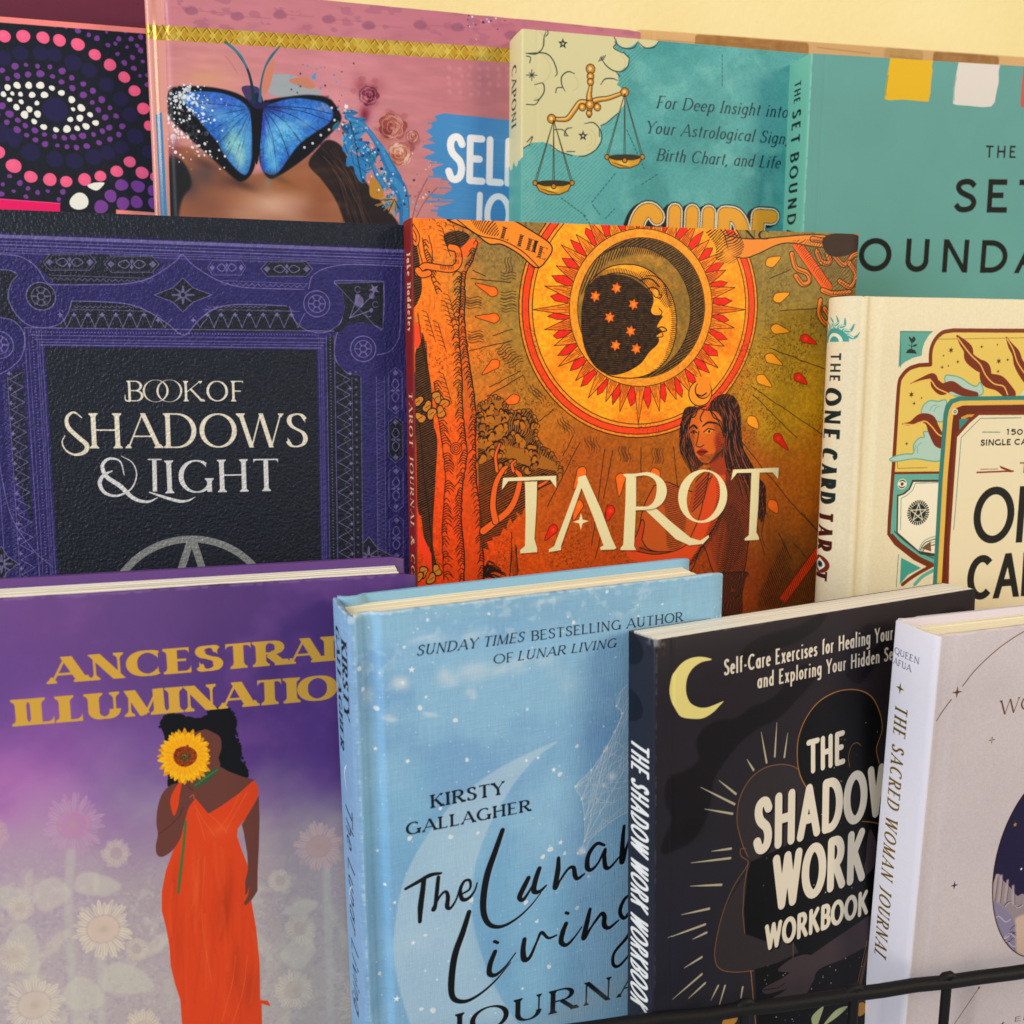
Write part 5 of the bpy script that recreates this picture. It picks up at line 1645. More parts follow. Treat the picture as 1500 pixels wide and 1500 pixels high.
    for k in range(90):
        x0, y0 = r.uniform(285, 500), r.uniform(245, 330)
        c.line([(x0, y0), (x0 + r.uniform(15, 45), y0 + r.uniform(-8, 6)), (x0 + r.uniform(50, 80), y0 + r.uniform(-6, 10))], [1, r.uniform(3, 8), 1], r.choice(['#c88c64', '#8c5438', '#b87444', '#dca884', '#6c4038', '#a4643c']), r.uniform(.03, .09), smooth_=True, soft=6)
    # wings
    BK = '#11131a'
    lw = [(246, 138), (252, 130), (270, 126), (310, 128), (345, 136), (368, 150), (374, 165), (376, 210), (374, 240), (366, 258), (354, 266), (345, 262), (325, 244), (300, 222), (280, 204), (262, 186), (248, 168)]
    rw = [(384, 152), (396, 146), (420, 142), (450, 139), (476, 142), (490, 152), (500, 172), (494, 186), (476, 204), (455, 225), (430, 244), (408, 258), (396, 262), (386, 252), (380, 232), (379, 190)]
    for w_ in (lw, rw):
        c.poly(w_, BK, smooth_=True, soft=1)
    li = [(275, 136), (300, 134), (330, 138), (358, 152), (368, 172), (369, 210), (368, 236), (360, 256), (344, 246), (328, 226), (318, 208), (302, 190), (284, 168), (270, 150)]
    ri = [(386, 160), (404, 150), (430, 144), (456, 146), (478, 152), (488, 166), (482, 180), (462, 194), (440, 210), (424, 230), (410, 250), (398, 256), (384, 248), (381, 220), (381, 190)]
    for inner, glows in ((li, ((330, 150, 44, 16, '#3f66c4', .9), (345, 175, 26, 26, '#3f8ed8', 1), (350, 215, 18, 34, '#7cc4c8', .9), (335, 210, 14, 20, '#86c8bc', .7), (300, 155, 22, 14, '#6f9ac8', .7), (362, 190, 8, 30, '#3878cc', .8), (358, 244, 10, 14, '#2f7cc4', .9))),
                         (ri, ((400, 158, 26, 10, '#2c2c86', 1), (440, 165, 40, 18, '#3c84d8', .9), (410, 200, 26, 30, '#58b4e8', .95), (396, 230, 14, 26, '#3f98d8', .9), (384, 180, 8, 24, '#3430a0', .8), (430, 195, 22, 16, '#5cb8ea', .8), (475, 158, 16, 8, '#7890c4', .8), (384, 240, 5, 20, '#3440a8', .7)))):
        im = c.mask(inner, True, 2)
        c.blend(im, '#2c6cc4')
        keep = c.a[..., :3].copy()
        for g in glows:
            c.glow(*g)
        c.a[..., :3] = keep * (1 - im[..., None]) + c.a[..., :3] * im[..., None]
        fib = value_noise(c.H, c.W, 3) * .6 + value_noise(c.H, c.W, 7) * .4
        c.a[..., :3] *= (1 + .5 * (fib - .5) * im)[..., None]
    for e in ((498, 170), (484, 178), (464, 192), (442, 210), (424, 232), (406, 254)):
        c.line(bez([(384, 156), ((384 + e[0]) / 2 + 4, (150 + e[1]) / 2 - 2), e], 6), 1.2, '#1a2450', .8)
    for e in ((276, 150), (290, 176), (306, 194), (318, 212), (330, 234), (346, 252)):
        c.line(bez([(370, 158), ((370 + e[0]) / 2, (152 + e[1]) / 2 + 2), e], 6), 1.1, '#1c2c58', .6)
    for x, y, rx, ry, col, al in ((362, 205, 9, 34, '#5fb4e0', .7), (352, 232, 10, 22, '#a8dcd8', .75), (342, 205, 9, 20, '#9fd8d0', .6), (322, 170, 16, 10, '#6fb0e0', .7), (395, 215, 8, 26, '#7cc8ee', .8), (415, 185, 18, 10, '#86d0f0', .7), (402, 240, 8, 14, '#6cc0ea', .8), (445, 180, 18, 8, '#7cc4ea', .6)):
        im = c.mask(li if x < 376 else ri, True, 3)
        keep = c.a[..., :3].copy()
        c.glow(x, y, rx, ry, col, al)
        c.a[..., :3] = keep * (1 - im[..., None]) + c.a[..., :3] * im[..., None]
    for k in range(160):
        sgn = r.random() < .5
        a = np.radians(r.uniform(25, 95) if sgn else r.uniform(95, 165))
        o = np.array([384, 160]) if sgn else np.array([368, 160])
        r0 = r.uniform(14, 60)
        p_ = o + r0 * np.array([np.cos(a), np.sin(a)])
        q_ = o + (r0 + r.uniform(8, 22)) * np.array([np.cos(a), np.sin(a)])
        c.line([p_, q_], .8, r.choice(['#bfe6f4', '#1c3c90', '#8cd0ee', '#2858b4']), .28, rnd=False)
    for k in range(260):       # frost of white dots over the left wing
        x, y = r.normal(272, 22), r.normal(175, 26)
        if 240 < x < 345 and 122 < y < 248 and y > (x - 330) * .5 + 130:
            c.dot(x, y, abs(r.normal(.8, .6)) + .5, '#f0f2f4', .9)
    for k in range(70):
        c.dot(r.normal(268, 14), r.normal(140, 9), abs(r.normal(1, .8)) + .4, '#dfe8f0', .8)
    c.dot(254, 201, 4.5, '#f4f4f0')
    c.dot(302, 196, 3.6, '#f4f4f0')
    c.glow(268, 142, 9, 8, '#dfe6ea', .8)
    for x, y in ((490, 176), (482, 190), (470, 198), (458, 210), (446, 216), (486, 158)):
        c.dot(x, y, 2, '#e8ecf0', .9)
    c.poly([(371, 140), (378, 136), (385, 146), (384, 180), (378, 235), (374, 235), (369, 190), (367, 152)], BK, smooth_=True)
    c.poly([(354, 128), (378, 128), (382, 148), (396, 150), (380, 160), (366, 152)], '#2b2766', .8, smooth_=True)
    c.line([(372, 150), (368, 120), (360, 96), (345, 74), (330, 62)], [6, 4, 3.2, 3.6, 3], '#1d3a48', smooth_=True)
    c.line([(362, 100), (354, 84), (344, 73), (331, 63)], [2, 3.5, 4, 3], '#3f8296', smooth_=True)
    c.line([(381, 148), (382, 126), (388, 100), (398, 82), (410, 68)], [5, 3, 2.5, 4, 1.5], '#3d6e80', smooth_=True)
    c.line([(330, 82), (340, 94), (348, 108)], 1, '#b06860', .6)
    for k in range(140):
        e_ = (lw, rw)[k % 2]
        b_ = bez(e_, 6, True)
        p_ = b_[int(r.uniform(0, len(b_)))]
        if 170 < p_[1] < 235 or abs(p_[0] - 376) > 90:
            c.line([p_, p_ + r.normal(0, 1, 2) * 3 + (0, 1)], r.uniform(1, 3), BK, .4, soft=1)
    for x, y, rx, ry, col, al in ((350, 268, 34, 8, '#3c2c2c', .5), (300, 240, 26, 8, '#4c3234', .5), (410, 262, 26, 7, '#5c4a40', .5), (392, 268, 8, 10, '#7ca0a0', .35), (255, 205, 10, 12, '#a8707c', .6), (300, 225, 22, 6, '#c88890', .4)):
        c.glow(x, y, rx, ry, col, al, 20)
    c.poly([(262, 160), (292, 176), (340, 250), (352, 262), (344, 262), (300, 222), (270, 192), (250, 172)], BK, .8, smooth_=True, soft=3)
    for k in range(60):
        x_, y_ = r.uniform(250, 330), r.uniform(160, 250)
        if abs((y_ - 160) - (x_ - 255) * 1.1) < 26:
            c.dot(x_, y_, abs(r.normal(.9, .7)) + .4, '#eef0f2', .9)
    # flowers, leaves and splashes on the right
    for x, y, rx, ry, col, al, an in ((528, 128, 12, 18, '#a8485c', .7, -20), (543, 140, 12, 20, '#8c3450', .85, 10), (534, 168, 10, 16, '#84203c', .9, 10), (556, 125, 12, 14, '#b86470', .5, 0), (575, 185, 26, 22, '#b05c54', .75, 0), (560, 205, 20, 18, '#bf7468', .6, 0), (500, 190, 16, 10, '#c46a64', .6, 0)):
        c.glow(x, y, rx, ry, col, al, an)
    for k in range(26):
        a = r.uniform(0, 6.28)
        c.line([(572, 182), (572 + 22 * np.cos(a), 182 + 16 * np.sin(a))], 1.1, '#7c3430' if k % 2 else '#d49a8c', .45)
    for k in range(60):
        a = r.uniform(0, 6.28)
        q = r.uniform(.2, 1)
        cx, cy, R_ = ((574, 184, 24), (538, 135, 22), (602, 212, 12))[k % 3]
        x_, y_ = cx + R_ * q * np.cos(a), cy + R_ * q * np.sin(a)
        c.poly([(x_ - 5, y_), (x_, y_ - 4), (x_ + 6, y_ - 1), (x_ + 2, y_ + 5)], r.choice(['#9c4a50', '#c4807c', '#7c3040', '#d8a098', '#b0605c']), .30, smooth_=True, soft=1.2)
    for k, (rad, col) in enumerate(((17, '#e4aa96'), (14, '#cf8468'), (11, '#dd9c80'), (8.5, '#c06c4c'), (6, '#b05838'), (3.5, '#8c3c24'))):
        c.dot(585 + k * .4, 226 - k * .4, rad, col, .95, wob=.12)
    for k in range(46):
        t_ = r.uniform()
        x_, y_ = 500 + 96 * t_ + r.normal(0, 9), 176 + 134 * t_ + r.normal(0, 12)
        a_ = r.uniform(0, 6.28)
        d_, n_ = np.array([np.cos(a_), np.sin(a_)]), np.array([-np.sin(a_), np.cos(a_)])
        L_ = r.uniform(6, 15)
        o_ = np.array([x_, y_])
        c.poly([o_ - d_ * L_, o_ + n_ * L_ * .45, o_ + d_ * L_, o_ - n_ * L_ * .45], r.choice(['#2a7cb8', '#3f98d0', '#1c5c90', '#5cb0dc', '#2c8ca8']), .85, smooth_=True)
        c.line([o_ - d_ * L_, o_ + d_ * L_], .9, '#123850', .7)
    for cx_, cy_, R_, pal in ((575, 186, 21, ['#a85048', '#bc6c60', '#cc8478', '#93403c']), (585, 225, 18, ['#d89c84', '#e8b8a4', '#c87c60', '#b86448']), (540, 140, 15, ['#8c3450', '#a04864', '#74203c', '#b86478']), (604, 200, 10, ['#c4746c', '#d49488', '#b05850', '#c88078'])):
        for j in range(5):
            n_p = 7 - j
            for i_ in range(n_p):
                a_ = 2 * np.pi * (i_ + .5 * j) / n_p + r.uniform(-.2, .2)
                rr_ = R_ * (1 - j * .19)
                o_ = np.array([cx_ + rr_ * .55 * np.cos(a_), cy_ + rr_ * .5 * np.sin(a_)])
                c.dot(o_[0], o_[1], rr_ * .48, pal[(i_ + j) % 4], .9, wob=.15, soft=.8)
                c.fill_t(stroke_polys(circ(c, o_[0], o_[1], rr_ * .46, 12, np.degrees(a_) - 70, np.degrees(a_) + 70), 1.0 * c.k), '#f0ccc0' if j % 2 else '#6c2c2c', .5)
    BL = '#2f86c4'
    for p in ([(514, 186), (520, 200), (516, 212), (508, 214)], [(516, 215), (524, 206), (538, 212), (542, 220), (530, 224), (520, 222)], [(514, 222), (522, 228), (518, 240), (508, 244), (508, 232)], [(522, 228), (536, 232), (542, 240), (530, 244)],
              [(518, 240), (530, 236), (536, 252), (534, 268), (524, 262)], [(504, 210), (512, 218), (510, 226), (502, 220)]):
        c.poly(p, BL, .95, smooth_=True)
        c.line([p[0], p[len(p) // 2]], 1, '#16425e', .8)
    c.line([(512, 176), (520, 205), (524, 232), (530, 262)], 1.8, '#123c58', .9, smooth_=True)
    for pts, w in (([(508, 172), (525, 178), (540, 192), (550, 206), (560, 222), (572, 246), (582, 262)], [8, 9, 8, 9, 13, 18, 16]), ([(545, 240), (555, 262), (566, 275)], [6, 10, 8]), ([(575, 262), (586, 276), (592, 300), (592, 330)], [22, 22, 18, 16])):
        c.line(pts, w, '#2a78b4', .95, smooth_=True)
        c.line(np.array(pts) + 2, np.array(w) * .5, '#4ba0d4', .6, smooth_=True)
    c.poly([(543, 262), (552, 264), (562, 284), (556, 292), (542, 286)], '#c88a28', smooth_=True)
    for k in range(22):
        a = np.radians(r.uniform(60, 190))
        L = r.uniform(14, 30)
        c.line([(578, 292), (578 + L * np.cos(a), 292 + L * np.sin(a))], 1.3, '#c89c3c' if k % 3 else '#2e2a3c', .9)
    for k in range(150):
        t = r.uniform()
        x, y = 500 + 95 * t + r.normal(0, 12), 170 + 130 * t + r.normal(0, 14)
        c.dot(x, y, abs(r.normal(.6, .7)) + .4, r.choice(['#7cc0e8', '#e8f0f4', '#3f9ad4', '#16304c', '#e8c8c0']), .9)
    for k in range(40):
        c.dot(r.normal(470, 30), r.normal(115, 22), abs(r.normal(.5, .6)) + .3, r.choice(['#5ba8d4', '#34384c', '#4c96c4']), .8)
    for k in range(46):
        c.dot(r.normal(707, 18), r.normal(30, 12), abs(r.normal(.6, .6)) + .4, r.choice(['#e8e4ec', '#485880', '#201828', '#6c88b4']), .85)
    for k in range(40):
        c.dot(r.normal(620, 16), r.normal(270, 24), abs(r.normal(.6, .6)) + .4, r.choice(['#f0e8e8', '#402838', '#d45c54', '#f4dcd8']), .85)
    c.dot(460, 113, 3.4, '#4f9cd0')
    for pts in ([(604, 320), (612, 290), (626, 262)], [(610, 318), (622, 296), (640, 275)]):
        c.line(pts, 1.4, '#6c3c48', .6, smooth_=True)
    for k in range(26):
        c.dot(660 + 14 * (k % 7) + r.uniform(-3, 3), 100 + 12 * (k // 7) + r.uniform(-2, 2), 3.5, '#dca0a0', .35, soft=2)
    # blue brush block with the title
    blk = [(636, 170), (650, 166), (745, 176), (960, 190), (960, 420), (640, 420), (642, 330), (650, 320), (640, 316), (642, 304), (652, 300), (660, 298), (668, 294), (650, 290), (652, 284), (664, 276), (656, 268), (662, 262), (650, 258), (636, 254), (632, 248), (640, 244), (652, 240),
           (634, 236), (620, 232), (626, 228), (638, 224), (626, 218), (618, 216), (622, 212), (638, 210), (626, 204), (634, 200), (624, 192), (634, 186), (632, 180), (640, 176)]
    c.poly(blk, '#4a92cc')
    for k in range(24):
        y = r.uniform(180, 330)
        x = 640 + r.uniform(-18, 10)
        c.line([(x, y), (x + r.uniform(20, 60), y + r.uniform(0, 3))], r.uniform(2, 5), '#4a92cc', .8, rnd=False)
        c.line([(x + 30, y), (x + r.uniform(60, 200), y + r.uniform(4, 10))], 1.0, '#6fb0dc', .25)
    c.text('SELF-LOVE', (655, 262), (905, 280), 66, '#f2f0f0', 'sansround', T=.17, t=.17, gap=-.02)
    c.text('JOURNAL', (690, 338), (905, 354), 58, '#f2f0f0', 'sansround', T=.17, t=.17, gap=-.02)
    c.poly([(205, -40), (239, -40), (250, 330), (228, 330)], '#e2a093', .9)
    c.poly([(228, 168), (237, 164), (246, 330), (236, 330)], '#4d8fc8')
    band2 = [(205, by(205, 36)), (243, by(243, 36)), (243, by(243, 57)), (205, by(205, 57))]
    c.poly(band2, '#c79c2a', foil=.3)
    for k in range(4):
        for sg in (-1, 1):
            c.line([(208 + k * 10, by(208, 47 + sg * 10)), (218 + k * 10, by(218, 47 - sg * 10))], 1.6, '#f0d86a' if sg > 0 else '#7c5c12', .9, foil=.3)
    # spine
    s = c.sx
    c.a[:, :s, :3] = srgb('#da9488')
    c.use(c.spine, c.kf)
    c.use(None, 1)
    k = c.kf
    c.poly([(s * .35, 200 * k), (s * .62, 196 * k), (s * .72, 380 * k), (s * .3, 380 * k)], '#4d8fc8')
    y0 = c.m([(0, 0)])[0, 1]
    c.a[int(58 * k):int(80 * k), :s] = c.a[int(58 * k):int(80 * k), s + 2:2 * s + 2]
    c.use(c.front, c.kf)
    return c


def cover_eye():
    c = sheet('eye', '#1e222c')
    Pk, V, N_, W_ = '#e8688c', '#7d4795', '#2b2650', '#e8e6dc'
    c.a[..., :3] *= (1 + .25 * (fbm(c.H, c.W, 5, 2) - .5))[..., None]
    for x, y, r in ((5, 85, 11), (30, 78, 11), (60, 78, 11), (80, 80, 10), (107, 92, 12), (131, 103, 11), (156, 124, 11), (177, 145, 11), (190, 168, 11), (198, 200, 12), (218, 222, 10), (20, 200, 12), (45, 223, 13), (80, 233, 12), (109, 236, 12), (137, 230, 12), (158, 224, 11), (178, 216, 10), (0, 195, 14), (-10, 130, 12), (-12, 160, 12), (20, 208, 8)):
        c.dot(x, y, r, N_, .85, soft=2)
    c.dot(81, 161, 18, N_, .95, soft=2)
    for x, y, r in ((6, 53, 9), (34, 53, 9.5), (63, 55, 9), (87, 59, 9), (114, 65, 9.5), (139, 80, 8.5), (161, 95, 9), (182, 113, 8.5), (197, 133, 8.5), (210, 159, 9), (218, 184, 7.5), (-2, 223, 9), (20, 243, 10.5), (45, 259, 9), (73, 263, 9.5), (97, 266, 8.5), (124, 263, 9.3), (147, 258, 8.3), (171, 251, 8.8), (190, 237, 8.5), (208, 253, 9.3), (228, 259, 8), (248, 262, 8), (-22, 50, 9), (-24, 205, 9)):
        c.dot(x, y, r, Pk, wob=.03)
        c.glow(x - 2, y - 2, r * .5, r * .5, '#f284a2', .35)
    for x, y, r in ((178, 271, 9), (202, 273, 9.5), (162, 287, 9), (148, 303, 10), (180, 298, 9.5), (200, 296, 9), (224, 279, 8), (226, 298, 9), (245, 285, 8), (3, 103, 4), (22, 97, 5), (38, 95, 3), (55, 97, 3.5), (73, 98, 3.5), (91, 104, 5), (11, 115, 3.5), (25, 111, 4.5), (41, 109, 4.5), (59, 108, 5.5), (77, 112, 3.5), (90, 120, 4),
                    (105, 114, 4), (106, 129, 4.5), (122, 123, 4), (122, 139, 5), (136, 133, 4.5), (149, 146, 5), (135, 150, 3.5), (144, 161, 4), (161, 158, 3.5), (154, 172, 4.5), (170, 170, 4), (160, 187, 4.5), (179, 185, 4.5), (174, 197, 4), (161, 204, 4), (150, 192, 4), (145, 209, 4), (137, 197, 3.5), (127, 214, 4.5), (121, 199, 5), (112, 216, 4), (107, 201, 4.5), (98, 215, 3.5),
                    (94, 202, 4), (84, 213, 3), (80, 200, 3.5), (66, 211, 4.5), (65, 197, 3.5), (52, 205, 4), (51, 191, 4.5), (39, 198, 3.5), (37, 184, 4), (25, 190, 5), (26, 176, 4), (14, 167, 5.5), (10, 179, 4), (3, 155, 5), (-4, 168, 4), (-6, 145, 4)):
        c.dot(x, y, r, V, wob=.06)
    r = np.random.default_rng(4)
    for x, y in ((114, 45), (130, 51), (142, 56), (156, 47), (158, 66), (169, 64), (174, 57), (186, 69), (192, 57), (201, 67), (206, 54), (216, 62), (172, 79), (194, 84), (206, 74), (209, 90), (182, 92), (196, 100), (205, 111), (216, 110), (220, 80), (216, 124), (222, 140), (97, 40), (80, 37), (184, 46), (14, 258), (29, 268), (4, 270), (20, 280), (41, 276), (55, 282), (2, 284), (38, 288), (70, 280), (92, 281), (86, 292), (232, 75), (236, 95), (235, 110)):
        c.dot(x, y, r.uniform(2.2, 4.2), V, wob=.08)
    for x, y, q in ((11, 128, 4.5), (25, 125, 5), (42, 125, 5), (59, 125, 5.5), (76, 129, 4), (90, 136, 4.5), (5, 138, 4), (18, 137, 3), (30, 138, 3.5), (47, 139, 4.5), (65, 139, 5), (105, 146, 5), (119, 158, 5.5), (107, 160, 3), (14, 146, 3.5), (31, 149, 3.5), (54, 151, 3.5), (24, 157, 4.5), (43, 160, 4.5), (132, 168, 4), (117, 173, 5), (103, 175, 4), (140, 180, 4.5), (126, 185, 5), (113, 188, 4),
                    (36, 168, 5.5), (55, 167, 5), (50, 178, 4), (64, 186, 4.5), (82, 190, 4), (98, 189, 5.5), (116, 295, 13), ):
        c.dot(x, y, q, W_, wob=.07)
    c.poly([(128, 272), (136, 268), (146, 267), (153, 268), (149, 274), (142, 279), (134, 277)], W_, smooth_=True)
    t0, t1 = [(-90, 17), (300, 47)], [(300, 56), (-90, 26)]
    c.poly(t0 + t1, '#ea8c84')
    c.poly([(-100, 284), (88, 297.5), (88, 318), (-100, 318)], '#e01f68')
    c.line([(-60, 287), (88, 298)], 1.4, '#f4609a', .8)
    c.poly([(170, 307), (250, 313), (250, 340), (170, 340)], '#e69084')
    return c


def cover_astro():
    c = sheet('astro', '#60a8a6')
    X, Y = c.grid()
    n = fbm(c.H, c.W, 90, 4)
    c.blend(smooth(.4, .7, n), '#4a9492', .75)
    c.blend(smooth(.55, .8, fbm(c.H, c.W, 60, 4)), '#7cbab2', .6)
    gr = value_noise(c.H, c.W, 2.2)
    c.a[..., :3] *= (1 + .12 * (gr - .5))[..., None]
    y, x = np.mgrid[0:c.H, 0:c.W].astype(np.float32)
    st = smooth(.3, .12, np.abs(((x + y * 1.05) / (6.4 * c.k) % 1) - .5))
    reg = smooth(930, 900, X + (Y - 150) * .35) + smooth(300, 330, Y) * 0
    c.blend((st * np.clip(reg, 0, 1)).astype(np.float32), '#86bfb4', .55)
    CL = '#d5cda0'
    cloud = [(740, 30), (897, 50), (903, 63), (900, 71), (913, 78), (921, 86), (919, 97), (907, 105), (905, 108), (906, 120), (903, 124), (912, 130), (917, 140), (914, 154), (905, 165), (896, 172), (887, 180), (880, 184), (879, 195), (880, 206), (872, 219), (860, 227), (845, 228), (825, 223), (811, 219), (804, 210), (795, 208), (780, 209), (776, 212), (764, 219), (752, 228), (735, 230)]
    c.poly(cloud, CL)
    top = [(894, 44), (902, 58), (908, 68), (918, 70), (928, 66), (934, 62), (940, 69), (952, 69), (962, 64), (966, 57), (966, 40)]
    c.poly(top, CL, smooth_=True)
    K = '#29363a'
    # cloud curls
    for pts in ([(770, 78), (785, 79), (795, 70), (797, 55), (800, 46)], [(800, 53), (803, 48), (800, 42)], [(772, 78), (798, 78), (810, 88), (816, 106), (813, 112)], [(771, 82), (777, 84), (776, 92)], [(783, 124), (795, 122), (797, 134), (790, 145), (782, 147)],
                [(771, 153), (784, 153), (790, 146)], [(842, 108), (832, 105), (823, 112), (823, 124), (828, 134)], [(814, 136), (816, 129), (824, 128)], [(880, 84), (888, 96), (900, 104), (912, 104), (920, 96), (922, 84)], [(913, 76), (921, 84)], [(880, 124), (886, 116), (897, 115), (905, 118)], [(897, 50), (903, 62), (899, 70), (912, 78)],
                [(905, 166), (890, 179), (880, 184)], [(856, 181), (870, 180), (880, 192), (881, 206), (872, 220), (858, 228), (848, 229)], [(878, 188), (878, 200)], [(838, 187), (830, 189), (827, 198), (832, 199)], [(812, 190), (824, 190), (832, 199)], [(830, 222), (842, 222)], [(806, 212), (820, 222), (838, 228)],
                [(776, 212), (780, 200), (772, 208)], [(775, 212), (764, 219), (752, 228)], [(900, 61), (912, 70), (928, 70), (935, 60)], [(935, 62), (945, 70), (958, 69), (965, 60)], [(903, 106), (908, 112)]):
        c.line(pts, [1.0, 1.8] + [1.8] * (len(pts) - 3) + [.8] if len(pts) > 3 else 1.4, K, .9, smooth_=True)
    for cx, cy, r_ in ((785, 100, 22), (838, 122, 10), (858, 204, 16), (858, 204, 10), (782, 136, 8), (905, 92, 12), (785, 60, 14)):
        c.fill_t(stroke_polys(circ(c, cx, cy, r_, 30, -70, 80), 1.4 * c.k), '#b9b084', .5)
    c.star(824.5, 64, 8, K, 5, .42)
    c.star(824.5, 64, 2.6, CL, 5, .5)
    c.star(854, 199, 8, K, 5, .42)
    c.star(854, 199, 2.6, CL, 5, .5)
    for a in range(0, 180, 45):
        L = 8 if a % 90 == 0 else 5
        ca, sa = np.cos(np.radians(a)), np.sin(np.radians(a))
        c.line([(779 - L * ca, 110 - L * sa), (779 + L * ca, 110 + L * sa)], 1.2, K)
    for k in range(3):
        c.line([(877 + k * 3, 90 - k), (881 + k * 3, 83 - k)], 1.2, K)
    # dashed constellation lines
    for a, b in (((867, 296), (903, 252)), ((822, 290), (860, 318)), ((868, 300), (880, 316)), ((918, 190), (945, 250)), ((1058, 80), (1058, 128)), ((940, 270), (965, 254)), ((887, 320), (902, 304)), ((855, 316), (866, 330))):
        a, b = np.array(a, float), np.array(b, float)
        nseg = int(np.hypot(*(b - a)) / 6.5) + 1
        for i in range(nseg):
            p = a + (b - a) * i / nseg
            c.line([p, p + (b - a) / nseg * .55], 1.3, '#1f4c50', .85)
    # scales
    G1, G2, G3 = '#c8892c', '#e8b64e', '#6a4216'

    def gold(pts, w):
        c.line(pts, np.asarray(w) + 2.2, '#2c2214', smooth_=True)
        c.line(pts, w, G1, smooth_=True)
        c.line(np.array(pts) + (-.6, -.8), np.asarray(w) * .4, '#f0d08a', .85, smooth_=True)
    gold([(809, 174), (822, 175), (832, 173), (842, 160), (850, 150), (862, 150), (876, 146), (890, 144), (902, 140), (915, 135)], [4, 5, 6, 6.5, 6, 6, 6, 5, 4.5, 4])
    gold([(865, 112), (865, 128), (863, 140), (864, 152), (863, 170)], [6, 4, 7, 9, 4])
    for x, y, r_ in ((865, 101, 6.5), (865, 112, 5), (865, 120, 4.5), (864, 153, 6), (853, 157, 5), (875, 157, 5), (863, 166, 4), (808, 174, 6), (915, 135, 6)):
        c.dot(x, y, r_ + 1.1, '#2c2214')
        c.dot(x, y, r_, G1)
        c.dot(x - .5, y - .5, r_ * .45, '#f0d08a' if r_ != 6.5 else CL)
    for cx, ty, py, hw, dp in ((811, 176, 268, 27, 17), (915, 137, 230, 26, 16)):
        for dx_ in (-hw, 0, hw):
            for o in (-1.3, 1.3):
                c.line([(cx, ty), (cx + dx_ + o, py + (6 if dx_ == 0 else 0))], .95, '#3a2c18', .95)
        c.poly([(cx - hw, py), (cx - hw * .5, py - 3.5), (cx + hw * .5, py - 3.5), (cx + hw, py), (cx + hw * .5, py + 3), (cx - hw * .5, py + 3)], '#3c3420', smooth_=True)
        bowl = [(cx - hw, py), (cx - hw * .5, py + 4), (cx + hw * .5, py + 4), (cx + hw, py), (cx + hw * .78, py + dp * .68), (cx + hw * .3, py + dp), (cx - hw * .3, py + dp), (cx - hw * .78, py + dp * .68)]
        c.poly(bowl, '#d29a30')
        c.glow(cx - 2, py + 9, 12, 4, '#f4d468', .9)
        c.line(bowl + bowl[:1], 1.4, '#2c2214')
        for k in range(7):
            c.line([(cx - hw * .7 + k * 2, py + dp * .5 + k * .8), (cx - hw * .45 + k * 3, py + dp * .6 + k * .8)], .8, '#5c3c12', .7)
        for dx_ in (-hw, hw, 0):
            c.dot(cx + dx_, py + (5 if dx_ == 0 else 0), 4.3, '#2c2214')
            c.dot(cx + dx_, py + (5 if dx_ == 0 else 0), 3, G1)
    # italic lines
    T = '#1d3a42'
    kw = dict(shear=.24, T=.125, t=.06, serif=.05, gap=-.03)
    c.text('For Deep Insight into', (961, 158.5), (1153, 173), 18.5, T, 'serif', **kw)
    c.text('Your Astrological Sign,', (945, 195), (1154, 212), 18.5, T, 'serif', **kw)
    c.text('Birth Chart, and Life', (961, 235.5), (1142, 247), 18.5, T, 'serif', **kw)
    kw = dict(T=.24, t=.24, gap=.02)
    c.text('GUIDE', (925, 388), (1130, 396), 84, '#141a1c', 'sansround', dx=(-6, 3), outline=('#141a1c', 5), **kw)
    c.text('GUIDE', (925, 388), (1130, 396), 84, '#e8a83a', 'sansround', outline=('#141a1c', 5), **kw)
    c.text('GUIDE', (925, 388), (1130, 396), 84, '#e8a83a', 'sansround', outline=('#f0e6c8', 3.2), **kw)
    c.text('GUIDE', (925, 388), (1130, 396), 84, '#e8a83a', 'sansround', outline=('#2c2214', 1.0), **kw)
    # spine
    s = c.sx
    ysp = int((218 - 42) * c.kf)
    c.a[:, :s, :3] = srgb('#62a79c')
    c.a[:ysp, :s, :3] = srgb('#d9d0a2')
    c.use(None, 1)
    for k_, r_ in ((0, 10), (1, 12), (2, 9), (3, 11), (4, 10)):
        c.dot(s * (.1 + .2 * k_), ysp - 2 + (k_ % 2) * 8, r_ * 1.6, '#d9d0a2')
    c.use(c.front, c.kf)
    spine_text(c, 'CAPONI', 86, 178, .30, .36, '#2c3c40', 'serif', T=.12, t=.06, serif=.05)
    return c


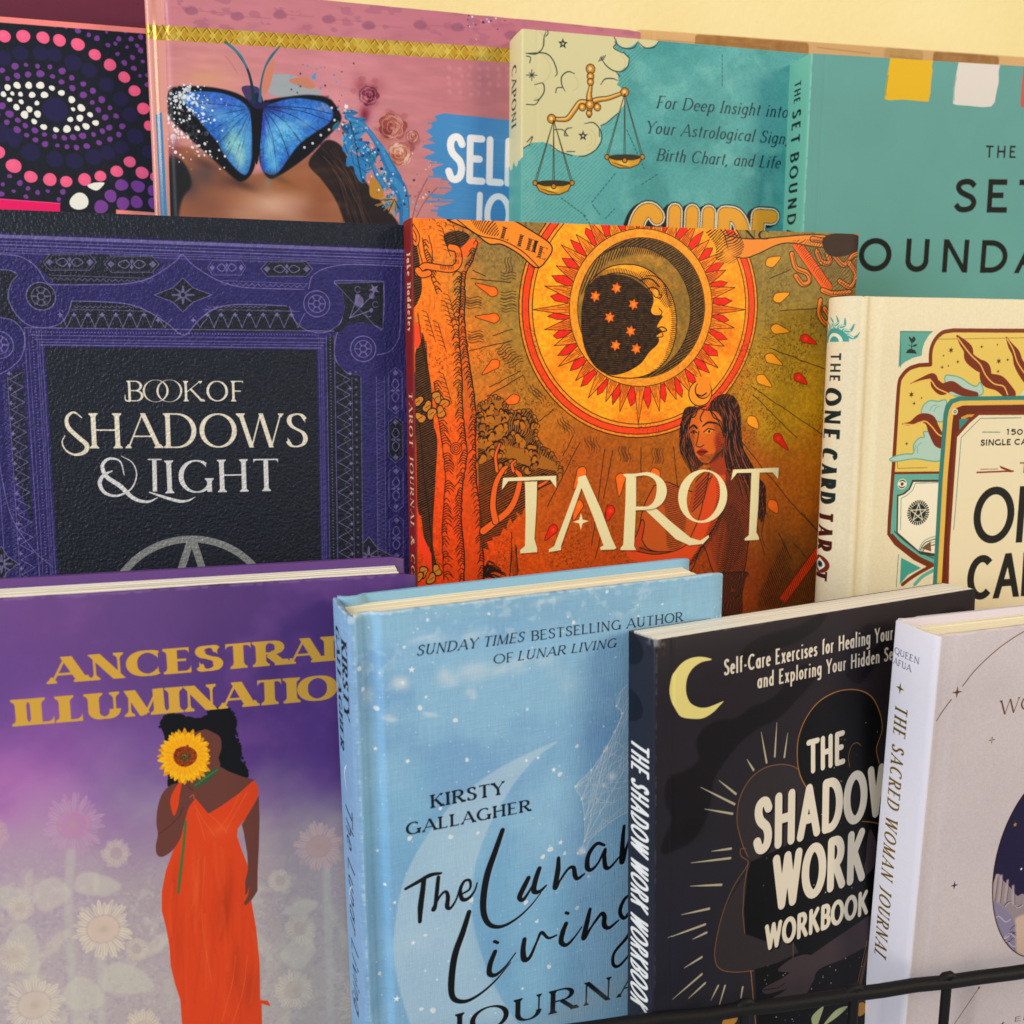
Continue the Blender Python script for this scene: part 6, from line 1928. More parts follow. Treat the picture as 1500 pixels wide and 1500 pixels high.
def cover_set():
    c = sheet('set', '#67a49b')
    X, Y = c.grid()
    n = fbm(c.H, c.W, 160, 3)
    c.a[..., :3] *= (1 + .06 * (n - .5))[..., None]
    for p, col in (([(1303, 60), (1304, 86), (1300, 110), (1297, 130), (1296, 145), (1302, 147), (1324, 146), (1336, 147), (1345, 148), (1360, 149), (1363, 136), (1364, 118), (1366, 104), (1365, 96), (1367, 89), (1367, 60)], '#e8b81c'),
                   ([(1404, 70), (1404, 92), (1400, 112), (1397, 130), (1396, 152), (1402, 154), (1420, 155), (1428, 156), (1440, 157), (1452, 156), (1457, 150), (1459, 138), (1463, 120), (1463, 104), (1465, 94), (1465, 70)], '#ddd3c8'),
                   ([(1499, 70), (1499, 102), (1496, 130), (1495, 157), (1520, 160), (1556, 161), (1560, 100), (1560, 70)], '#cf5c50')):
        c.poly(p, col)
        c.line(bez([(p[2][0] + 1, p[2][1]), (p[3][0] + 1, p[3][1]), (p[4][0] + 1.5, p[4][1] - 5)], 3), 1.2, '#5d7c58' if col[1] == 'e' else '#7c9088', .7)
    K = '#101512'
    c.text('THE', (1443, 231), (1488, 231.5), 18, K, 'sans', T=.14, t=.14, gap=.22)
    c.text('SET', (1396, 311), (1527, 312), 50, K, 'sans', T=.165, t=.165, gap=.2)
    for ch, xa, xb in (('O', 1258, 1303), ('U', 1322, 1362), ('N', 1376, 1420), ('D', 1433, 1474), ('A', 1486, 1530), ('R', 1545, 1582), ('I', 1594, 1606), ('E', 1620, 1650), ('S', 1664, 1694)):
        c.text(ch, (xa, 397.5 + (xa - 1258) * .012), (xb, 397.5 + (xb - 1258) * .012), 50, K, 'sans', T=.165, t=.165)
    s = c.sx
    c.a[:, :s, :3] = srgb('#74bba6')
    spine_text(c, 'THE', 110, 142, .42, .26, '#1c2a2a', 'sans', T=.12, t=.12, gap=.1)
    spine_text(c, 'SET', 153, 201, .38, .36, '#1c2a2a', 'sans', T=.14, t=.14, gap=.2)
    spine_text(c, 'BOUNDARIES', 216, 418, .38, .36, '#1c2a2a', 'sans', T=.14, t=.14, gap=.2)
    # worn edge of the fold
    e = (value_noise(c.H, 4, 9) > .35).astype(np.float32)
    c.a[:, s - 1:s + 1, :3] = c.a[:, s - 1:s + 1, :3] * (1 - .22 * e[:, :2, None]) + .22 * e[:, :2, None] * srgb('#d8ead8')
    return c


def cover_one():
    c = sheet('one', '#e6d9b8')
    wv = value_noise(c.H, c.W, 3)
    c.a[..., :3] *= (1 + .04 * (wv - .5))[..., None]
    BR, YE, TE, MI, CR = '#7c3212', '#e3c568', '#3f8c84', '#b4cdbc', '#e9dcba'
    c.poly([(1319, 485), (1366, 485.5), (1360, 492), (1354, 502), (1351, 512), (1350, 521), (1338, 524), (1326, 530), (1316, 538)], '#66a696')
    c.line([(1319, 538), (1319, 485.5), (1366, 486)], 1, '#2f6c64')
    c.poly([(1327, 517), (1330, 512), (1335, 511), (1340, 513), (1343, 518)], '#222c24')
    c.line([(1335, 511), (1336, 500)], 1.3, '#222c24')
    for x, y, dx, dy in ((1335, 508, -6, -3), (1336, 508, 7, -4), (1335, 502, -3, -9), (1337, 502, 2, -9)):
        c.poly([(x, y), (x + dx * .6 - dy * .3, y + dy * .5 + dx * .15), (x + dx, y + dy), (x + dx * .5 + dy * .2, y + dy * .7)], '#222c24', smooth_=True)
    fr = [(1600, 486), (1500, 484.5), (1396, 484), (1381, 487), (1371, 496), (1365, 508), (1363, 520), (1363, 534), (1346, 535), (1332, 540), (1322, 550), (1317, 562), (1314, 600), (1309, 680), (1303, 760), (1302, 782), (1312, 796), (1340, 818), (1364, 830)]
    sm = np.vstack([fr[:2], bez(fr[2:8], 5), bez(fr[8:13], 5), fr[13:]])
    c.poly(np.vstack([sm[:-5], [(1308, 692), (1600, 692)]]), YE)
    c.poly([(1308, 692), (1600, 692), (1600, 860), (1364, 830), (1312, 796), (1302, 782)], '#6fae9c')
    inner = [(1316, 790), (1315, 724), (1322, 722), (1330, 716), (1333, 705), (1400, 703), (1400, 830), (1352, 812)]
    c.poly([(1313, 781), (1314, 725), (1322, 723), (1331, 716), (1336, 704), (1336, 703), (1600, 702), (1600, 850), (1348, 812)], '#4b3a2a')
    c.poly([(1315, 780), (1316, 727), (1325, 724), (1333, 717), (1338, 706), (1600, 705), (1600, 850), (1346, 807)], '#f0e6cc')
    c.line([(1319, 776), (1320, 730), (1328, 726), (1337, 718), (1341, 708), (1376, 707)], .9, '#3f8c84')
    # knot
    for k, r_ in enumerate((18, 14, 10, 5)):
        c.line(bez([(1346, 805), (1352, 794 + k), (1362, 788 + k * 2), (1376, 784 + k * 2)], 5) + np.array([k * 1.5, k * 1.5]), 1.5, '#5c4430' if k % 2 else '#6fae9c')
    c.poly([(1350, 803), (1363, 793), (1364, 808)], '#7c5a40')
    c.line([(1305, 784), (1318, 798), (1345, 818), (1366, 828)], 7, '#6b3a20', rnd=False)
    c.line([(1310, 778), (1322, 790), (1345, 808), (1368, 818)], 2, '#2c5048', .8, rnd=False)
    # lower corner
    c.line([(1366, 828), (1348, 838), (1335, 846), (1322, 856)], 6, '#7c3a1c', smooth_=True)
    c.line([(1370, 834), (1352, 844), (1340, 856)], 6, '#6fae9c', smooth_=True)
    c.poly([(1320, 817), (1349, 832), (1330, 842), (1318, 856)], '#4ca090')
    c.line([(1316, 812), (1313, 860)], .9, '#3f6c64')
    c.line(sm, 6, BR, rnd=False)
    c.line([(1308, 693), (1400, 692)], 3.5, BR)
    c.line([(1380, 491), (1372, 497), (1600, 493)], 1.0, '#8c6428', .7)
    c.line([(1314, 674), (1315, 686), (1358, 685)], .9, '#6b5a24', .8)
    # clouds
    for p in ([(1384, 552), (1394, 550), (1408, 554), (1420, 562), (1430, 566), (1436, 560), (1438, 578), (1400, 580), (1388, 572)], [(1350, 606), (1352, 595), (1362, 587), (1374, 588), (1386, 587), (1384, 612), (1376, 618), (1360, 610)],
              [(1303, 673), (1312, 668), (1326, 665), (1338, 664), (1338, 652), (1346, 642), (1354, 640), (1354, 632), (1380, 640), (1378, 674), (1340, 672), (1312, 676)]):
        b = bez(p, 6, True)
        c.poly(b, MI)
        c.line(np.vstack([b, b[:1]]), 1.8, '#6fa890')
    for pts in ([(1362, 601), (1366, 595), (1372, 593)], [(1368, 603), (1371, 597), (1376, 595)], [(1344, 664), (1344, 654), (1350, 648)], [(1340, 660), (1341, 652)]):
        c.line(pts, 1.1, '#7aa898', smooth_=True)
    # wavy rays
    rays = [([(1402, 492), (1410, 502), (1418, 512), (1420, 524), (1432, 534), (1442, 540), (1446, 556), (1464, 562), (1480, 578)], [3, 12, 16, 17, 18, 20, 22, 24, 20]),
            ([(1334, 562), (1350, 555), (1366, 551), (1370, 562), (1380, 570), (1394, 566), (1410, 574), (1430, 578)], [1, 4, 9, 16, 18, 16, 12, 8]),
            ([(1322, 621), (1334, 620), (1348, 612), (1362, 616), (1368, 630), (1376, 645), (1384, 650)], [2, 6, 12, 18, 20, 22, 16]),
            ([(1474, 494), (1480, 506), (1488, 518), (1492, 532), (1500, 545), (1510, 556)], [2, 9, 14, 17, 20, 24])]
    for p, w in rays:
        c.line(p, w, BR, smooth_=True)
    for p in ([(1403, 495), (1414, 510), (1424, 522), (1436, 534), (1444, 550), (1456, 562), (1470, 566), (1476, 578)], [(1336, 562), (1354, 557), (1364, 558), (1372, 568), (1386, 575), (1396, 580)], [(1323, 621), (1340, 622), (1354, 617), (1364, 624), (1374, 636), (1384, 640)], [(1475, 496), (1484, 512), (1490, 530), (1500, 546)]):
        c.line(p, 2.2, '#e8b860', smooth_=True)
    c.dot(1512, 590, 26, '#c8d8cc')
    for x, y, r_ in ((1393, 513, 5), (1403, 530, 3.2), (1380, 538, 3.2), (1389, 536, 2), (1382, 521, 2), (1438, 508, 3), (1463, 529, 5), (1461, 505, 2), (1462, 544, 3), (1476, 527, 3), (1335, 578, 5), (1350, 583, 2), (1339, 591, 3.2), (1328, 650, 3)):
        c.star(x, y, r_, '#4c3418', 4 if r_ < 5 else 6, .35)
    # medallions
    c.dot(1321.5, 709, 8, '#f0e6cc')
    c.dot(1321.5, 709, 6.6, '#4b3a2a')
    c.poly([(1315, 709), (1321.5, 704.5), (1328, 709), (1321.5, 713.5)], '#f0e6cc', smooth_=True)
    c.dot(1321.5, 709, 2.6, '#4b3a2a')
    C0 = (1345, 751)
    for k in range(30):
        a = 2 * np.pi * k / 30
        q = np.array([np.cos(a), np.sin(a)])
        p = c.m([C0])[0]
        c.fill_t(stroke_polys([p + q * 15 * c.k, p + q * 18.5 * c.k], 2.2 * c.k), '#2a2a26')
    c.fill_t([orient(circ(c, *C0, 13.6))], '#24302c')
    for k in range(5):
        p = c.m([C0])[0]
        a0, a1 = np.radians(-90 + k * 144), np.radians(-90 + (k + 1) * 144)
        c.fill_t(stroke_polys([p + 14 * c.k * np.array([np.cos(a), np.sin(a)]) for a in (a0, a1)], 1.6 * c.k), '#e8dcc0')
    # the card
    def card(o, col, w=None):
        p = [(1700, 577 + o), (1404 + o * .5, 581 + o), (1392 + o * .6, 585 + o), (1385 + o * .9, 594 + o), (1382 + o, 606 + o), (1375 + o, 700), (1366 + o, 862), (1362 + o, 1000), (1700, 1000)]
        c.poly(p, col)
    card(0, '#3f8078')
    card(6, '#e0ba5c')
    card(13, '#6d2a0e')
    card(26, '#d89a3c')
    card(30, '#6d2a0e')
    pan = [(1700, 607), (1434, 608), (1420, 620), (1404, 638), (1402, 640), (1391, 800), (1386, 1000), (1700, 1000)]
    c.poly([(1700, 603), (1432, 603), (1418, 616), (1400, 634), (1398, 640), (1387, 800), (1382, 1000), (1700, 1000)], '#7c3212')
    c.poly([(1405, 614), (1420, 613), (1405, 630)], '#3f8c84')
    c.poly(pan, CR)
    c.line([(1496, 612), (1436, 613), (1408, 641), (1397, 776)], 1.0, '#3f6c64', .9)
    c.dot(1399, 603, 5, '#e8dcc0')
    c.dot(1399, 603, 2.8, '#5c4c3c')
    c.dot(1399, 603, 1.5, '#e8dcc0')
    K = '#23221e'
    c.text('150 PAGES', (1473, 637), (1560, 637), 9, K, 'sans', T=.2, t=.2)
    c.text('SINGLE CARD', (1436, 653), (1522, 651), 9.5, K, 'sans', T=.2, t=.2)
    c.line([(1439, 633), (1465, 633)], 1.1, '#3f7c74')
    c.line([(1431, 692), (1484, 690)], 2.4, '#8c3a20')
    c.line([(1436, 687.5), (1462, 687)], .8, '#5c4434')
    c.poly([(1464, 682), (1486, 690.5), (1480, 692), (1466, 686)], '#8c3a20')
    c.text('THE', (1492, 693), (1540, 692), 17, '#6c6a50', 'sans', T=.12, t=.12)
    kw = dict(T=.135, t=.135, gap=.02)
    c.text('O', (1425, 797), (1480, 795), 90, K, 'sans', **kw)
    c.text('NE', (1485, 795), (1570, 791), 90, K, 'sans', **kw)
    c.text('CARD', (1417, 880), (1562, 868), 72, K, 'sans', T=.16, t=.16, gap=.0)
    # spine
    s = c.sx
    spine_text(c, 'THE', 517, 560, .50, .22, '#23302c', 'sans', T=.14, t=.14, gap=.15)
    spine_text(c, 'ONE', 572, 648, .36, .40, '#1c2a28', 'sans', T=.20, t=.13, gap=.14)
    spine_text(c, 'CARD', 664, 744, .34, .40, '#1c2a28', 'sans', T=.20, t=.13, gap=.14)
    spine_text(c, 'TAR', 760, 818, .32, .40, '#4c1a14', 'sans', T=.2, t=.11, gap=.1)
    spine_text(c, 'T', 850, 866, .30, .36, '#4c1a14', 'sans', T=.2, t=.11)
    c.use(c.spine, c.kf)
    fx = to_px_fold(c)[0]
    Y0 = c.m([(fx, 500)])[0, 1]
    c.use(None, 1)
    k = c.kf
    cx, cy = s * .56, Y0
    for a in np.arange(-80, 81, 22):
        ar = np.radians(a)
        d = np.array([np.sin(ar), -np.cos(ar)])
        nn = np.array([d[1], -d[0]])
        o = np.array([cx, cy])
        c.line([o + d * 17 * k, o + d * 23 * k + nn * 3 * k, o + d * 29 * k - nn * 3 * k, o + d * 38 * k + nn * 2 * k], [6 * k, 5 * k, 4 * k, 1.5 * k], '#4f9c92', smooth_=True)
        c.line([o + d * 20 * k, o + d * 24 * k + nn * 3 * k, o + d * 29 * k - nn * 3 * k], 1.6 * k, '#d8e0c4', smooth_=True)
    for r_, col in ((20, '#4f9c92'), (13, '#e6e2c4'), (8, '#4f9c92')):
        a = np.radians(np.linspace(180, 360, 24))
        c.fill_t([orient(np.stack([cx + r_ * k * 1.2 * np.cos(a), cy + r_ * k * np.sin(a)], 1))], col)
    ey = c.sx * 0 + (840 - 500) * k + Y0
    c.line([(s * .12, ey - 16 * k), (s * .05, ey), (s * .15, ey + 20 * k)], [1, 5, 1], '#5c2018', smooth_=True)
    a = np.linspace(0, 2 * np.pi, 30)
    c.fill_t([orient(np.stack([s * .46 + s * .24 * np.cos(a), ey + 14 * k * np.sin(a)], 1))], '#7a3024')
    c.fill_t([orient(np.stack([s * .46 + s * .15 * np.cos(a) ** 3, ey + 11 * k * np.sin(a)], 1))], '#efe6d0')
    c.fill_t([orient(np.stack([s * .46 + s * .09 * np.cos(a), ey + 5 * k * np.sin(a)], 1))], '#2c5c5c')
    c.fill_t([orient(np.stack([s * .46 + s * .04 * np.cos(a), ey + 2.4 * k * np.sin(a)], 1))], '#101010')
    c.use(c.front, c.kf)
    return c


def cover_work():
    c = sheet('work', '#2b2530')
    DK, GR, ST, CP = '#121012', '#383034', '#e6dcc8', '#8a5c34'
    mottled(c, [(960, 1000, 120, '#2b262c'), (1100, 950, 120, '#2c242a'), (1300, 900, 120, '#2c2428'), (1000, 1200, 120, '#2a272e'), (1000, 1400, 140, '#272733'), (1150, 1450, 120, '#2e282e'), (1250, 1200, 160, '#30292c')], '#2c262c')
    for p in ([(974, 1160), (980, 1140), (1004, 1128), (1024, 1114), (1020, 1090), (1028, 1070), (1050, 1056), (1078, 1052), (1100, 1036), (1126, 1026), (1146, 1008), (1158, 985), (1186, 972), (1196, 990), (1172, 1020), (1140, 1052), (1112, 1066), (1086, 1086), (1066, 1110), (1052, 1130), (1044, 1150), (1040, 1180), (1030, 1210), (1010, 1235), (990, 1245), (976, 1252), (968, 1245), (974, 1225), (984, 1200), (976, 1180)],
              [(1080, 972), (1090, 950), (1110, 935), (1140, 925), (1166, 918), (1190, 905), (1214, 893), (1200, 918), (1168, 940), (1136, 952), (1108, 968)],
              [(1240, 990), (1250, 970), (1280, 950), (1310, 925), (1360, 905), (1400, 890), (1420, 900), (1380, 930), (1320, 955), (1290, 965), (1262, 1000)]):
        c.poly(p, DK, .75, smooth_=True, soft=3)
    c.glow(1010, 1215, 30, 20, DK, .6)
    # moon
    mo = [(1043, 966), (1028, 962), (1012, 964), (998, 972), (986, 988), (981, 1006), (982, 1022), (990, 1040), (998, 1050), (1014, 1053), (1030, 1052), (1044, 1044), (1054, 1034), (1060, 1027), (1050, 1031), (1036, 1036), (1024, 1036), (1012, 1030), (1006, 1018), (1005, 1004), (1008, 990), (1016, 978), (1028, 970)]
    c.poly(mo, '#e2d486', smooth_=True)
    # rays
    for x0, y0, x1, y1 in ((1115, 1072, 1123, 1117), (1138, 1058, 1135, 1108), (1154, 1073, 1149, 1109), (1094, 1112, 1104, 1128), (1053, 1143, 1078, 1163), (1026, 1153, 1076, 1178), (1032, 1185, 1073, 1192), (1042, 1247, 1071, 1243), (1012, 1264, 1070, 1257), (1011, 1298, 1057, 1296), (998, 1340, 1039, 1331),
                           (978, 1374, 1033, 1354), (1014, 1376, 1035, 1366), (1002, 1418, 1028, 1402), (985, 1464, 1028, 1427), (1008, 1463, 1033, 1440), (1041, 1466, 1052, 1444), (1052, 1478, 1062, 1444), (1084, 1470, 1088, 1446)):
        c.line([(x0, y0), ((x0 + x1) / 2, (y0 + y1) / 2), (x1, y1)], [.6, 3.2, 4.2], '#a8a086')
        c.line([(x0, y0), (x1, y1)], .8, '#d8d0b0', .7)
    # light figure at the back
    c.poly([(1082, 1210), (1080, 1180), (1088, 1155), (1104, 1134), (1126, 1121), (1150, 1120), (1172, 1130), (1178, 1160), (1150, 1240), (1120, 1262), (1100, 1262), (1088, 1240)], GR, smooth_=True)
    c.poly([(1098, 1264), (1090, 1285), (1062, 1330), (1050, 1370), (1046, 1400), (1052, 1418), (1070, 1424), (1098, 1422), (1130, 1416), (1160, 1400), (1180, 1380), (1150, 1340), (1110, 1300)], GR, smooth_=True)
    c.line([(1178, 1132), (1160, 1122), (1140, 1120), (1116, 1127), (1096, 1145), (1083, 1172), (1080, 1205), (1088, 1238), (1096, 1255)], 1.6, CP, smooth_=True)
    c.line([(1092, 1243), (1085, 1244), (1086, 1254), (1096, 1262), (1092, 1272), (1074, 1300), (1058, 1340), (1048, 1385), (1048, 1408), (1056, 1420), (1076, 1424), (1104, 1422)], 1.5, CP, smooth_=True)
    # dark star filled figure
    nf = [(1168, 1120), (1170, 1080), (1180, 1050), (1200, 1026), (1230, 1012), (1258, 1011), (1278, 1022), (1290, 1045), (1292, 1070), (1284, 1096), (1288, 1120), (1320, 1160), (1360, 1200), (1400, 1290), (1400, 1520), (1110, 1520), (1106, 1420), (1140, 1410), (1170, 1395), (1160, 1375), (1125, 1380), (1092, 1368), (1090, 1330),
          (1095, 1280), (1100, 1262), (1150, 1240), (1180, 1210), (1182, 1160)]
    c.poly(nf, '#0f0e10', smooth_=False)
    dm = c.mask(nf)
    c.line([(1182, 1155), (1172, 1135), (1168, 1110), (1170, 1080), (1182, 1050), (1202, 1026), (1230, 1012), (1258, 1011), (1278, 1022), (1290, 1048), (1292, 1070), (1284, 1096), (1288, 1118)], 2, '#b07a3c', smooth_=True)
    c.line([(1245, 1124), (1243, 1108), (1248, 1092), (1256, 1088), (1261, 1092)], 1.8, CP, smooth_=True)
    c.line([(1096, 1262), (1090, 1300), (1088, 1340), (1091, 1367)], 1.4, CP)
    c.line([(1250, 1202), (1285, 1206), (1310, 1220)], 1.8, '#a06c38', smooth_=True)
    r = np.random.default_rng(8)
    for k in range(420):
        x, y = r.uniform(1090, 1400), r.uniform(1015, 1520)
        if y < 1400 and k % 3:
            continue
        q = c.m([(x, y)])[0].astype(int)
        if 0 <= q[1] < c.H and 0 <= q[0] < c.W and dm[q[1], q[0]] > .5:
            c.dot(x, y, r.uniform(.5, 1.4), '#d8d2c4', .9)
    # entwined arms and hand
    for p in ([(1290, 1330), (1310, 1320), (1290, 1370), (1240, 1402), (1200, 1420), (1190, 1440), (1170, 1470), (1130, 1480), (1120, 1470), (1150, 1450), (1124, 1456), (1118, 1448), (1150, 1430), (1180, 1405), (1230, 1370)],
              [(1140, 1420), (1160, 1404), (1184, 1398), (1194, 1410), (1180, 1425), (1150, 1424)], [(1275, 1215), (1285, 1240), (1280, 1270), (1262, 1285), (1268, 1260), (1270, 1235)]):
        c.poly(p, '#463a3e', smooth_=True)
    for pts in ([(1118, 1450), (1140, 1447), (1150, 1440)], [(1120, 1458), (1142, 1456), (1152, 1448)], [(1128, 1466), (1148, 1464)]):
        c.line(pts, 1.3, '#151214')
    c.line([(1275, 1375), (1256, 1460), (1250, 1500)], 7, '#5c4236')
    c.line([(1270, 1378), (1252, 1460)], 1.2, '#b07a3c')
    c.line([(1100, 1422), (1104, 1470), (1108, 1510)], 1.6, '#b07a3c')
    c.line([(1162, 1376), (1162, 1404)], 1.4, CP)
    # leaves and petals low down
    for p in ([(1190, 1500), (1190, 1488), (1206, 1474), (1202, 1490), (1196, 1504)], [(1206, 1502), (1224, 1480), (1242, 1474), (1226, 1490)]):
        c.poly(p, '#a8b088', smooth_=True)
    for x, y in ((1070, 1494), (1262, 1478)):
        c.dot(x, y, 15, '#c08a3c', ry=12, wob=.12)
    # lettering
    kw = dict(T=.15, t=.13, gap=.03)
    S = '#e2d6c2'
    c.text('Self-Care Exercises for Healing Your', (1061, 990), (1308, 937), 26, '#15100f', 'sans', dx=(1.3, 1.5), **kw)
    c.text('Self-Care Exercises for Healing Your', (1061, 990), (1308, 937), 26, S, 'sans', **kw)
    c.text('and Exploring Your Hidden Self', (1110, 1009), (1317, 965), 25, '#15100f', 'sans', dx=(1.3, 1.5), **kw)
    c.text('and Exploring Your Hidden Self', (1110, 1009), (1317, 965), 25, S, 'sans', **kw)

    def title(s, p0, p1, cap, T):
        for d_ in (3.5, 2):
            c.text(s, p0, p1, cap, '#0c0b0d', 'sansround', dx=(d_, d_), T=T, t=T, gap=.03)
        c.text(s, p0, p1, cap, ST, 'sansround', T=T, t=T, gap=.03, foil=.1)
    title('THE', (1184, 1131), (1236, 1115), 50, .2)
    title('SHADOW', (1107, 1247), (1306, 1184), 80, .2)
    title('WORK', (1135, 1329), (1264, 1284), 82, .2)
    title('WORKBOOK', (1122, 1390), (1270, 1336), 38, .23)
    s = c.sx
    c.a[:, :s, :3] = srgb('#2c2c38')
    c.use(c.spine, c.kf)
    fx = to_px_fold(c)[0]
    for y, h in ((962, 26), (1048, 26)):
        p = c.m([(fx, y)])[0]
        c.use(None, 1)
        a = np.linspace(0, 2 * np.pi, 30)
        c.fill_t([orient(np.stack([s * .0 + s * .62 * np.cos(a), p[1] + h * c.kf * np.sin(a)], 1))], '#1c1e28')
        c.use(c.spine, c.kf)
    c.use(c.front, c.kf)
    spine_text(c, 'THE SHADOW WORK WORKBOOK', 1098, 1492, .20, .60, '#e8e4dc', 'sansround', T=.13, t=.13, shear=.12, gap=.06)
    wear_highlight(c, '#5a5660', 2.2, .6)  # rubbed rims, plus a highlight painted along the fold
    return c


def cover_sacred():
    c = sheet('sacred', '#cdc1c2')
    n = fbm(c.H, c.W, 110, 4)
    c.a[..., :3] *= (1 + .05 * (n - .5) + .05 * (value_noise(c.H, c.W, 2.4) - .5))[..., None]
    GB = '#7c5430'
    x = np.linspace(0, 1, 30)
    arc = np.stack([1372 + 150 * np.sin(x * 1.5), 1056 - 155 * (1 - np.cos(x * 1.5)) - 60 * x], 1)
    c.line([(1372, 1056), (1383, 1040), (1394, 1025)], 1.5, GB, foil=.5)
    c.line([(1410, 1005), (1430, 980), (1460, 952), (1482, 936), (1502, 924), (1540, 905)], 1.5, GB, smooth_=True, foil=.5)
    c.star(1402, 1014, 9.5, '#70401c', 4, .25, foil=.4)
    c.star(1453, 1084, 7, GB, 4, .25)
    c.star(1453, 1084, 3.6, '#d0c0b8', 4, .25)
    c.star(1398, 1297, 7.5, '#1c1c40', 4, .25)
    c.text('WOMAN', (1464, 1048), (1590, 1024), 24, '#7a5430', 'serif', T=.12, t=.05, serif=.06, foil=.5)
    # oval picture
    a = np.linspace(0, 2 * np.pi, 80)
    p = c.m([(1545, 1262)])[0]
    ov = np.stack([p[0] + 128 * c.k * np.cos(a), p[1] + 172 * c.k * np.sin(a)], 1)
    c.fill_t(stroke_polys(ov, 3 * c.k), '#5c3c28', foil=.5)
    c.fill_t([orient(ov)], '#241a44')
    om = np.zeros((c.H, c.W), np.float32)
    x0, y0, mk = raster([orient(ov)], c.W, c.H)
    om[y0:y0 + mk.shape[0], x0:x0 + mk.shape[1]] = mk
    keep = c.a.copy()
    c.poly([(1450, 1320), (1456, 1290), (1463, 1280), (1470, 1290), (1480, 1300), (1490, 1312), (1500, 1310), (1520, 1330), (1520, 1420), (1480, 1420), (1484, 1350), (1460, 1340)], '#9c8c90', smooth_=True)
    for q in ([(1455, 1318), (1460, 1282)], [(1463, 1320), (1467, 1283)], [(1472, 1320), (1476, 1290)], [(1484, 1325), (1484, 1298)]):
        c.line(q, 5, '#b4a4a4', soft=1)
        c.line(np.array(q) + 2.5, 1.2, '#5c4c60', .8)
    c.poly([(1444, 1330), (1458, 1322), (1484, 1346), (1486, 1380), (1490, 1420), (1470, 1410), (1452, 1370)], '#8e84a0', smooth_=True)
    for k in range(14):
        q = np.array([1446 + RNG.uniform(0, 36), 1326 + RNG.uniform(0, 80)])
        c.line([q, q + (8, -6), q + (18, 2), q + (26, -2)], 1.6, '#d8d0d8' if k % 2 else '#2c2450', .7, smooth_=True)
    c.poly([(1487, 1345), (1520, 1330), (1520, 1420), (1490, 1420)], '#cfb4a0', soft=3)
    c.star(1487, 1208, 5, '#b88a40', 5, .4)
    c.star(1496, 1273, 3, '#e8e4f0', 5, .5)
    c.a = keep * (1 - om[..., None]) + c.a * om[..., None]
    c.line([(1398, 1500), (1415, 1475), (1434, 1447)], 1.4, '#8c6430', foil=.4)
    c.dot(1434, 1447, 2.4, '#8c5c24')
    c.text('EIGHTY', (1485, 1497), (1560, 1482), 8.5, '#2c2440', 'serif', T=.14, t=.07, serif=.06, gap=.15)
    c.star(1469, 1499, 4, '#2c2440', 4, .3)
    s = c.sx
    c.a[:, :s, :3] = srgb('#dfdae2')  # paler than the front: window light on the spine put into its colour
    c.use(c.spine, c.kf)
    fx = to_px_fold(c)[0]
    yq = c.m([(fx, 985)])[0, 1]
    c.use(None, 1)
    c.text('QUEEN', (s * .08, yq), (s * .68, yq), 13, '#44466a', 'serif', T=.13, t=.07, serif=.06)
    c.text('AFUA', (s * .08, yq + 21), (s * .52, yq + 21), 13, '#44466a', 'serif', T=.13, t=.07, serif=.06)
    c.star(s * .30, yq + 62, 12, '#9c7a30', 4, .28, foil=.6)
    c.use(c.front, c.kf)
    spine_text(c, 'THE SACRED WOMAN JOURNAL', 1062, 1475, .22, .30, '#97762c', 'serif', T=.12, t=.06, serif=.05, shear=.0, gap=.08, foil=.6)
    wear_highlight(c, '#e6dcc8', 2.2, .45)
    return c
# ------------------------------------------------------------------ mesh and material helpers
def node_mat(name, color, rough=.5, spec=.5):
    m = bpy.data.materials.new(name)
    m.use_nodes = True
    n = m.node_tree.nodes
    b = n['Principled BSDF']
    b.inputs['Base Color'].default_value = (*color, 1)
    b.inputs['Roughness'].default_value = rough
    b.inputs['Specular IOR Level'].default_value = spec
    return m, n, m.node_tree.links, b


def lin(c):
    c = srgb(c)
    return tuple(float(v) for v in np.where(c <= .04045, c / 12.92, ((c + .055) / 1.055) ** 2.4))


def add_bump(m, kind, strength, dist=.0004):
    n, l = m.node_tree.nodes, m.node_tree.links
    b = n['Principled BSDF']
    tc = n.new('ShaderNodeTexCoord')
    bump = n.new('ShaderNodeBump')
    bump.inputs['Strength'].default_value = strength
    bump.inputs['Distance'].default_value = dist

    def noise(scale, vec=None, detail=3, sc=None, rough=.55):
        t = n.new('ShaderNodeTexNoise')
        t.inputs['Scale'].default_value = scale
        t.inputs['Detail'].default_value = detail
        t.inputs['Roughness'].default_value = rough
        if sc:
            mp = n.new('ShaderNodeMapping')
            mp.inputs['Scale'].default_value = sc
            l.new(tc.outputs['Object'], mp.inputs[0])
            l.new(mp.outputs[0], t.inputs['Vector'])
        else:
            l.new(tc.outputs['Object'], t.inputs['Vector'])
        return t.outputs['Fac']

    def mix(a, b_, f=.5):
        x = n.new('ShaderNodeMix')
        x.inputs[0].default_value = f
        l.new(a, x.inputs[2])
        l.new(b_, x.inputs[3])
        return x.outputs[0]

    if kind == 'linen':
        h = mix(noise(1, detail=2, sc=(2600, 60, 160)), noise(1, detail=2, sc=(160, 60, 2600)))
    elif kind == 'leather':
        bump.inputs['Distance'].default_value = .0011
        h = mix(noise(820, detail=2, rough=.4), noise(420, detail=2), .3)
    elif kind == 'paper':
        h = mix(noise(1500, detail=2), noise(70, detail=2), .5)
    elif kind == 'gloss':
        h = noise(22, detail=2)
    else:
        h = noise(500, detail=4)
    l.new(h, bump.inputs['Height'])
    l.new(bump.outputs[0], b.inputs['Normal'])


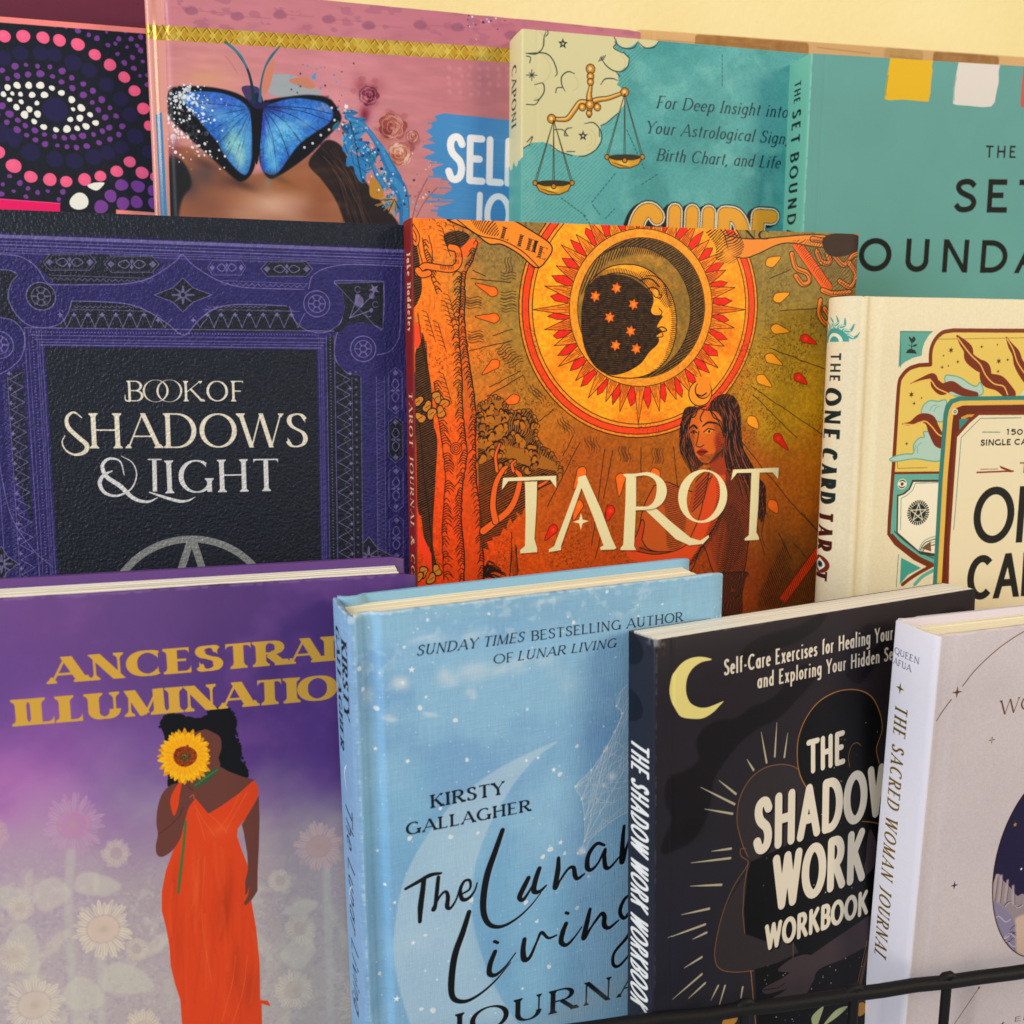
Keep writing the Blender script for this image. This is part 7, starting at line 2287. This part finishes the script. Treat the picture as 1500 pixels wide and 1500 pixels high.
def print_mat(name, canvas, rough=.45, bump='paper', strength=.3, coat=0, foil_rough=.28, sat=1.05, spec=.2):
    """the printed sheet as a colour map; its fourth channel is where foil lies"""
    h, w = canvas.H, canvas.W
    img = bpy.data.images.new(name + '_print', w, h, alpha=False)
    foil = bpy.data.images.new(name + '_foil', w, h, alpha=False, is_data=True)
    a = np.ones((h, w, 4), np.float32)
    col = canvas.a[::-1, :, :3]
    grey = col.mean(axis=2, keepdims=True)
    a[..., :3] = np.clip(grey + (col - grey) * sat, 0, 1) ** 1.1
    img.pixels.foreach_set(a.ravel())
    a[..., :3] = np.clip(canvas.a[::-1, :, 3:4], 0, 1)
    foil.pixels.foreach_set(a.ravel())
    img.pack()
    foil.pack()
    m, n, l, b = node_mat(name, (.5, .5, .5), rough, spec)
    uv = n.new('ShaderNodeUVMap')
    uv.uv_map = 'sheet'
    t = n.new('ShaderNodeTexImage')
    t.image = img
    t.extension = 'EXTEND'
    f = n.new('ShaderNodeTexImage')
    f.image = foil
    f.extension = 'EXTEND'
    l.new(uv.outputs[0], t.inputs[0])
    l.new(uv.outputs[0], f.inputs[0])
    l.new(t.outputs[0], b.inputs['Base Color'])
    l.new(f.outputs[0], b.inputs['Metallic'])
    mr = n.new('ShaderNodeMapRange')
    mr.inputs['To Min'].default_value = rough
    mr.inputs['To Max'].default_value = foil_rough
    l.new(f.outputs[0], mr.inputs[0])
    l.new(mr.outputs[0], b.inputs['Roughness'])
    add_bump(m, bump, strength)
    if coat:
        b.inputs['Coat Weight'].default_value = coat
        b.inputs['Coat Roughness'].default_value = .12
    return m


def page_mat(name, color, leaf_line):
    m, n, l, b = node_mat(name, color, .8, .2)
    tc = n.new('ShaderNodeTexCoord')
    mp = n.new('ShaderNodeMapping')
    mp.inputs['Scale'].default_value = (5, 2600, 1.0)
    t = n.new('ShaderNodeTexNoise')
    t.inputs['Scale'].default_value = 1
    t.inputs['Detail'].default_value = 3
    r = n.new('ShaderNodeValToRGB')
    r.color_ramp.elements[0].position = .36
    r.color_ramp.elements[0].color = (*leaf_line, 1)  # darker streaks drawn as lines between the leaves
    r.color_ramp.elements[1].position = .52
    r.color_ramp.elements[1].color = (*color, 1)
    l.new(tc.outputs['Object'], mp.inputs[0])
    l.new(mp.outputs[0], t.inputs['Vector'])
    l.new(t.outputs[0], r.inputs[0])
    l.new(r.outputs[0], b.inputs['Base Color'])
    bp = n.new('ShaderNodeBump')
    bp.inputs['Strength'].default_value = .5
    bp.inputs['Distance'].default_value = .0004
    l.new(t.outputs[0], bp.inputs['Height'])
    l.new(bp.outputs[0], b.inputs['Normal'])
    return m


def mesh_obj(name, verts, faces, mat, parent=None, uvs=None, smooth=True, scale=SC):
    me = bpy.data.meshes.new(name)
    me.from_pydata([tuple(np.asarray(v) * scale) for v in verts], [], faces)
    if uvs is not None:
        lay = me.uv_layers.new(name='sheet')
        vi = np.zeros(len(me.loops), np.int32)
        me.loops.foreach_get('vertex_index', vi)
        lay.data.foreach_set('uv', np.asarray(uvs, np.float32)[vi].ravel())
    me.materials.append(mat)
    me.validate()
    me.update()
    if smooth:
        for p in me.polygons:
            p.use_smooth = True
        me.set_sharp_from_angle(angle=math.radians(38))
    o = bpy.data.objects.new(name, me)
    COL.objects.link(o)
    if parent:
        o.parent = parent
    return o


def thing(name, label, cat, b=None, group=None, loc=None):
    o = bpy.data.objects.new(name, None)
    COL.objects.link(o)
    o.empty_display_size = .02
    o['label'] = label
    o['category'] = cat
    if group:
        o['group'] = group
    if b is not None:
        # frame of the book: origin at the foot of the fold, on the shelf
        foot = np.array([b['x'][0], 0, b['top'] - b['h']])
        P = (b['M'] @ foot + b['O']) * SC
        o.matrix_world = Matrix.LocRotScale(Vector((P[0], P[1], P[2] + Z0)), Matrix(b['M'].tolist()).to_quaternion(), None)
        b['foot'] = foot
    elif loc is not None:
        o.location = loc
    return o


def prism(name, loop, nrm, z0, z1, r, mat, parent, uvf=None, zrows=(), wob=0.0, seed=0):
    """upright solid with the closed plan `loop`; its rims are eased by r; wob roughens the rim a little"""
    loop = np.asarray(loop, float)
    nrm = np.asarray(nrm, float)
    n = len(loop)
    rows = [(z0, r), (z0 + .3 * r, .3 * r), (z0 + r, 0)] + [(z, 0) for z in zrows] + [(z1 - r, 0), (z1 - .3 * r, .3 * r), (z1, r)]
    g = np.random.default_rng(seed)
    w_ = np.convolve(g.normal(0, 1, n + 8), np.ones(5) / 5, 'same')[4:4 + n] * wob
    ex = loop[:, 0].max()
    if wob:
        w_ = w_ - .0007 * np.exp(-((ex - loop[:, 0]) / .0022) ** 2) * g.uniform(.5, 1.4)
    V, F, UV = [], [], []
    for k, (z, off) in enumerate(rows):
        zz = z + (w_ if k >= len(rows) - 3 else 0)
        p = loop - nrm * off
        for i in range(n):
            V.append((p[i, 0], p[i, 1], zz[i] if np.ndim(zz) else zz))
            UV.append(uvf(loop[i], V[-1][2], i) if uvf else (0, 0))
    for k in range(len(rows) - 1):
        for i in range(n):
            j = (i + 1) % n
            F.append((k * n + i, k * n + j, (k + 1) * n + j, (k + 1) * n + i))
    F.append(tuple(range(n))[::-1])
    F.append(tuple(range((len(rows) - 1) * n, len(rows) * n)))
    return mesh_obj(name, V, F, mat, parent, UV if uvf else None)


def offset_loop(outer, th, cap_a, cap_b):
    """closed plan from an outer path (viewed from above, going so that its left normal points outwards)"""
    outer = np.asarray(outer, float)
    d = np.gradient(outer, axis=0)
    d /= np.hypot(d[:, 0], d[:, 1])[:, None]
    nr = np.stack([-d[:, 1], d[:, 0]], 1) * th['side']
    inner = outer - nr * th['t']
    loop, nn = [], []
    for i in range(len(outer)):
        loop.append(outer[i])
        nn.append(nr[i])
    # rounded free end
    if cap_b:
        e = d[-1]
        t = th['t']
        for a in (.25, .5, .75):
            ca, sa = math.cos(a * math.pi), math.sin(a * math.pi)
            c = outer[-1] - nr[-1] * t / 2
            q = c + nr[-1] * (t / 2) * ca + e * (t / 2) * sa * .6
            loop.append(q)
            nn.append(nr[-1] * ca + e * sa)
    for i in range(len(outer) - 1, -1, -1):
        loop.append(inner[i])
        nn.append(-nr[i])
    if cap_a:
        e = -d[0]
        t = th['t']
        for a in (.25, .5, .75):
            ca, sa = math.cos(a * math.pi), math.sin(a * math.pi)
            c = outer[0] - nr[0] * t / 2
            loop.append(c - nr[0] * (t / 2) * ca + e * (t / 2) * sa * .6)
            nn.append(-nr[0] * ca + e * sa)
    return np.array(loop), np.array(nn)


BOOK_OBJS = {}


def make_book(c, name, label, kind, mat, backmat, pagemat, group=None, spine='flat', seed=0, groove=1.0):
    """hardcover or paperback standing upright; canvas c gives size and the mapping of its print"""
    b = c.b
    x0, x1 = b['x']
    w, h, t = x1 - x0, b['h'], b['t']
    root = thing(name, label, 'book', b, group)
    hard = kind == 'hard'
    th = .0028 if hard else .0004
    Wt = t + w

    def uv_front(p, z, i):
        return ((t + max(p[0], 0)) / Wt, z / h)

    def uv_spine(p, z, i):
        return (min(max((t - p[1]) / Wt, .001), t / Wt), z / h)

    def uv_back(p, z, i):
        return (.002, z / h)

    z0, z1 = 0.0, h
    r = .0007 if hard else .00012
    R = .0022 if hard else .0012
    xs = np.r_[np.linspace(R, .018, 26), np.linspace(.022, w, 34)]

    def hinge(x):
        if not hard:
            return .00035 * np.exp(-((x - .009) / .0006) ** 2)
        return .0024 * float(smooth(.0028, .0058, x) * smooth(.0128, .0088, x)) * groove

    # front board: outer path from the fold to the fore edge, outward normal towards -Y
    po = np.array([(x, hinge(x)) for x in xs])
    loop, nn = offset_loop(po, dict(t=th, side=-1), False, True)
    nn[0, 0] = 0
    f = prism('front_cover', loop, nn, z0, z1, r, mat, root, uv_front, np.linspace(h * .2, h * .9, 5), .00022 if hard else 0, seed)
    # spine with its rounded folds
    k = 10
    pts = []
    bulge = dict(flat=.0004, round=.0065 if t > .03 else .004, soft=.0007)[spine]
    a = np.linspace(0, math.pi / 2, 6)
    for q in a:      # front fold
        pts.append((R - R * math.sin(q), R - R * math.cos(q)))
    for y in np.linspace(R, t - R, k + 2)[1:-1]:
        s_ = (y - R) / (t - 2 * R)
        pts.append((-bulge * 4 * s_ * (1 - s_), y))
    for q in a[::-1]:
        pts.append((R - R * math.sin(q), t - R + R * math.cos(q)))
    pts = np.array(pts)
    loop, nn = offset_loop(pts, dict(t=th, side=1), False, False)
    nn[[0, len(pts) - 1, len(pts), -1], 0] = 0
    prism('spine', loop, nn, z0, z1, r, mat, root, uv_spine, np.linspace(h * .2, h * .9, 5), .0003 if hard else 0, seed + 1)
    # back board
    po = np.array([(x, t - hinge(x)) for x in xs])
    loop, nn = offset_loop(po, dict(t=th, side=1), False, True)
    nn[0, 0] = 0
    prism('back_cover', loop, nn, z0, z1, r, backmat, root, None, (), .00022 if hard else 0, seed + 2)
    # leaves, in gatherings of slightly different height
    rec = .0036 if hard else .0
    fe = .0036 if hard else .0004
    px0 = (.0022 if hard else .0009)
    ya, yb = th + .0002, t - th - .0002
    n = max(5, int((yb - ya) / .0016))
    g = np.random.default_rng(seed + 5)
    V, F = [], []
    ys = np.linspace(ya, yb, n + 1)
    for i in range(n):
        a0, a1 = ys[i], ys[i + 1] - .00006
        zt = h - rec - g.uniform(0, .00035 if hard else .00025)
        xe = w - fe - g.uniform(0, .0004)
        xb = px0 + (.0018 if spine != 'round' else -.0008 + .0045 * abs(2 * (i + .5) / n - 1) ** 2)
        o = len(V)
        V += [(xb, a0, rec), (xe, a0, rec), (xe, a1, rec), (xb, a1, rec), (xb, a0, zt), (xe, a0, zt), (xe, a1, zt), (xb, a1, zt)]
        F += [(o, o + 3, o + 2, o + 1), (o + 4, o + 5, o + 6, o + 7), (o, o + 1, o + 5, o + 4), (o + 1, o + 2, o + 6, o + 5), (o + 2, o + 3, o + 7, o + 6), (o + 3, o, o + 4, o + 7)]
    mesh_obj('page_block', V, F, pagemat, root, smooth=False)
    BOOK_OBJS[name] = root
    return root


# ------------------------------------------------------------------ wall
wm, n, l, bb = node_mat('wall_paint', lin('#efd98a'), .85, .2)
tc = n.new('ShaderNodeTexCoord')
nz = n.new('ShaderNodeTexNoise')
nz.inputs['Scale'].default_value = 260
nz.inputs['Detail'].default_value = 4
n2_ = n.new('ShaderNodeTexNoise')
n2_.inputs['Scale'].default_value = 9
bp = n.new('ShaderNodeBump')
bp.inputs['Strength'].default_value = .35
bp.inputs['Distance'].default_value = .0012
l.new(tc.outputs['Object'], nz.inputs['Vector'])
l.new(tc.outputs['Object'], n2_.inputs['Vector'])
l.new(nz.outputs[0], bp.inputs['Height'])
l.new(bp.outputs[0], bb.inputs['Normal'])
rp = n.new('ShaderNodeValToRGB')
rp.color_ramp.elements[0].position = .3
rp.color_ramp.elements[0].color = (*lin('#efdc9c'), 1)
rp.color_ramp.elements[1].position = .7
rp.color_ramp.elements[1].color = (*lin('#f3e4ac'), 1)
l.new(n2_.outputs[0], rp.inputs[0])
l.new(rp.outputs[0], bb.inputs['Base Color'])
yw = .70 * SC
wall = mesh_obj('wall', [(-1.2, yw, .2), (2.0, yw, .2), (2.0, yw, 2.4), (-1.2, yw, 2.4), (-1.2, yw + .08, .2), (2.0, yw + .08, .2), (2.0, yw + .08, 2.4), (-1.2, yw + .08, 2.4)],
                [(0, 1, 2, 3), (5, 4, 7, 6), (1, 5, 6, 2), (4, 0, 3, 7), (3, 2, 6, 7), (4, 5, 1, 0)], wm, smooth=False, scale=1)
wall['kind'] = 'structure'

# ------------------------------------------------------------------ the books
white_pages = page_mat('white_pages', lin('#f6f0e2'), lin('#bdb09a'))
cream_pages = page_mat('cream_pages', lin('#faf0d4'), lin('#d8c8a0'))


def plain(name, color, rough=.5, bump='paper', st=.3):
    m, *_ = node_mat(name, lin(color), rough)
    add_bump(m, bump, st)
    return m


GT, GM, GB_ = 'books displayed in the top row', 'books displayed in the middle row', 'books displayed in the bottom row'
cv = cover_eye()
make_book(cv, 'book', 'dark book with a dotted aboriginal style eye in pink, purple and white dots', 'paper', print_mat('dotted_cover', cv, .5), plain('dotted_back', '#e8877c'), white_pages, GT, seed=1)
cv = cover_butterfly()
make_book(cv, 'book', 'pink journal with a blue butterfly over a face and a gold braid', 'hard', print_mat('butterfly_cover', cv, .28, 'gloss', .15, coat=.45, sat=.95), plain('butterfly_back', '#d98f86', .3, 'gloss', .1), white_pages, GT, seed=2, groove=.4)
cv = cover_astro()
make_book(cv, 'book', 'teal book with golden scales on a cream cloud and the yellow word GUIDE', 'paper', print_mat('scales_cover', cv, .42), plain('scales_back', '#5fa79d'), white_pages, GT, 'flat', seed=3)
cv = cover_set()
make_book(cv, 'book', 'plain teal green book with yellow, white and red paint squares along its top', 'paper', print_mat('boundaries_cover', cv, .65, spec=.2, sat=.92), plain('boundaries_back', '#68a595'), white_pages, GT, 'flat', seed=4)
cv = cover_shadows()
make_book(cv, 'book', 'dark leather textured book with purple ornamental border and silver lettering over a pentacle', 'paper', print_mat('grimoire_cover', cv, .42, 'leather', .8, sat=.95), plain('grimoire_back', '#24272d'), white_pages, GM, seed=5)
cv = cover_tarot()
make_book(cv, 'book', 'orange engraved book with a sun, a moon face and a seated long haired woman', 'paper', print_mat('tarot_cover', cv, .5, 'paper', .5, sat=1.18, spec=.18), plain('tarot_back', '#7e2a26'), cream_pages, GM, 'flat', seed=6)
cv = cover_one()
make_book(cv, 'book', 'cream hardcover with a brown, yellow and teal card design and a sun on its spine', 'hard', print_mat('one_card_cover', cv, .5, 'linen', .2), plain('one_card_back', '#e6d9b8'), cream_pages, GM, 'round', seed=7, groove=.55)
cv = cover_ancestral()
make_book(cv, 'book', 'purple hardcover with gold lettering and a woman in an orange dress holding a sunflower', 'hard', print_mat('ancestral_cover', cv, .45, 'linen', .12, sat=1.0), plain('ancestral_back', '#5b3478'), white_pages, GB_, seed=8, groove=.6)
cv = cover_lunar()
make_book(cv, 'book', 'sky blue linen hardcover with stars, a pale crescent and large black brush script', 'hard', print_mat('lunar_cover', cv, .6, 'linen', .8, sat=.82), plain('lunar_back', '#84b2cc', .6, 'linen', .5), cream_pages, GB_, 'soft', seed=9)
cv = cover_work()
make_book(cv, 'book', 'black paperback with a yellow crescent moon and two embracing figures behind cream lettering', 'paper', print_mat('workbook_cover', cv, .42, 'paper', .2, sat=1.0, spec=.15), plain('workbook_back', '#2a2630'), white_pages, GB_, seed=10)
cv = cover_sacred()
make_book(cv, 'book', 'pale lilac linen hardcover with gold stars and a dark oval picture, at the right edge', 'hard', print_mat('sacred_cover', cv, .55, 'linen', .4, sat=.9), plain('sacred_back', '#d4cbd4', .55, 'linen', .4), cream_pages, GB_, 'soft', seed=11, groove=.12)


# two books that stand behind the top row, only their upper parts show
def back_book(p_left, p_right, y, shelf, t, name_, paint, color, label, seed, extra=0.0, ext=(0, 0)):
    """its top edge passes through the two photo points at distance y"""
    def at(u, v):
        d = _R * (u - 750) / _f - _U * (v - 750) / _f + _F
        return d * (y / d[1])
    A, B = at(*p_left), at(*p_right)
    roll = math.atan2(A[2] - B[2], B[0] - A[0])
    w = math.hypot(B[0] - A[0], B[2] - A[2]) + ext[0] + ext[1]
    M = rot_m(0, 0, roll)
    O = A - M @ np.array([ext[0], 0, 0])
    h = O[2] - shelf + w * abs(math.sin(roll)) * 0
    b = dict(x=(0, w), h=h, t=t, top=0, M=M, O=O, sheet=(t + w, h))
    c = Canvas(t + w, h, 2600, color)
    c.b, c.sx = b, int(t * 2600)
    c.k = c.kf = 1
    paint(c)
    return make_book(c, 'book', label, 'paper', print_mat(name_, c, .6), plain(name_ + '_back', color), white_pages, 'books standing behind the top row', seed=seed)


def paint_kraft(c):
    c.a[..., :3] *= (1 + .12 * (fbm(c.H, c.W, 40, 4, cellx=200) - .5))[..., None]
    for x0_, x1_ in ((.038, .118), (.175, .205), (.213, .266)):
        m = np.zeros((c.H, c.W), np.float32)
        m[2:int(.016 * 2600), int((c.b['t'] + x0_) * 2600):int((c.b['t'] + x1_) * 2600)] = 1
        m = smooth(.35, .55, blur(m, 5) + .25 * (fbm(c.H, c.W, 14, 3, cellx=50) - .5))
        c.blend(m * (.55 + .45 * fbm(c.H, c.W, 10, 3)), '#8a5c2a' if x0_ != .175 else '#b08c58', .85)
    for k in range(9):
        x = RNG.uniform(0, c.W)
        c.line([(x, 3 + RNG.uniform(0, 12)), (x + RNG.uniform(60, 200), 4 + RNG.uniform(0, 12))], 1.4, '#8c6c40', .6)


def paint_maroon(c):
    c.a[..., :3] *= (1 + .14 * (fbm(c.H, c.W, 30, 4, cellx=240) - .5))[..., None]


back_book((936, 43), (1560, 88), .612, -.10, .02, 'kraft_cover', paint_kraft, '#cfa878', 'kraft brown book with darker brown paint blocks, behind the two teal books', 20, ext=(.0, .02))
back_book((-60, -45), (300, -18), .652, -.10, .012, 'maroon_cover', paint_maroon, '#672c40', 'dark maroon book standing behind the dotted eye book', 21, ext=(.02, 0))

# ------------------------------------------------------------------ wire display rack
blk, n, l, bb = node_mat('black_wire', (.008, .007, .007), .55, .2)
add_bump(blk, 'rough', .25, .0004)


def px_at(u, v, y):
    d = _R * (u - 750) / _f - _U * (v - 750) / _f + _F
    return d * (y / d[1])


def rod(name, pts, rad, parent, segs=14):
    pts = [np.asarray(p, float) for p in pts]
    V, F = [], []
    for i, p in enumerate(pts):
        d = (pts[min(i + 1, len(pts) - 1)] - pts[max(i - 1, 0)])
        d = d / np.linalg.norm(d)
        u = np.cross(d, [0, 0, 1.0]) if abs(d[2]) < .9 else np.cross(d, [1.0, 0, 0])
        u /= np.linalg.norm(u)
        v = np.cross(d, u)
        for k in range(segs):
            a = 2 * math.pi * k / segs
            V.append(p + rad * (math.cos(a) * u + math.sin(a) * v))
    for i in range(len(pts) - 1):
        for k in range(segs):
            j = (k + 1) % segs
            F.append((i * segs + k, (i + 1) * segs + k, (i + 1) * segs + j, i * segs + j))
    F.append(tuple(range(segs)))
    F.append(tuple(range((len(pts) - 1) * segs, len(pts) * segs))[::-1])
    return mesh_obj(name, V, F, blk, parent)


rack = thing('wire_rack', 'black wire display rack holding the three rows of books', 'rack')
rack.location = (0, 0, Z0)
XA, XB = -.40, .78
rows_ = ((-.10, .515, .665), (-.255, .425, .53), (-.395, .325, .46))
A_ = px_at(965, 1494, .338)
B_ = px_at(1500, 1423, .30)
B_ = px_at(1500, 1423, (A_[2] / px_at(1500, 1423, 1.0)[2]))
dr = (B_ - A_)
P0_ = A_ - dr * 1.9
P1_ = B_ + dr * .9
PL_ = A_ - dr * .25
jog = [np.array([x, PL_[1], PL_[2]]) for x in np.linspace(XA, PL_[0] - .03, 14)] + [PL_ + (P1_ - PL_) * s for s in np.linspace(0, 1, 24)]
g = np.random.default_rng(1)
jog = [p + np.array([0, g.normal(0, .0003), g.normal(0, .0003)]) for p in jog]
rod('rail', jog, .0029, rack)
for u in (1092, 1252, 1387, 1560):
    s = (u - 965) / (1500 - 965)
    v = 1494 - (1494 - 1423) * s
    # post under the rail where the traced column meets it
    best = min((A_ + dr * q for q in np.linspace(-1.8, 1.8, 1500)), key=lambda p: abs(proj(p)[0] - u))
    rod('post', [best + np.array([0, 0, .0022]), best - np.array([0, 0, .02]), np.array([best[0], best[1], rows_[2][0] - .004])], .0021, rack)
    kn = rod('weld', [best + np.array([-.0035, 0, .0012]), best + np.array([-.0015, 0, .003]), best + np.array([.0015, 0, .003]), best + np.array([.0035, 0, .0012])], .0017, rack)
    rod('shelf_wire', [np.array([best[0], best[1], rows_[2][0] - .0045]), np.array([best[0], .47, rows_[2][0] - .0045])], .0018, rack)
for zi, (z, ya, yb) in enumerate(rows_):
    for y in ((ya + yb) / 2, yb) if zi == 2 else (ya, (ya + yb) / 2, yb):
        rod('shelf_wire', [np.array([XA, y, z - .0081]), np.array([XB, y, z - .0081])], .0018, rack)
    if zi < 2:
        for x in np.linspace(XA, XB, 9):
            rod('shelf_wire', [np.array([x, ya, z - .0045]), np.array([x, yb, z - .0045])], .0018, rack)
for x in (XA, XB):
    rod('upright', [np.array([x, .675, -1.2]), np.array([x, .675, .12])], .005, rack)
    rod('upright', [np.array([x, .31, -1.2]), np.array([x, .31, -.34])], .005, rack)
    rod('side_rail', [np.array([x, .31, -.34]), np.array([x, .675, .12])], .004, rack)
